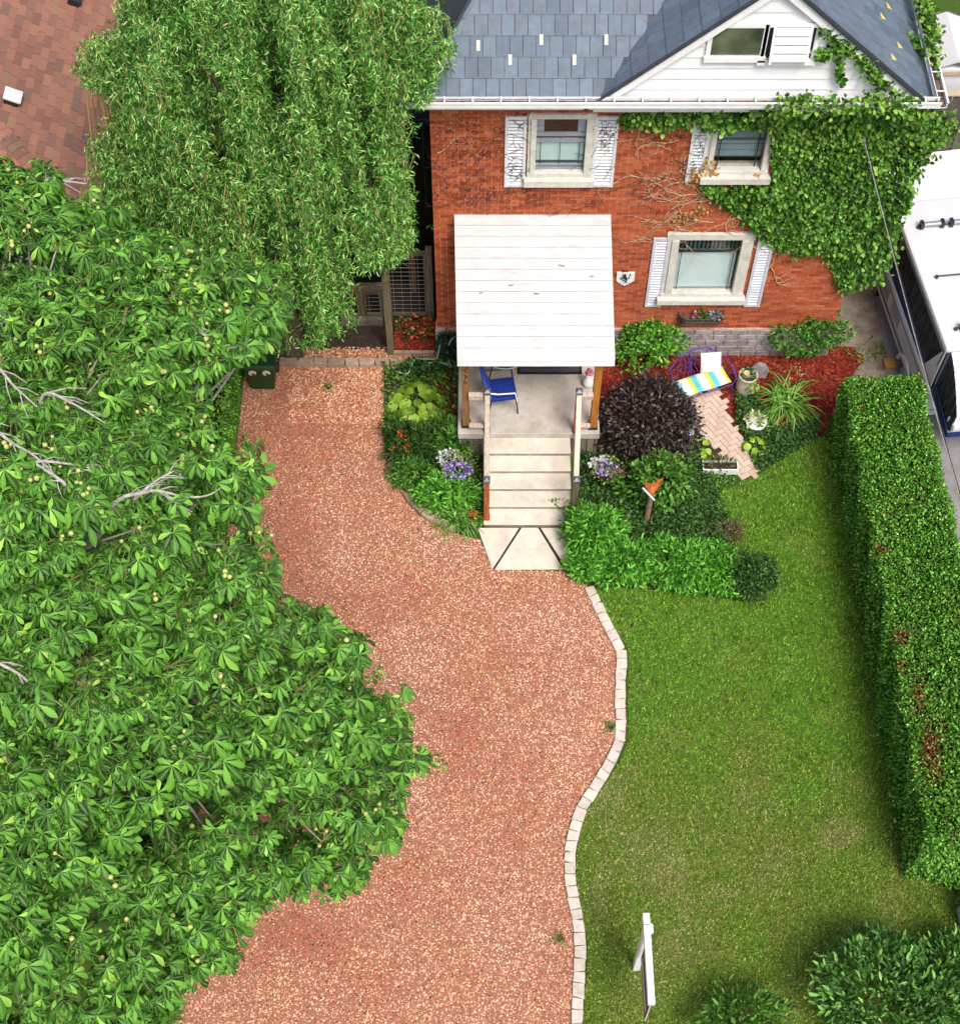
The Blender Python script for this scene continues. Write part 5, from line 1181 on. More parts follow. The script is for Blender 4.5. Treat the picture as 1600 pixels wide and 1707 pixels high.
# estate sign
sb = PG(1060, 1614, 0); sg = thing('yard_sign', 'white timber hanging sign post seen edge on at the bottom of the lawn', 'sign', sb)
SH = 1.82
MB().box(-.05, .05, -.05, .05, 0, SH).build('post', M['white'], sg, False, bevel=.006)
ya, yb_ = PG(1074, 1522, SH).y - sb.y, PG(1079, 1674, SH).y - sb.y
MB().box(-.048, .048, yb_, ya, SH - .1, SH + .0).build('arm', M['white'], sg, False, bevel=.006)
MB().box(-.055, .055, -.055, .055, SH, SH + .05).build('post_cap', M['white'], sg, False, bevel=.01)
MB().box(.05, .085, -.04, .08, SH - .08, SH - .01).build('arm_bracket', M['white'], sg, False)
MB().box(-.012, .012, yb_ + .05, -.12, SH - .95, SH - .16).build('sign_board', plain('sign_red', srgb(128, 24, 52), .5, .1, 4), sg, False)
for z0, z1, mt in ((SH - .42, SH - .30, M['white']), (SH - .62, SH - .52, M['black_metal']), (SH - .8, SH - .7, M['white'])): MB().box(-.016, .016, yb_ + .1, -.18, z0, z1).build('sign_band', mt, sg, False)
for y in (yb_ + .12, -.2): MB().tube([(0, y, SH - .17), (0, y, SH - .09)], .006, 5).build('hanger', M['steel'], sg, False)
MB().beam((0, yb_ + .03, SH - .98), (0, yb_ + .03, SH - .1), .012, .012).build('edge_strip', M['white'], sg, False)
# metal utility box at the right edge
ub = PG(1612, 1560, 0); ubx = thing('utility_box', 'white metal utility cabinet cut by the right picture edge', 'utility box', (ub.x + .12, ub.y + .2, 0))
MB().box(-.22, .22, -.2, .2, 0, .62).build('cabinet', M['camper'], ubx, False, bevel=.015, seg=2); MB().box(-.24, .24, -.22, .22, .62, .66).build('lid', M['white'], ubx, False, bevel=.012, seg=2); MB().box(-.225, -.219, -.12, .12, .2, .45).build('latch_panel', M['grey_alu'], ubx, False)

# ================================================================ VEGETATION
def lumps(d, k, seed, amp):
    r = np.random.default_rng(seed); o = np.zeros(len(d))
    for _ in range(9): o += np.sin(d @ (r.normal(size=3) * k) + r.uniform(0, 6.28))
    return 1 + amp * o / 4.5
tv6 = np.array([(0, 0, 0), (.35, .42, .10), (.75, .34, .06), (1, 0, -.08), (.75, -.34, .06), (.35, -.42, .10), (.5, 0, 0)]); tf6 = np.array([(0, 6, 1), (1, 6, 2), (2, 6, 3), (0, 5, 6), (5, 4, 6), (4, 3, 6)])
def leafcloud(P, out, ll, lw, mat, name, parent, world=True, six=False, droop=0.0, jit=.6, midx=None, upb=.6):
    n = len(P); x = out + rng.normal(0, jit, (n, 3)) + [0, 0, -droop]; s = rng.uniform(.7, 1.3, n)
    V, Fc = inst(tv6 if six else tvd, tf6 if six else tfd, P, frames(x, out * .6 + [0, 0, upb] + rng.normal(0, .35, (n, 3))), np.column_stack([s * ll, s * lw, s * ll]))
    mi = None if midx is None else np.repeat(midx, len(tf6 if six else tfd))
    return put(name, np_mesh(name, V, Fc, mat, mi), parent, world)
def bush(name, label, cat, px, py, rx, ry, rz, n, ll, lw, mat, seed=1, amp=.22, k=4, group=None, six=True, stem=None, zc=.45, droop=.1, jit=.6):
    c = PG(px, py, 0); t = thing(name, label, cat, c, group=group)
    d = rdir(n); d[:, 2] = np.where(d[:, 2] < -.35, -d[:, 2], d[:, 2]); L = lumps(d, k, seed, amp * 1.5)
    rad = (rng.uniform(.35, 1.0, n) ** .45) * L * (1 + np.abs(rng.normal(0, .06, n))); P = d * np.array([rx, ry, rz * (1 - zc)]) * rad[:, None] + [0, 0, rz * zc]; P[:, 2] = np.maximum(P[:, 2], .03)
    leafcloud(P, d, ll, lw, mat, 'foliage', t, False, six, droop, jit)
    s = MB()
    for q in range(9):
        a = q * 2.4; e = Vector((rx * .6 * math.cos(a), ry * .6 * math.sin(a), rz * (.55 + .3 * random.random()))); s.tube([(e.x * .1, e.y * .1, 0), (e.x * .5, e.y * .5, e.z * .6), e], [.014, .010, .005], 5)
    s.build('stems', stem or M['bark_dark'], t, False); return t
M['leaf_purple'] = leafm('purple_leaf', [(0, (.012, .008, .009)), (.5, (.032, .020, .022)), (.85, (.075, .045, .045)), (1, (.16, .11, .10))], .4, .5, .12, (1.2, .6, .6))
M['leaf_peony'] = leafm('peony_leaf', [(0, (.05, .16, .015)), (.5, (.10, .31, .03)), (1, (.22, .48, .08))], .45, .35, .3)
M['leaf_hedge'] = leafm('hedge_leaf', [(0, (.03, .10, .010)), (.4, (.085, .225, .022)), (.8, (.16, .36, .045)), (1, (.30, .50, .11))], .45, .35, .25)
M['leaf_hedge_y'] = leafm('hedge_leaf_yellow', [(0, (.10, .18, .02)), (1, (.24, .32, .05))], .45, .3, .3)
M['leaf_brown'] = leafm('hedge_leaf_dead', [(0, (.12, .045, .018)), (.6, (.24, .10, .04)), (1, (.34, .18, .08))], .8, .2, .15, (1, .9, .7))
bush('flowering_shrub', 'bright green rounded shrub between the porch and the window', 'shrub', 1078, 596, .58, .5, 1.05, 2600, .085, .045, M['leaf_bright'], 2)
bush('flowering_shrub', 'yellow green feathery shrub squeezed behind the porch roof edge', 'shrub', 1030, 566, .28, .25, 1.15, 700, .12, .03, M['leaf_yellowgreen'], 3)
bush('flowering_shrub', 'dense dark green shrub at the right brick corner', 'shrub', 1340, 588, .60, .42, 1.15, 2600, .085, .045, M['leaf_mid'], 5, .28)
bush('purple_bush', 'large dark purple leaved bush right of the porch', 'shrub', 1076, 738, .86, .72, 1.30, 5200, .085, .045, M['leaf_purple'], 7, .16)
bush('rose_bush', 'upright green rose bush around the bird feeder post', 'shrub', 1092, 838, .56, .34, 1.25, 1700, .10, .055, M['leaf_mid'], 9, .25)
M['leaf_fern'] = M['leaf_peony']
for k, (px, py, rx, ry, rz, lab) in enumerate(((985, 905, .50, .42, .85, 'bright green peony clump against the right stair newel'), (1040, 955, .52, .36, .62, 'bright green peony clump nearest the gravel corner right of the steps'), (1130, 958, .55, .42, .72, 'bright green peony clump in the middle of the lawn edge'), (1188, 965, .42, .40, .62, 'bright green peony clump touching the round dark shrub'), (975, 955, .30, .28, .5, 'small bright green clump hanging over the concrete walk'))):
    bush('peony_plant', lab, 'plant', px, py, rx, ry, rz, int(5200 * rx * ry / .25), .105, .038, M['leaf_peony'], 20 + k, .25, group='peonies along the lawn', droop=.0)
bush('round_shrub', 'round dark green shrub at the lawn tip of the garden bed', 'shrub', 1243, 975, .44, .42, .72, 2500, .06, .036, M['leaf_dark'], 31, .16)
bush('heather_plant', 'small brownish heather tuft at the lawn edge of the bed', 'plant', 1215, 892, .24, .2, .22, 420, .07, .014, leafm('heather', [(0, (.10, .06, .04)), (1, (.30, .20, .14))]), 33)
bush('flowering_shrub', 'glossy leaved shrub filling the lower right picture corner', 'shrub', 1495, 1685, 1.2, .9, 1.15, 4300, .13, .046, leafm('glossy_leaf', [(0, (.035, .10, .018)), (.6, (.08, .20, .04)), (1, (.22, .38, .10))], .35, .5), 41, .3, droop=-.3)
bush('flowering_shrub', 'glossy leaved shrub against the right picture edge near the utility box', 'shrub', 1590, 1640, .8, .6, .9, 2200, .11, .04, leafm('glossy_leaf_b', [(0, (.035, .11, .018)), (.6, (.09, .22, .04)), (1, (.24, .40, .10))], .35, .5), 42, .3, droop=-.3)
bush('flowering_shrub', 'sparse leafy sprigs at the bottom edge of the lawn', 'shrub', 1225, 1712, .62, .36, .95, 900, .12, .04, M['leaf_mid'], 43, .35, droop=-.3)
# left bed plants
bush('bed_plant', 'dark leaved perennial with orange lilies in the left bed', 'plant', 690, 755, .52, .42, .50, 1900, .14, .022, M['leaf_dark'], 51, .25)
bush('bed_plant', 'ferny green perennial beside the porch skirting', 'plant', 750, 752, .42, .36, .55, 1500, .13, .03, M['leaf_mid'], 52, .25)
bush('bed_plant', 'low bright green peony below the purple petunias', 'plant', 745, 830, .50, .34, .50, 1900, .10, .038, M['leaf_peony'], 53, .25)
bush('bed_plant', 'bushy green perennial at the gravel edge of the left bed', 'plant', 688, 800, .34, .30, .42, 1000, .10, .036, M['leaf_mid'], 54, .25)
bush('bed_plant', 'dark low plant between the hose and the hosta', 'plant', 708, 622, .36, .18, .32, 600, .09, .03, M['leaf_dark'], 55, .25)
bush('bed_plant', 'dark climbing leaves under the hose at the house corner', 'plant', 748, 600, .20, .16, .75, 500, .10, .03, leafm('blue_green', [(0, (.01, .035, .02)), (1, (.04, .10, .06))]), 56, .25)
M['petal_orange'] = leafm('orange_petal', [(0, srgb(196, 56, 20)), (1, srgb(232, 110, 50))], .6, .2, .2, (1, .6, .4))
for k, (px, py) in enumerate(((669, 722), (673, 731), (655, 748), (677, 747), (790, 857))):
    p = PG(px, py, .52 if k < 4 else .3); t = thing('orange_lily', (('topmost orange lily bloom of the left bed', 'orange lily bloom just below the topmost one', 'orange lily bloom nearest the gravel in the left bed', 'lowest orange lily bloom beside the ferny perennial')[k] if k < 4 else 'single orange bloom in the grass tuft by the stair foot'), 'flower', (p.x, p.y, 0), group='orange lilies' if k < 4 else None)
    MB().tube([(0, .03, 0), (0, .01, .3), (0, 0, p.z)], .006, 5).build('stem', M['stem'], t, False)
    tuft('petals', t, (0, 0, p.z - .02), .05, .05, .05, 14, .07, .035, M['petal_orange'], False)
# hostas: every leaf a piece
hv = []; hf = []
for i in range(7):
    u = i / 6; wd = .5 * math.sin(math.pi * min(1, u * .93 + .04)) ** .65 * (1.0 if u < .95 else .3)
    for j in range(5):
        v = (j - 2) / 2; hv.append((u, v * wd, .16 * math.sin(u * 2.6) - .28 * u * u + .10 * abs(v) - .02 * abs(math.sin(v * 6))))
for i in range(6):
    for j in range(4): hf.append((i * 5 + j, i * 5 + j + 1, (i + 1) * 5 + j + 1, (i + 1) * 5 + j))
M['hosta'] = leafm('hosta_leaf', [(0, (.20, .34, .03)), (.5, (.30, .45, .045)), (1, (.40, .54, .10))], .45, .35, .3, gain=.85)
hmesh = MB(); hmesh.add(hv, [q[::-1] for q in hf]); hme = hmesh.mesh('leaf', M['hosta'], True)
def hosta(px, py, r, n, ll, label, group=None):
    c = PG(px, py, 0); t = thing('hosta', label, 'plant', c, group=group)
    for k in range(n):
        f = (k + .5) / n; a = k * 2.39996 + random.uniform(-.3, .3); rad = r * (f ** .5) * .85; z = .10 + .26 * (1 - f) * (r / .5)
        o = put('leaf', hme, t, False, (rad * math.cos(a), rad * math.sin(a) * .95, z), (random.uniform(-.25, .25), random.uniform(.05, .35) + .3 * f, a + random.uniform(-.35, .35)), tuple([ll * random.uniform(.75, 1.15)] * 2 + [ll]))
    s = MB()
    for k in range(8): a = k * .8; s.tube([(0, 0, 0), (r * .4 * math.cos(a), r * .4 * math.sin(a), .2)], .007, 4)
    s.build('stalks', M['stem'], t, False)
hosta(695, 678, .50, 60, .20, 'big lime green hosta at the gravel edge of the left bed')
hosta(1258, 752, .22, 16, .14, 'small lime green hosta right of the garden path'); hosta(1166, 752, .2, 13, .14, 'lime green hosta at the foot of the purple bush')
# strap leaved clumps
def strap(name, label, px, py, n, ln, wd, mat, spread=.5, seed=0):
    c = PG(px, py, 0); t = thing(name, label, 'plant', c); r = np.random.default_rng(seed + 99); V = []; Fc = []; K = 7
    for k in range(n):
        a = r.uniform(0, 6.28); L = ln * r.uniform(.6, 1.1); up = r.uniform(.55, 1.2); o = r.uniform(0, .06); ox, oy = r.normal(0, ln * .16, 2); b = len(V); sd = np.array([-math.sin(a), math.cos(a), 0]); dr = np.array([math.cos(a), math.sin(a), 0])
        for i in range(K):
            u = i / (K - 1); hz = o + L * spread * (u ** 1.3) * (1.25 - .2 * up); z = L * (up * u * 1.0 - (.25 + .55 * up) * u ** 2.4); w_ = wd * (1 - u ** 3) * .5 + .001
            p = dr * hz + np.array([ox, oy, max(z, .01)]); V += [tuple(p - sd * w_), tuple(p + sd * w_)]
        for i in range(K - 1): Fc.append((b + 2 * i, b + 2 * i + 1, b + 2 * i + 3, b + 2 * i + 2))
    put('blades', np_mesh('blades', np.array(V), np.array(Fc), mat), t, False); return t
M['blade_lily'] = leafm('daylily_blade', [(0, (.06, .16, .02)), (.5, (.13, .29, .04)), (1, (.30, .46, .13))], .45, .35, .3)
dl = strap('daylily_clump', 'arching strap leaved daylily clump beside the cream urn', 1308, 678, 150, .78, .024, M['blade_lily'], .75, 1)
tuft('seed_heads', dl, (0.1, .35, .5), .25, .12, .2, 30, .07, .02, M['blade_dry'], False)
strap('grass_clump', 'spiky ornamental grass clump at the left foot of the steps', 762, 868, 170, .52, .012, M['blade_lily'], .8, 2)
strap('daylily_clump', 'small strap leaved tuft among the dark ground cover', 1290, 715, 45, .45, .02, M['blade_lily'], .8, 3)
# ground cover
def cover(label, pxs, n, mat, h, ll, lw, name='ground_cover'):
    poly = [(PG(*p).x, PG(*p).y) for p in pxs]; q = scatter_poly(poly, n); z = h * rng.uniform(.1, 1, n) ** .6 * (1 + .25 * wav(q, 6, 9)); P = np.column_stack([q, np.maximum(z, .02)])
    d = nrm(rng.normal(0, 1, (n, 3)) * [1, 1, .25]); reg(leafcloud(P, d, ll, lw, mat, name, None, True, False, .1, .3, None, 1.0), label, 'ground cover', kind='stuff')
cover('dark ivy ground cover behind the peonies', [(1010, 830), (1110, 790), (1180, 800), (1215, 870), (1205, 925), (1150, 915), (1040, 900)], 5200, M['leaf_dark'], .22, .06, .045)
cover('dark ground cover below the daylilies', [(1225, 650), (1260, 660), (1290, 720), (1365, 700), (1360, 735), (1300, 772), (1260, 790), (1245, 745), (1225, 700)], 4200, M['leaf_dark'], .18, .05, .04)
cover('leafy fringe along the bed edge beside the path end', [(1100, 800), (1165, 790), (1235, 806), (1190, 830), (1195, 870), (1120, 850)], 1700, M['leaf_mid'], .16, .05, .035)
cover('mixed low greenery filling the left flower bed', bedL_px, 4200, M['leaf_mid'], .20, .07, .035)
cover('dark low greenery under the garden bushes', [(960, 880), (965, 760), (1040, 770), (1160, 750), (1170, 790), (1060, 830), (1000, 860)], 3600, M['leaf_dark'], .25, .06, .04)
cover('weeds on the stained slab beside the house', [(1400, 590), (1460, 560), (1480, 590), (1440, 610)], 160, M['leaf_yellowgreen'], .06, .07, .02)
# vine leaf tufts on the steps
bush('stair_weed', 'little green weed creeping over the lower step', 'plant', 930, 850, .26, .09, .28, 130, .06, .04, M['leaf_mid'], 61)

# ---- hedges
def hedge(name, label, foot, h, n_top, n_side, ll, lw, mats, spots, seed=0, round_=.10):
    """foot: four ground corners (near left, near right, far right, far left)"""
    A, B, Cc, Dd = [Vector((*p, 0)) for p in foot]; ctr = (A + B + Cc + Dd) / 4; t = thing(name, label, 'hedge', ctr)
    core = MB(); f = [ctr + (p - ctr) * .93 for p in (A, B, Cc, Dd)]; f = [p + (ctr - p).normalized() * .10 + Vector((math.copysign(.10, ctr.x - p.x), 0, 0)) for p in (A, B, Cc, Dd)]
    core.prism([(p.x, p.y) for p in f], 0, h - .10); core.build('branches', M['leaf_core'], t)
    P = []; O = []
    u, v = rng.uniform(0, 1, (2, n_top)); Q = np.outer((1 - u) * (1 - v), A) + np.outer(u * (1 - v), B) + np.outer(u * v, Cc) + np.outer((1 - u) * v, Dd)
    edge = np.minimum(np.minimum(u, 1 - u) * (B - A).length, np.minimum(v, 1 - v) * (Dd - A).length)
    Q[:, 2] = h - round_ * np.exp(-edge / .07) + .035 * wav(Q, 7, seed) + rng.uniform(-.10, .03, n_top) + .09 * (rng.uniform(0, 1, n_top) < .015) * rng.uniform(0, 1, n_top); P.append(Q); O.append(np.tile([0, 0, 1.0], (n_top, 1)))
    for a, b in ((A, B), (B, Cc), (Cc, Dd), (Dd, A)):
        L = (b - a).length; m = int(n_side * L); s, z = rng.uniform(0, 1, (2, m)); nn = np.array([(b - a).y, -(b - a).x, 0]) / L
        Q = np.outer(1 - s, a) + np.outer(s, b); zz = z * h; bul = .04 * np.sin(s * L * 5 + z * 6 + seed) + rng.uniform(-.10, .03, m) - round_ * .8 * np.exp(-(h - zz) / .07) - .05 * (1 - z)
        Q = Q + nn * bul[:, None]; Q[:, 2] = zz; P.append(Q); O.append(np.tile(nn, (m, 1)))
    P = np.vstack(P); O = np.vstack(O); px, py, _ = proj(P); w_ = blobs(px, py, spots) * 1.0 + rng.normal(0, .24, len(P)) - .12; yl = wav(P, 2.2, seed + 5) + rng.normal(0, .35, len(P))
    mi = np.where((w_ > .45) & (P[:, 2] > h - .25), 1, np.where((yl > 1.05) & (P[:, 2] > h - .25), 2, 0))
    leafcloud(P, O, ll, lw, mats, 'foliage', t, True, False, 0, .7, mi); return t
M['leaf_core'] = plain('hedge_core', (.012, .018, .006), .95, .3, 10, .1)
far_l, near_l = PG(1378, 722), PG(1506, 1468)
hedge('clipped_hedge', 'long clipped green hedge with browned patches along the lawn', [(near_l.x, near_l.y), (near_l.x + 1.5, near_l.y - .35), (far_l.x + 1.33, far_l.y + .1), (far_l.x, far_l.y)], 1.68, 34000, 3300, .048, .030, [M['leaf_hedge'], M['leaf_brown'], M['leaf_hedge_y']],
      [(1466, 915, 12, 14, .9), (1452, 870, 10, 10, .5), (1502, 1062, 22, 18, .8), (1530, 1165, 14, 45, .7), (1552, 1250, 20, 60, .95), (1560, 1290, 16, 22, .9), (1440, 640, 14, 8, .5), (1440, 678, 8, 8, .6), (1590, 1400, 8, 8, .7), (1482, 854, 8, 8, .6), (1500, 1110, 16, 20, .55)], 3)
hl0, hl1 = PG(404, 770), PG(404, 648)
hedge('clipped_hedge', 'low green hedge along the left edge of the gravel under the chestnut', [(-5.9, 8.0), (-4.55, 8.0), (-4.5, hl1.y + .1), (-5.9, hl1.y + .1)], 1.1, 14000, 900, .06, .036, [M['leaf_hedge'], M['leaf_brown'], M['leaf_hedge_y']], [], 8)
# ---- ivy on the house
M['leaf_ivy'] = leafm('ivy_leaf', [(0, (.026, .075, .010)), (.5, (.06, .16, .018)), (.85, (.11, .25, .035)), (1, (.24, .38, .09))], .4, .4, .25)
M['leaf_ivy_y'] = leafm('young_ivy_leaf', [(0, (.12, .24, .03)), (1, (.28, .42, .08))], .4, .4, .3)
M['leaf_dry'] = leafm('dry_leaf', [(0, srgb(150, 92, 50)), (1, srgb(206, 160, 104))], .8, .2, .2, (1, .9, .7))
ivy = thing('wall_ivy', 'thick green ivy covering the right half of the brick front', 'ivy', (XR - .5, YF - .1, 0))
n = 14000; q = scatter_poly([(x, y) for x, y in IVY], n) + rng.normal(0, 5, (n, 2)) * (rng.uniform(0, 1, (n, 1)) < .5); q = q[~((q[:, 0] > 1178) & (q[:, 0] < 1284) & (q[:, 1] > 203) & (q[:, 1] < 298))]; n = len(q); P = np.array([list(PY(a, b, YF)) for a, b in q])
thick = .10 + .10 * wav(P[:, [0, 2]], 3.5, 21) + .16 * np.clip((260 - q[:, 1]) / 90, 0, 1) ; thick = np.clip(thick, .04, .42)
off = rng.uniform(0.15, 1, n) ** .7 * thick; P[:, 1] -= off
over = P[:, 0] > XR + .02; P[over, 1] += rng.uniform(0, .35, over.sum())
out = np.tile([0, -1.0, .25], (n, 1)); mi = (rng.uniform(0, 1, n) < np.where(q[:, 1] < 260, .38, .12)).astype(int)
leafcloud(P, out, .085, .07, [M['leaf_ivy'], M['leaf_ivy_y']], 'foliage', ivy, True, True, .5, .55, mi, .2)
# along the gutter, the gable rake and the side eave
def spray(path, n, wx, wy, wz, mats, yfrac=.35, ll=.085, name='foliage'):
    pts = [Vector(p) for p in path]; t = rng.uniform(0, len(pts) - 1, n); i = np.minimum(t.astype(int), len(pts) - 2); f = t - i
    A_ = np.array([list(p) for p in pts]); Q = A_[i] * (1 - f)[:, None] + A_[i + 1] * f[:, None] + rng.normal(0, 1, (n, 3)) * [wx, wy, wz]
    leafcloud(Q, np.tile([0, -.7, .5], (n, 1)), ll, ll * .8, mats, name, ivy, True, True, .2, .8, (rng.uniform(0, 1, n) < yfrac).astype(int), .5)
LM = [M['leaf_ivy'], M['leaf_ivy_y']]
g = lambda px, py, dy=0.: PY(px, py, GY - .08 - dy)
spray([g(1368, 48), g(1400, 70), g(1420, 85), g(1445, 105), g(1462, 130)], 330, .05, .03, .05, LM); spray([g(1362, 92), g(1385, 88), g(1405, 82)], 150, .04, .03, .04, LM); spray([g(1397, 90), g(1400, 120), g(1402, 138)], 70, .02, .02, .03, LM, .2)
spray([g(1448, 110), g(1462, 130), g(1475, 145)], 160, .06, .03, .07, LM)
spray([PY(1290, 182, EY - .15), PY(1340, 170, EY - .15), PY(1400, 178, EY - .1), PY(1460, 172, EY - .15), PY(1500, 175, EY - .1), PY(1545, 190, EY)], 900, .08, .06, .09, LM, .5)
spray([PY(1300, 190, EY - .1), PY(1200, 188, YF - .1), PY(1120, 186, YF - .1), PY(1045, 192, YF - .1), PY(1050, 212, YF - .08)], 280, .05, .04, .06, LM, .3)
ex1 = EX1 + .25; spray([(ex1, EY + 1.0, zg + .05), (ex1 + .02, EY + 1.6, zg + .1), (ex1, EY + 2.4, zg + .1), (ex1 - .05, EY + 3.2, zg + .1)], 620, .06, .2, .08, LM, .6)
spray([PY(1520, 60, EY + 1.4), PY(1535, 80, EY + 1.2), PY(1542, 92, EY + 1.2)], 90, .05, .05, .05, LM, .2)
spray([PY(1490, 225, YF - .2), PY(1540, 215, YF - .1), PY(1570, 200, YF), PY(1580, 225, YF)], 420, .09, .12, .1, LM, .4); spray([PY(1500, 290, YF - .1), PY(1515, 320, YF - .1), PY(1505, 345, YF - .1), PY(1490, 350, YF - .1)], 240, .05, .08, .08, LM, .2)
spray([PY(1225, 322, YF - .08), PY(1190, 318, YF - .08), PY(1175, 316, YF - .08)], 160, .05, .03, .04, LM, .3)
# dry leaves and bare stems
spray([PY(1150, 285, YF - .07), PY(1165, 300, YF - .07), PY(1185, 290, YF - .06), PY(1180, 270, YF - .07), PY(1150, 305, YF - .06)], 170, .05, .02, .06, [M['leaf_dry'], M['leaf_dry']], 0, .06, 'dry_leaves')
spray([PY(1250, 300, YF - .1), PY(1265, 298, YF - .1), PY(1130, 360, YF - .05), PY(1180, 350, YF - .05), PY(1120, 372, YF - .05)], 130, .06, .02, .05, [M['leaf_dry'], M['leaf_dry']], 0, .055, 'dry_leaves')
vs = MB()
def vine(px, py, ang, ln, r=.007, depth=0, seed=0):
    p = PY(px, py, YF - .03); pts = [p.copy()]; a = ang
    for k in range(int(ln / .06)):
        a += random.uniform(-.45, .45); p = p + Vector((math.cos(a) * .06, random.uniform(-.012, .012), math.sin(a) * .06)); p.y = min(p.y, YF - .02); pts.append(p.copy())
        if depth < 2 and random.random() < .22:
            qx, qy, _ = proj(np.array(list(p))); vine(float(qx), float(qy), a + random.choice((-1, 1)) * random.uniform(.5, 1.3), ln * random.uniform(.25, .5), r * .65, depth + 1)
    if len(pts) > 2: vs.tube(pts, [r * (1 - .6 * i / len(pts)) for i in range(len(pts))], 4)
for px, py, a, ln in ((1280, 345, 3.0, 2.0), (1250, 355, 3.3, 1.8), (1200, 330, 3.0, 2.0), (1260, 330, 2.9, 1.9), (1230, 352, 3.5, 1.5), (1180, 320, 3.3, 1.6), (1190, 370, 3.0, 1.4), (1150, 310, 2.0, 1.1), (1100, 300, 2.2, .9), (1060, 260, 1.8, .9), (1080, 200, -1.4, .9), (1110, 205, -1.8, .9), (1300, 400, -1.6, .5), (1325, 405, -1.5, .5), (1345, 405, -1.7, .4), (1285, 440, -1.6, .8), (1288, 430, -1.5, .6), (1320, 300, -1.6, 1.0), (1380, 250, -1.4, 1.4), (1360, 220, -.4, 1.2), (1450, 230, -.3, 1.0), (1440, 330, -1.6, 1.5), (1330, 350, -2.6, .9), (730, 255, .5, .7), (1010, 250, -1.5, 1.2)): vine(px, py, a, ln, .010)
reg(vs.build('stems', M['vine_stem'], ivy), kind='stuff')
vs = MB()
for k in range(46):
    px, py = random.uniform(735, 1010), random.uniform(195, 345)
    if 885 < px < 985 and py < 290: continue
    vine(px, py, random.uniform(0, 6.28), random.uniform(.25, .8), .005)
for k in range(26): vine(random.uniform(845, 875), random.uniform(200, 300), random.uniform(0, 6.28), .3, .005)
for k in range(10): vine(random.uniform(1000, 1025), random.uniform(200, 235), random.uniform(0, 6.28), .22, .005)
for k in range(14): vine(random.uniform(1148, 1175), random.uniform(200, 290), random.uniform(0, 6.28), .3, .005)
for k in range(16): vine(random.uniform(1035, 1150), random.uniform(205, 350), random.uniform(0, 6.28), random.uniform(.3, .8), .005)
for v_ in range(len(vs.v)):
    x, y, z = vs.v[v_]; vs.v[v_] = (x, y - .022, z)
reg(vs.build('dead_tendrils', M['vine_dark'], ivy), kind='stuff')
m_ = 1500; qq = np.vstack([rng.normal([790, 250], [45, 30], (m_ // 2, 2)), rng.normal([800, 320], [70, 14], (m_ // 3, 2)), rng.normal([1010, 222], [11, 12], (m_ // 14, 2)), rng.normal([1090, 215], [35, 16], (m_ // 8, 2))]); qq = qq[(qq[:, 0] > 722) & (qq[:, 0] < 1145) & (qq[:, 1] > 185) & ~((qq[:, 0] > 838) & (qq[:, 0] < 988) & (qq[:, 1] < 312))]
P = np.array([list(PY(a, b, YF - .03 - (.05 if a > 985 and a < 1030 else 0))) for a, b in qq]); leafcloud(P, np.tile([0, -1., 0], (len(P), 1)), .035, .02, M['vine_dark'], 'dead_holdfasts', ivy, True, False, .1, .8, None, .1)

# ---- weeping curly willow
WPOLY = [(225, -260), (800, -260), (790, 0), (786, 70), (748, 92), (722, 140), (708, 172), (672, 196), (668, 250), (682, 330), (690, 402), (662, 440), (602, 458), (577, 480), (572, 560), (545, 582), (470, 590), (300, 560), (240, 440), (172, 345), (170, 240), (196, 205), (192, 155), (150, 150), (128, 118), (136, 84), (196, 44)]
wc_ = np.array([-3.3, 18.1]); wtop = 9.3
wil = thing('willow_tree', 'large curly weeping willow between the two houses', 'tree', (-3.6, 18.4, 0))
M['leaf_willow'] = leafm('willow_leaf', [(0, (.03, .10, .014)), (.35, (.08, .23, .035)), (.65, (.18, .40, .075)), (.88, (.34, .56, .15)), (1, (.52, .68, .32))], .45, .35, .3)
tr = MB(); tr.tube([(-3.6, 18.4, 0), (-3.65, 18.45, 1.5), (-3.5, 18.4, 3.2), (-3.4, 18.3, 4.6)], [.28, .22, .19, .15], 10)
tr.build('trunk', M['bark_dark'], wil)
lb = MB(); limbs = []
for k in range(16):
    a = k * 2 * math.pi / 16 + random.uniform(-.2, .2); rr = random.uniform(1.2, 2.6); e = Vector((wc_[0] + rr * 1.15 * math.cos(a), wc_[1] + rr * .85 * math.sin(a), random.uniform(6.4, 8.6)))
    s = Vector((-3.5, 18.4, random.uniform(2.8, 4.6))); md = s.lerp(e, .5) + Vector((0, 0, .5)); lb.tube([s, md, e], [.09, .06, .025], 6)
lb.build('limbs', M['bark_dark'], wil)
NC = 400; a_c = rng.uniform(0, 2 * np.pi, NC); r_c = np.sqrt(rng.uniform(0, 1, NC)); NS = 2500; ci = rng.integers(0, NC, NS)
sx = wc_[0] + 3.15 * (r_c * np.cos(a_c))[ci] + rng.normal(0, .10, NS); sy = wc_[1] + 2.45 * (r_c * np.sin(a_c))[ci] + rng.normal(0, .10, NS); a = a_c[ci]; rr = r_c[ci]
sz = 4.6 + (wtop - 4.6) * np.sqrt(np.clip(1 - rr ** 2.2, 0, 1)) + rng.normal(0, .12, NS) + rng.normal(0, .55, NC)[ci] + .3 * wav(np.column_stack([sx, sy]), 1.8, 33)
Ls = rng.uniform(1.0, 2.9, NS) * (1 + .5 * (rr > .75)); outw = np.column_stack([np.cos(a), np.sin(a)]) * rr[:, None]
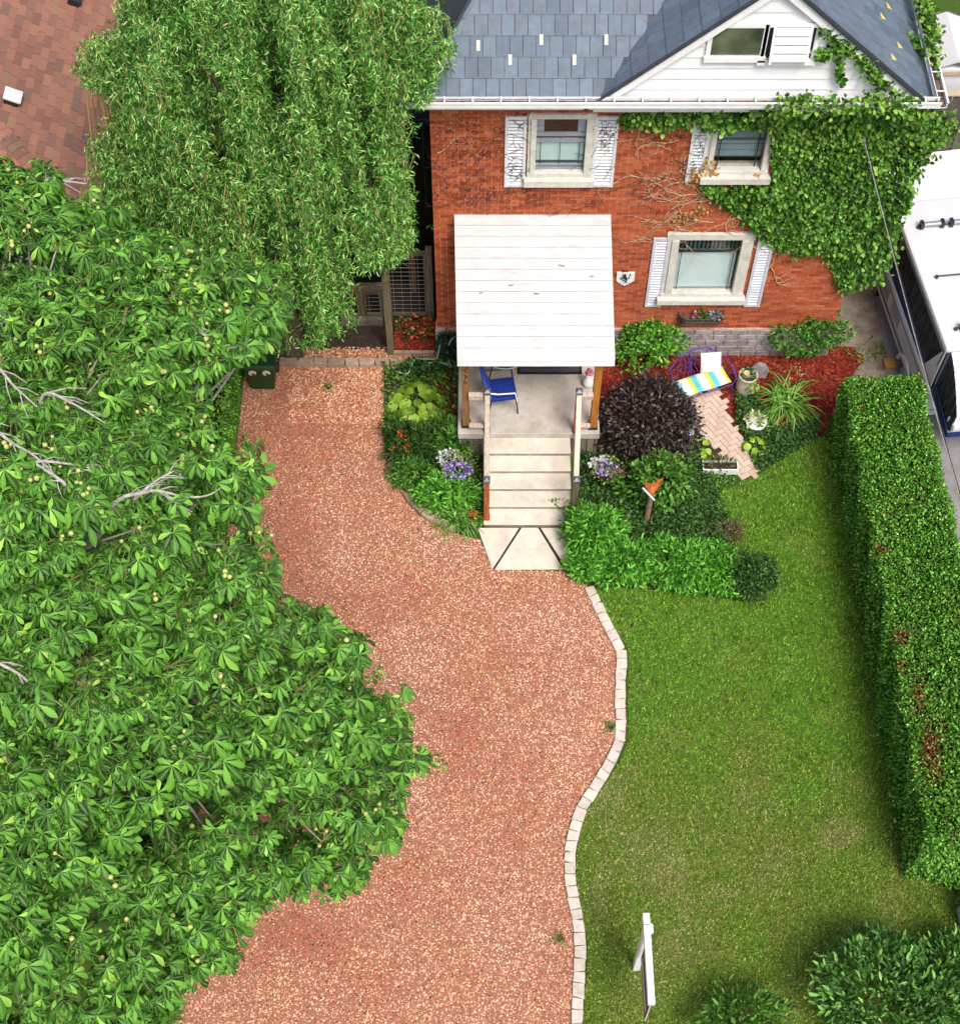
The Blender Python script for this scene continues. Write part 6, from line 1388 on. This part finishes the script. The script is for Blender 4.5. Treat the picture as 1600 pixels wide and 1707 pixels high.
# keep some strands hanging low at the right front where the photo shows them reaching the gravel
low = (rng.uniform(0, 1, NC) < np.where(np.sin(a_c) < .1, .62, .3))[ci]; sz = np.where(low, sz - rng.uniform(.3, 3.6, NC)[ci], sz)
LP_, LO, TW = [], [], MB(); NL_ = 46
u = (np.arange(NL_) + .5) / NL_
ph = rng.uniform(0, 6.28, (NS, 1)); fr_ = rng.uniform(7, 13, (NS, 1)); am = rng.uniform(.03, .08, (NS, 1))
arch = .5 * np.sin(np.minimum(u, .35) / .35 * np.pi * .5) * .6
X = sx[:, None] + outw[:, :1] * arch[None] * 1.2 + am * np.sin(fr_ * u * Ls[:, None] * 1.3 + ph)
Y = sy[:, None] + outw[:, 1:] * arch[None] * 1.0 + am * np.cos(fr_ * u * Ls[:, None] * 1.3 + ph)
Z = sz[:, None] + .22 * np.sin(np.minimum(u, .3) / .3 * np.pi)[None] - Ls[:, None] * np.maximum(u - .12, 0)[None]
Z = np.maximum(Z, .5)
P = np.stack([X, Y, Z], 2); px, py, _ = proj(P); rag = rng.normal(0, 11, (NS, 1)); ok = inpoly((px + rag).ravel(), (py + np.abs(rag) * .6).ravel(), WPOLY).reshape(NS, NL_)
# nothing may hang inside the brick house or far below its gutter
inh = (P[..., 0] > XL - .1) & (P[..., 1] > EY - .3) & (P[..., 2] < zmain(P[..., 1]) + .15); ok &= ~inh
inn = (P[..., 0] < nx - .1) & (P[..., 1] > ny) & (P[..., 2] < nz + nm * (nx - P[..., 0]) + .1); ok &= ~inn
PP = P[ok]; k2 = 4; PP = np.repeat(PP, k2, 0) + rng.normal(0, .026, (len(PP) * k2, 3)); n = len(PP)
d = nrm(rng.normal(0, 1, (n, 3)) * [1, 1, .7] + [0, -.2, -1.15])
tvw = np.array([(0, 0, 0), (.35, .5, .10), (.7, .4, .28), (1, -.3, .18), (.7, -.25, .22), (.35, -.5, .02)]); tfw = np.array([(0, 5, 4, 1), (1, 4, 3, 2)])
s = rng.uniform(.7, 1.3, n); V, Fc = inst(tvw, tfw, PP, frames(d, rng.normal(0, 1, (n, 3)) + [0, -.6, .8]), np.column_stack([s * .085, s * .0135, s * .085]))
wl_ = put('foliage', np_mesh('foliage', V, Fc, M['leaf_willow']), wil); reg(wl_, kind='stuff')
for i in range(0, NS, 2):
    idx = np.where(ok[i])[0]
    if len(idx) < 10: continue
    idx = idx[::3]; TW.tube([Vector(P[i, j]) for j in idx], [.0045 * (1 - .6 * c / len(idx)) + .0015 for c in range(len(idx))], 3, cap=False)
TW.build('twigs', M['twig'], wil)

# ---- horse chestnut in the left foreground
CPOLY = [(-400, 240), (20, 262), (60, 262), (95, 268), (100, 330), (150, 335), (180, 338), (215, 340), (262, 395), (330, 405), (400, 428), (455, 420), (488, 495), (460, 545), (452, 590), (405, 600), (372, 628), (348, 665), (340, 715), (372, 748), (440, 780), (430, 840), (455, 905), (450, 965), (470, 1000), (540, 1010), (580, 1040), (620, 1088), (600, 1150), (680, 1185), (690, 1235), (742, 1262), (735, 1285), (672, 1290), (668, 1400), (640, 1430), (600, 1465), (560, 1490), (500, 1498), (400, 1535), (405, 1570), (378, 1615), (320, 1650), (290, 1720), (200, 1950), (-400, 1950)]
tc = np.array([-6.6, 10.4])
che = thing('chestnut_tree', 'broad horse chestnut tree with spiky fruit filling the left side', 'tree', (tc[0], tc[1], 0))
M['leaf_chest'] = leafm('chestnut_leaf', [(0, (.018, .070, .010)), (.4, (.046, .15, .017)), (.75, (.09, .24, .028)), (.95, (.15, .32, .045)), (1, (.28, .42, .07))], .4, .4, .28, rib=(.30, .40, .12), gain=1.15)
M['chest_twig'] = plain('chestnut_twig', srgb(112, 122, 66), .8, .2, 20, .2, bmp=0)
tr = MB(); tr.tube([(tc[0], tc[1], 0), (tc[0] + .05, tc[1], 1.5), (tc[0], tc[1] + .05, 3.0), (tc[0] + .05, tc[1], 4.6)], [.36, .29, .26, .2], 12); tr.build('trunk', M['bark'], che)
def ctop(x, y):
    r2 = ((x - tc[0]) / 6.5) ** 2 + ((y - tc[1]) / 6.9) ** 2
    return 2.9 + 5.9 * np.sqrt(np.clip(1 - r2 ** 1.5, 0.0, 1)) + .25 * np.clip((y - tc[1]) / 5, -1, 1)
# sprays: flat fans of twigs, each twig end carrying a whorl of palmate leaves
TIPS, TDIR = [], []; lbm = MB(); twm = MB(); rnd = np.random.default_rng(5)
NB = 330; cnt = 0; tries = 0
centres = []
while cnt < NB and tries < 20000:
    tries += 1
    a = rnd.uniform(0, 6.283); r = math.sqrt(rnd.uniform(0, 1)); x = tc[0] + 6.4 * r * math.cos(a); y = tc[1] + 6.8 * r * math.sin(a); z = float(ctop(np.array([x]), np.array([y]))[0]) - abs(rnd.normal(0, .55)) + .1
    qx, qy, _ = proj(np.array([x, y, z]))
    if not inpoly(np.array([qx]), np.array([qy]), CPOLY)[0] or qx < -260: continue
    if any((x - c[0]) ** 2 + (y - c[1]) ** 2 + (z - c[2]) ** 2 < .36 ** 2 for c in centres): continue
    centres.append((x, y, z)); cnt += 1
hubs = [Vector((tc[0] + .05, tc[1], 3.2)), Vector((tc[0], tc[1], 4.4))]
for (x, y, z) in centres:
    e = Vector((x, y, z)); TIPS.append((x, y, z)); TDIR.append((x - tc[0], y - tc[1], .3)); hb = hubs[0] if z < 5 else hubs[1]; dirh = Vector((x - tc[0], y - tc[1], 0)); 
    if rnd.uniform() < .75:
        mid = hb.lerp(e, .55) + Vector((0, 0, .35 - .1 * dirh.length)) + Vector(rnd.normal(0, .25, 3)); lbm.tube(smooth_pts([hb, mid, e], 4), [.05 - .042 * i / 8 for i in range(9)], 5, cap=False)
    nt = int(rnd.integers(5, 9)); od = dirh.normalized() if dirh.length > .3 else Vector((1, 0, 0))
    for k in range(nt):
        an = rnd.uniform(-1.5, 1.5); dv = Vector((od.x * math.cos(an) - od.y * math.sin(an), od.x * math.sin(an) + od.y * math.cos(an), rnd.uniform(-.25, .35))); ln = rnd.uniform(.25, .75); tip = e + dv * ln
        qx, qy, _ = proj(np.array(list(tip + dv * .12)))
        if not inpoly(np.array([qx]), np.array([qy]), CPOLY)[0]: continue
        twm.tube([e - dv * .06, e + dv * ln * .5 + Vector((0, 0, .05)), tip], [.008, .0065, .004], 4, cap=False); TIPS.append(tuple(tip)); TDIR.append(tuple(dv))
        if ln > .4: TIPS.append(tuple(e + dv * ln * .45)); TDIR.append(tuple(dv))
# bare grey branches that show above the leaves
for pts in ([(-30, 705, 7.9), (20, 738, 7.8), (60, 762, 7.7), (112, 812, 7.6)], [(112, 812, 7.6), (60, 770, 7.7), (150, 780, 7.7), (112, 790, 7.7)], [(200, 832, 7.2), (235, 822, 7.2), (262, 818, 7.2), (310, 828, 7.0), (345, 826, 6.9), (370, 812, 6.9)], [(235, 822, 7.2), (262, 800, 7.2), (290, 785, 7.2)], [(-10, 612, 8.3), (25, 645, 8.2), (62, 678, 8.1)], [(72, 658, 8.0), (120, 672, 7.8), (175, 705, 7.6)], [(310, 540, 7.4), (345, 562, 7.3), (385, 580, 7.1), (420, 565, 7.1)], [(75, 305, 8.2), (110, 302, 8.2), (145, 306, 8.2)], [(-10, 1100, 8.4), (40, 1130, 8.2), (80, 1180, 8.0)], [(60, 1535, 7.4), (100, 1572, 7.4)]):
    Q3 = []
    for a_, b_, z_ in pts:
        for _ in range(25):
            p_ = PG(a_, b_, z_); z_ += .5 * (float(ctop(np.array([p_.x]), np.array([p_.y]))[0]) + .16 - z_)
        Q3.append(PG(a_, b_, z_))
    back = Q3[0] + (Vector((tc[0], tc[1], 4.0)) - Q3[0]).normalized() * .9; P3 = smooth_pts([back] + Q3, 5)
    lbm.tube(P3, [.026 - .020 * i / len(P3) for i in range(len(P3))], 6)
    for _ in range(5):
        i0 = random.randrange(5, len(P3) - 2); dv = (P3[i0 + 1] - P3[i0]).normalized(); sd_ = Vector((-dv.y, dv.x, random.uniform(-.2, .3))) * random.choice((-1, 1)); L_ = random.uniform(.15, .4)
        lbm.tube([P3[i0], P3[i0] + (dv + sd_ * .6) * L_ * .5, P3[i0] + (dv + sd_ * .5) * L_ + Vector((0, 0, -.05))], [.009, .007, .004], 4, cap=False)
lbm.build('branches', M['bark'], che); twm.build('twigs', M['chest_twig'], che)
TIPS = np.array(TIPS); TDIR = np.array(TDIR)
# loose twigs inside the crown so the gaps stay leafy and dark
xi = rng.uniform(tc[0] - 6, tc[0] + 6.2, 800); yi = rng.uniform(tc[1] - 6.8, tc[1] + 6.8, 800); zt = ctop(xi, yi); zi = zt - rng.uniform(.4, 2.2, 800); keep = (zt > 3.2) & (zi > 2.6); INN = np.column_stack([xi, yi, zi])[keep]
IDIR = nrm(np.column_stack([INN[:, 0] - tc[0], INN[:, 1] - tc[1], np.zeros(len(INN))]) + rng.normal(0, .5, (len(INN), 3)))
ALLT = np.vstack([TIPS, INN]); ALLD = np.vstack([TDIR, IDIR])
# edge sprigs over the gravel
for px, py, z in ((735, 1272, 3.4), (705, 1258, 3.5), (690, 1275, 3.5), (668, 1195, 3.6), (610, 1100, 3.9), (595, 1075, 4.0), (470, 590, 4.3), (455, 560, 4.6), (470, 520, 5.0), (440, 500, 5.2), (430, 470, 5.5), (430, 800, 5.0), (440, 900, 5.0), (445, 960, 4.8), (660, 1330, 3.4), (655, 1385, 3.4), (590, 1465, 3.6), (560, 1480, 3.7), (390, 1590, 4.4), (350, 1620, 4.6), (395, 1545, 4.4), (85, 275, 7.0), (60, 285, 7.0), (160, 310, 6.8), (150, 330, 6.8), (210, 345, 6.6), (250, 395, 6.4), (120, 340, 6.9), (330, 420, 6.0), (390, 440, 5.8)):
    for _ in range(2):
        p = PG(px - random.uniform(0, 16), py + random.uniform(-10, 10), z); ALLT = np.vstack([ALLT, [list(p)]]); ALLD = np.vstack([ALLD, [[.9, random.uniform(-.5, .5), 0]]])
# rim of the crown hanging over the drive
rq = scatter_poly([(330, 960), (470, 1000), (540, 1015), (615, 1090), (600, 1150), (678, 1188), (690, 1240), (735, 1265), (670, 1290), (660, 1400), (590, 1465), (500, 1495), (400, 1530), (300, 1640), (240, 1640), (300, 1300)], 300)
rp = np.array([list(PG(a, b, random.uniform(2.6, 4.4))) for a, b in rq]); ALLT = np.vstack([ALLT, rp]); ALLD = np.vstack([ALLD, nrm(rng.normal(0, .5, (len(rp), 3)) + [.8, 0, 0])])
cq = scatter_poly([(-150, 900), (60, 900), (190, 960), (190, 1090), (60, 1110), (-150, 1110)], 130)
for a_, b_ in cq:
    z_ = 8.0
    for _ in range(25):
        p_ = PG(a_, b_, z_); z_ += .5 * (float(ctop(np.array([p_.x]), np.array([p_.y]))[0]) - random.uniform(0, .1) - z_)
    p_ = PG(a_, b_, z_ - random.uniform(0, .7)); ALLT = np.vstack([ALLT, [list(p_)]]); ALLD = np.vstack([ALLD, [[random.uniform(-1, 1), random.uniform(-1, 1), .1]]])
# one palmate leaf: seven leaflets with a folded midrib, drooping tips
def palmate(nl, droop, seed):
    r = random.Random(seed); V, Fc = [], []
    for k in range(nl):
        a = (k - (nl - 1) / 2) * (3.9 / (nl - 1)) + r.uniform(-.06, .06); L = (1.0 - .40 * abs(k - (nl - 1) / 2) / ((nl - 1) / 2)) * r.uniform(.92, 1.06); w_ = .175 * L ** .75; b = len(V); ca_, sa_ = math.cos(a), math.sin(a)
        prof = [(0, .02), (.28, .32), (.55, .82), (.76, 1.0), (.9, .62), (1.0, 0.02)]
        for u_, wv in prof:
            zc = -droop * (u_ * L) ** 1.7 + .05 * math.sin(u_ * 3)
            for sgn in (-1, 0, 1):
                lx, ly = u_ * L, sgn * wv * w_; V.append((lx * ca_ - ly * sa_, lx * sa_ + ly * ca_, zc + (.055 if sgn else 0) * wv))
        for i in range(5):
            for j in range(2): q = b + i * 3 + j; Fc.append((q, q + 1, q + 4, q + 3)[::-1])
    V = np.array(V); return V, np.array(Fc)
RIBT = lambda n: np.tile([0.0, 1.0, 0.0], n // 3)
def ribbed(me):
    at = me.attributes.new('rib', 'FLOAT', 'POINT'); at.data.foreach_set('value', RIBT(len(me.vertices)).astype(np.float32)); return me
LEAFT = [palmate(7, .60, 1), palmate(7, .95, 2), palmate(5, .5, 3)]
PEN = np.array([(x, y) for x, y in CPOLY], float)
LPOS, LX, LUP, LS, LJ = [], [], [], [], []
for p, dv in zip(ALLT, ALLD):
    nleaf = random.choice((4, 5, 5, 6)); a0 = random.uniform(0, 6.28); dv = np.array(dv); tj = (random.gauss(0, 15), random.gauss(0, 15)); ts = random.choice((.75, .9, 1, 1, 1.12))
    for k in range(nleaf):
        a = a0 + k * 6.283 / nleaf + random.uniform(-.3, .3); hx_ = np.array([math.cos(a), math.sin(a), 0]) + dv * .55; pet = random.uniform(.07, .17); x_ = hx_ + [0, 0, random.uniform(-1.0, -.2)]
        LPOS.append(p + nrm(hx_ + np.array([0, 0, .25])) * pet); LX.append(x_); LUP.append(np.array([0, -.12, 1.0]) + rnd.normal(0, .22, 3) + hx_ * .25); LS.append(random.uniform(.13, .25) * ts); LJ.append(tj)
LPOS, LX, LUP, LS, LJ = map(np.array, (LPOS, LX, LUP, LS, LJ))
cpx, cpy, cdep = proj(LPOS + nrm(LX) * LS[:, None] * .6)
shr = PEN.copy()
okc = inpoly(cpx + LJ[:, 0], cpy + LJ[:, 1], CPOLY) & (cpx > -190) & (cpy > -100) & (cpy < 1850)
# keep a few see-through gaps
for gx, gy_, gr in ((180, 490, 12), (182, 548, 14), (560, 1065, 8), (625, 1282, 13), (570, 1170, 8), (645, 1292, 10), (215, 640, 14)): okc &= ((cpx - gx) ** 2 + (cpy - gy_) ** 2) > gr ** 2
LPOS, LX, LUP, LS, cpx, cpy, cdep = (q[okc] for q in (LPOS, LX, LUP, LS, cpx, cpy, cdep))
FRM = frames(LX, LUP); kind_ = rng.integers(0, 3, len(LPOS)); infr = (cpx > 5) & (cpx < 1600) & (cpy > 5) & (cpy < 1700)
top_rank = np.argsort(np.where(infr, cdep, 1e6)); one = np.zeros(len(LPOS), bool); one[top_rank[:300]] = True
Vs, Fs, b0 = [], [], 0
for k in range(3):
    s_ = (kind_ == k) & ~one; V, Fc = inst(LEAFT[k][0], LEAFT[k][1], LPOS[s_], FRM[s_], np.repeat(LS[s_][:, None], 3, 1)); Vs.append(V); Fs.append(Fc + b0); b0 += len(V)
reg(put('foliage', ribbed(np_mesh('foliage', np.vstack(Vs), np.vstack(Fs), M['leaf_chest'], None, True)), che), kind='stuff')
lm_ = [ribbed(np_mesh('leaf', *LEAFT[k], M['leaf_chest'], None, True)) for k in range(3)]
for i in np.where(one)[0]:
    put('leaf', lm_[kind_[i]], che, True, Vector(LPOS[i]), Matrix(FRM[i].tolist()).to_euler(), (LS[i],) * 3)
# husks
M['husk'] = plain('chestnut_husk', srgb(186, 190, 112), .7, .2, 20, .3)
hk = MB(); ft = [i for i in range(len(TIPS)) if random.random() < .11]
for i in ft:
    for _ in range(random.choice((1, 2, 2, 3))):
        c = Vector(TIPS[i]) + Vector((random.uniform(-.09, .09), random.uniform(-.09, .09), random.uniform(.06, .16))); r = random.uniform(.022, .034)
        hk.lathe([(r * .1, -r), (r * .75, -r * .65), (r, 0), (r * .75, r * .65), (r * .1, r)], c, 8); hk.tube([Vector(TIPS[i]), c], .005, 3)
hk.build('husks', M['husk'], che, smooth=True)

# leaf litter and stray weeds on the drive
lq = scatter_poly([(420, 640), (640, 640), (700, 880), (950, 990), (1020, 1090), (1020, 1220), (940, 1380), (940, 1690), (430, 1690), (600, 1480), (680, 1300), (560, 1030), (440, 900)], 150); lp = np.array([list(PG(a, b, .02)) for a, b in lq])
reg(leafcloud(lp, nrm(rng.normal(0, 1, (len(lp), 3)) * [1, 1, .1]), .05, .03, [M['leaf_dry'], M['leaf_chest_dry']] if 'leaf_chest_dry' in M else M['leaf_dry'], 'fallen_leaves', None, True, True, 0, .2, None, 1.0), 'few dry leaves scattered over the gravel driveway', 'leaf litter', kind='stuff')
for k_, (px, py, lab) in enumerate(((934, 1568, 'small weed in the gravel beside the lower stone edging'), (1018, 1214, 'small weed in the gravel beside the widest bend of the edging'), (548, 648, 'faint weed tuft in the gravel near the block row'))):
    bush('gravel_weed', lab, 'weed', px, py, .10, .08, .10, 40, .06, .02, M['leaf_yellowgreen'], 70 + k_)
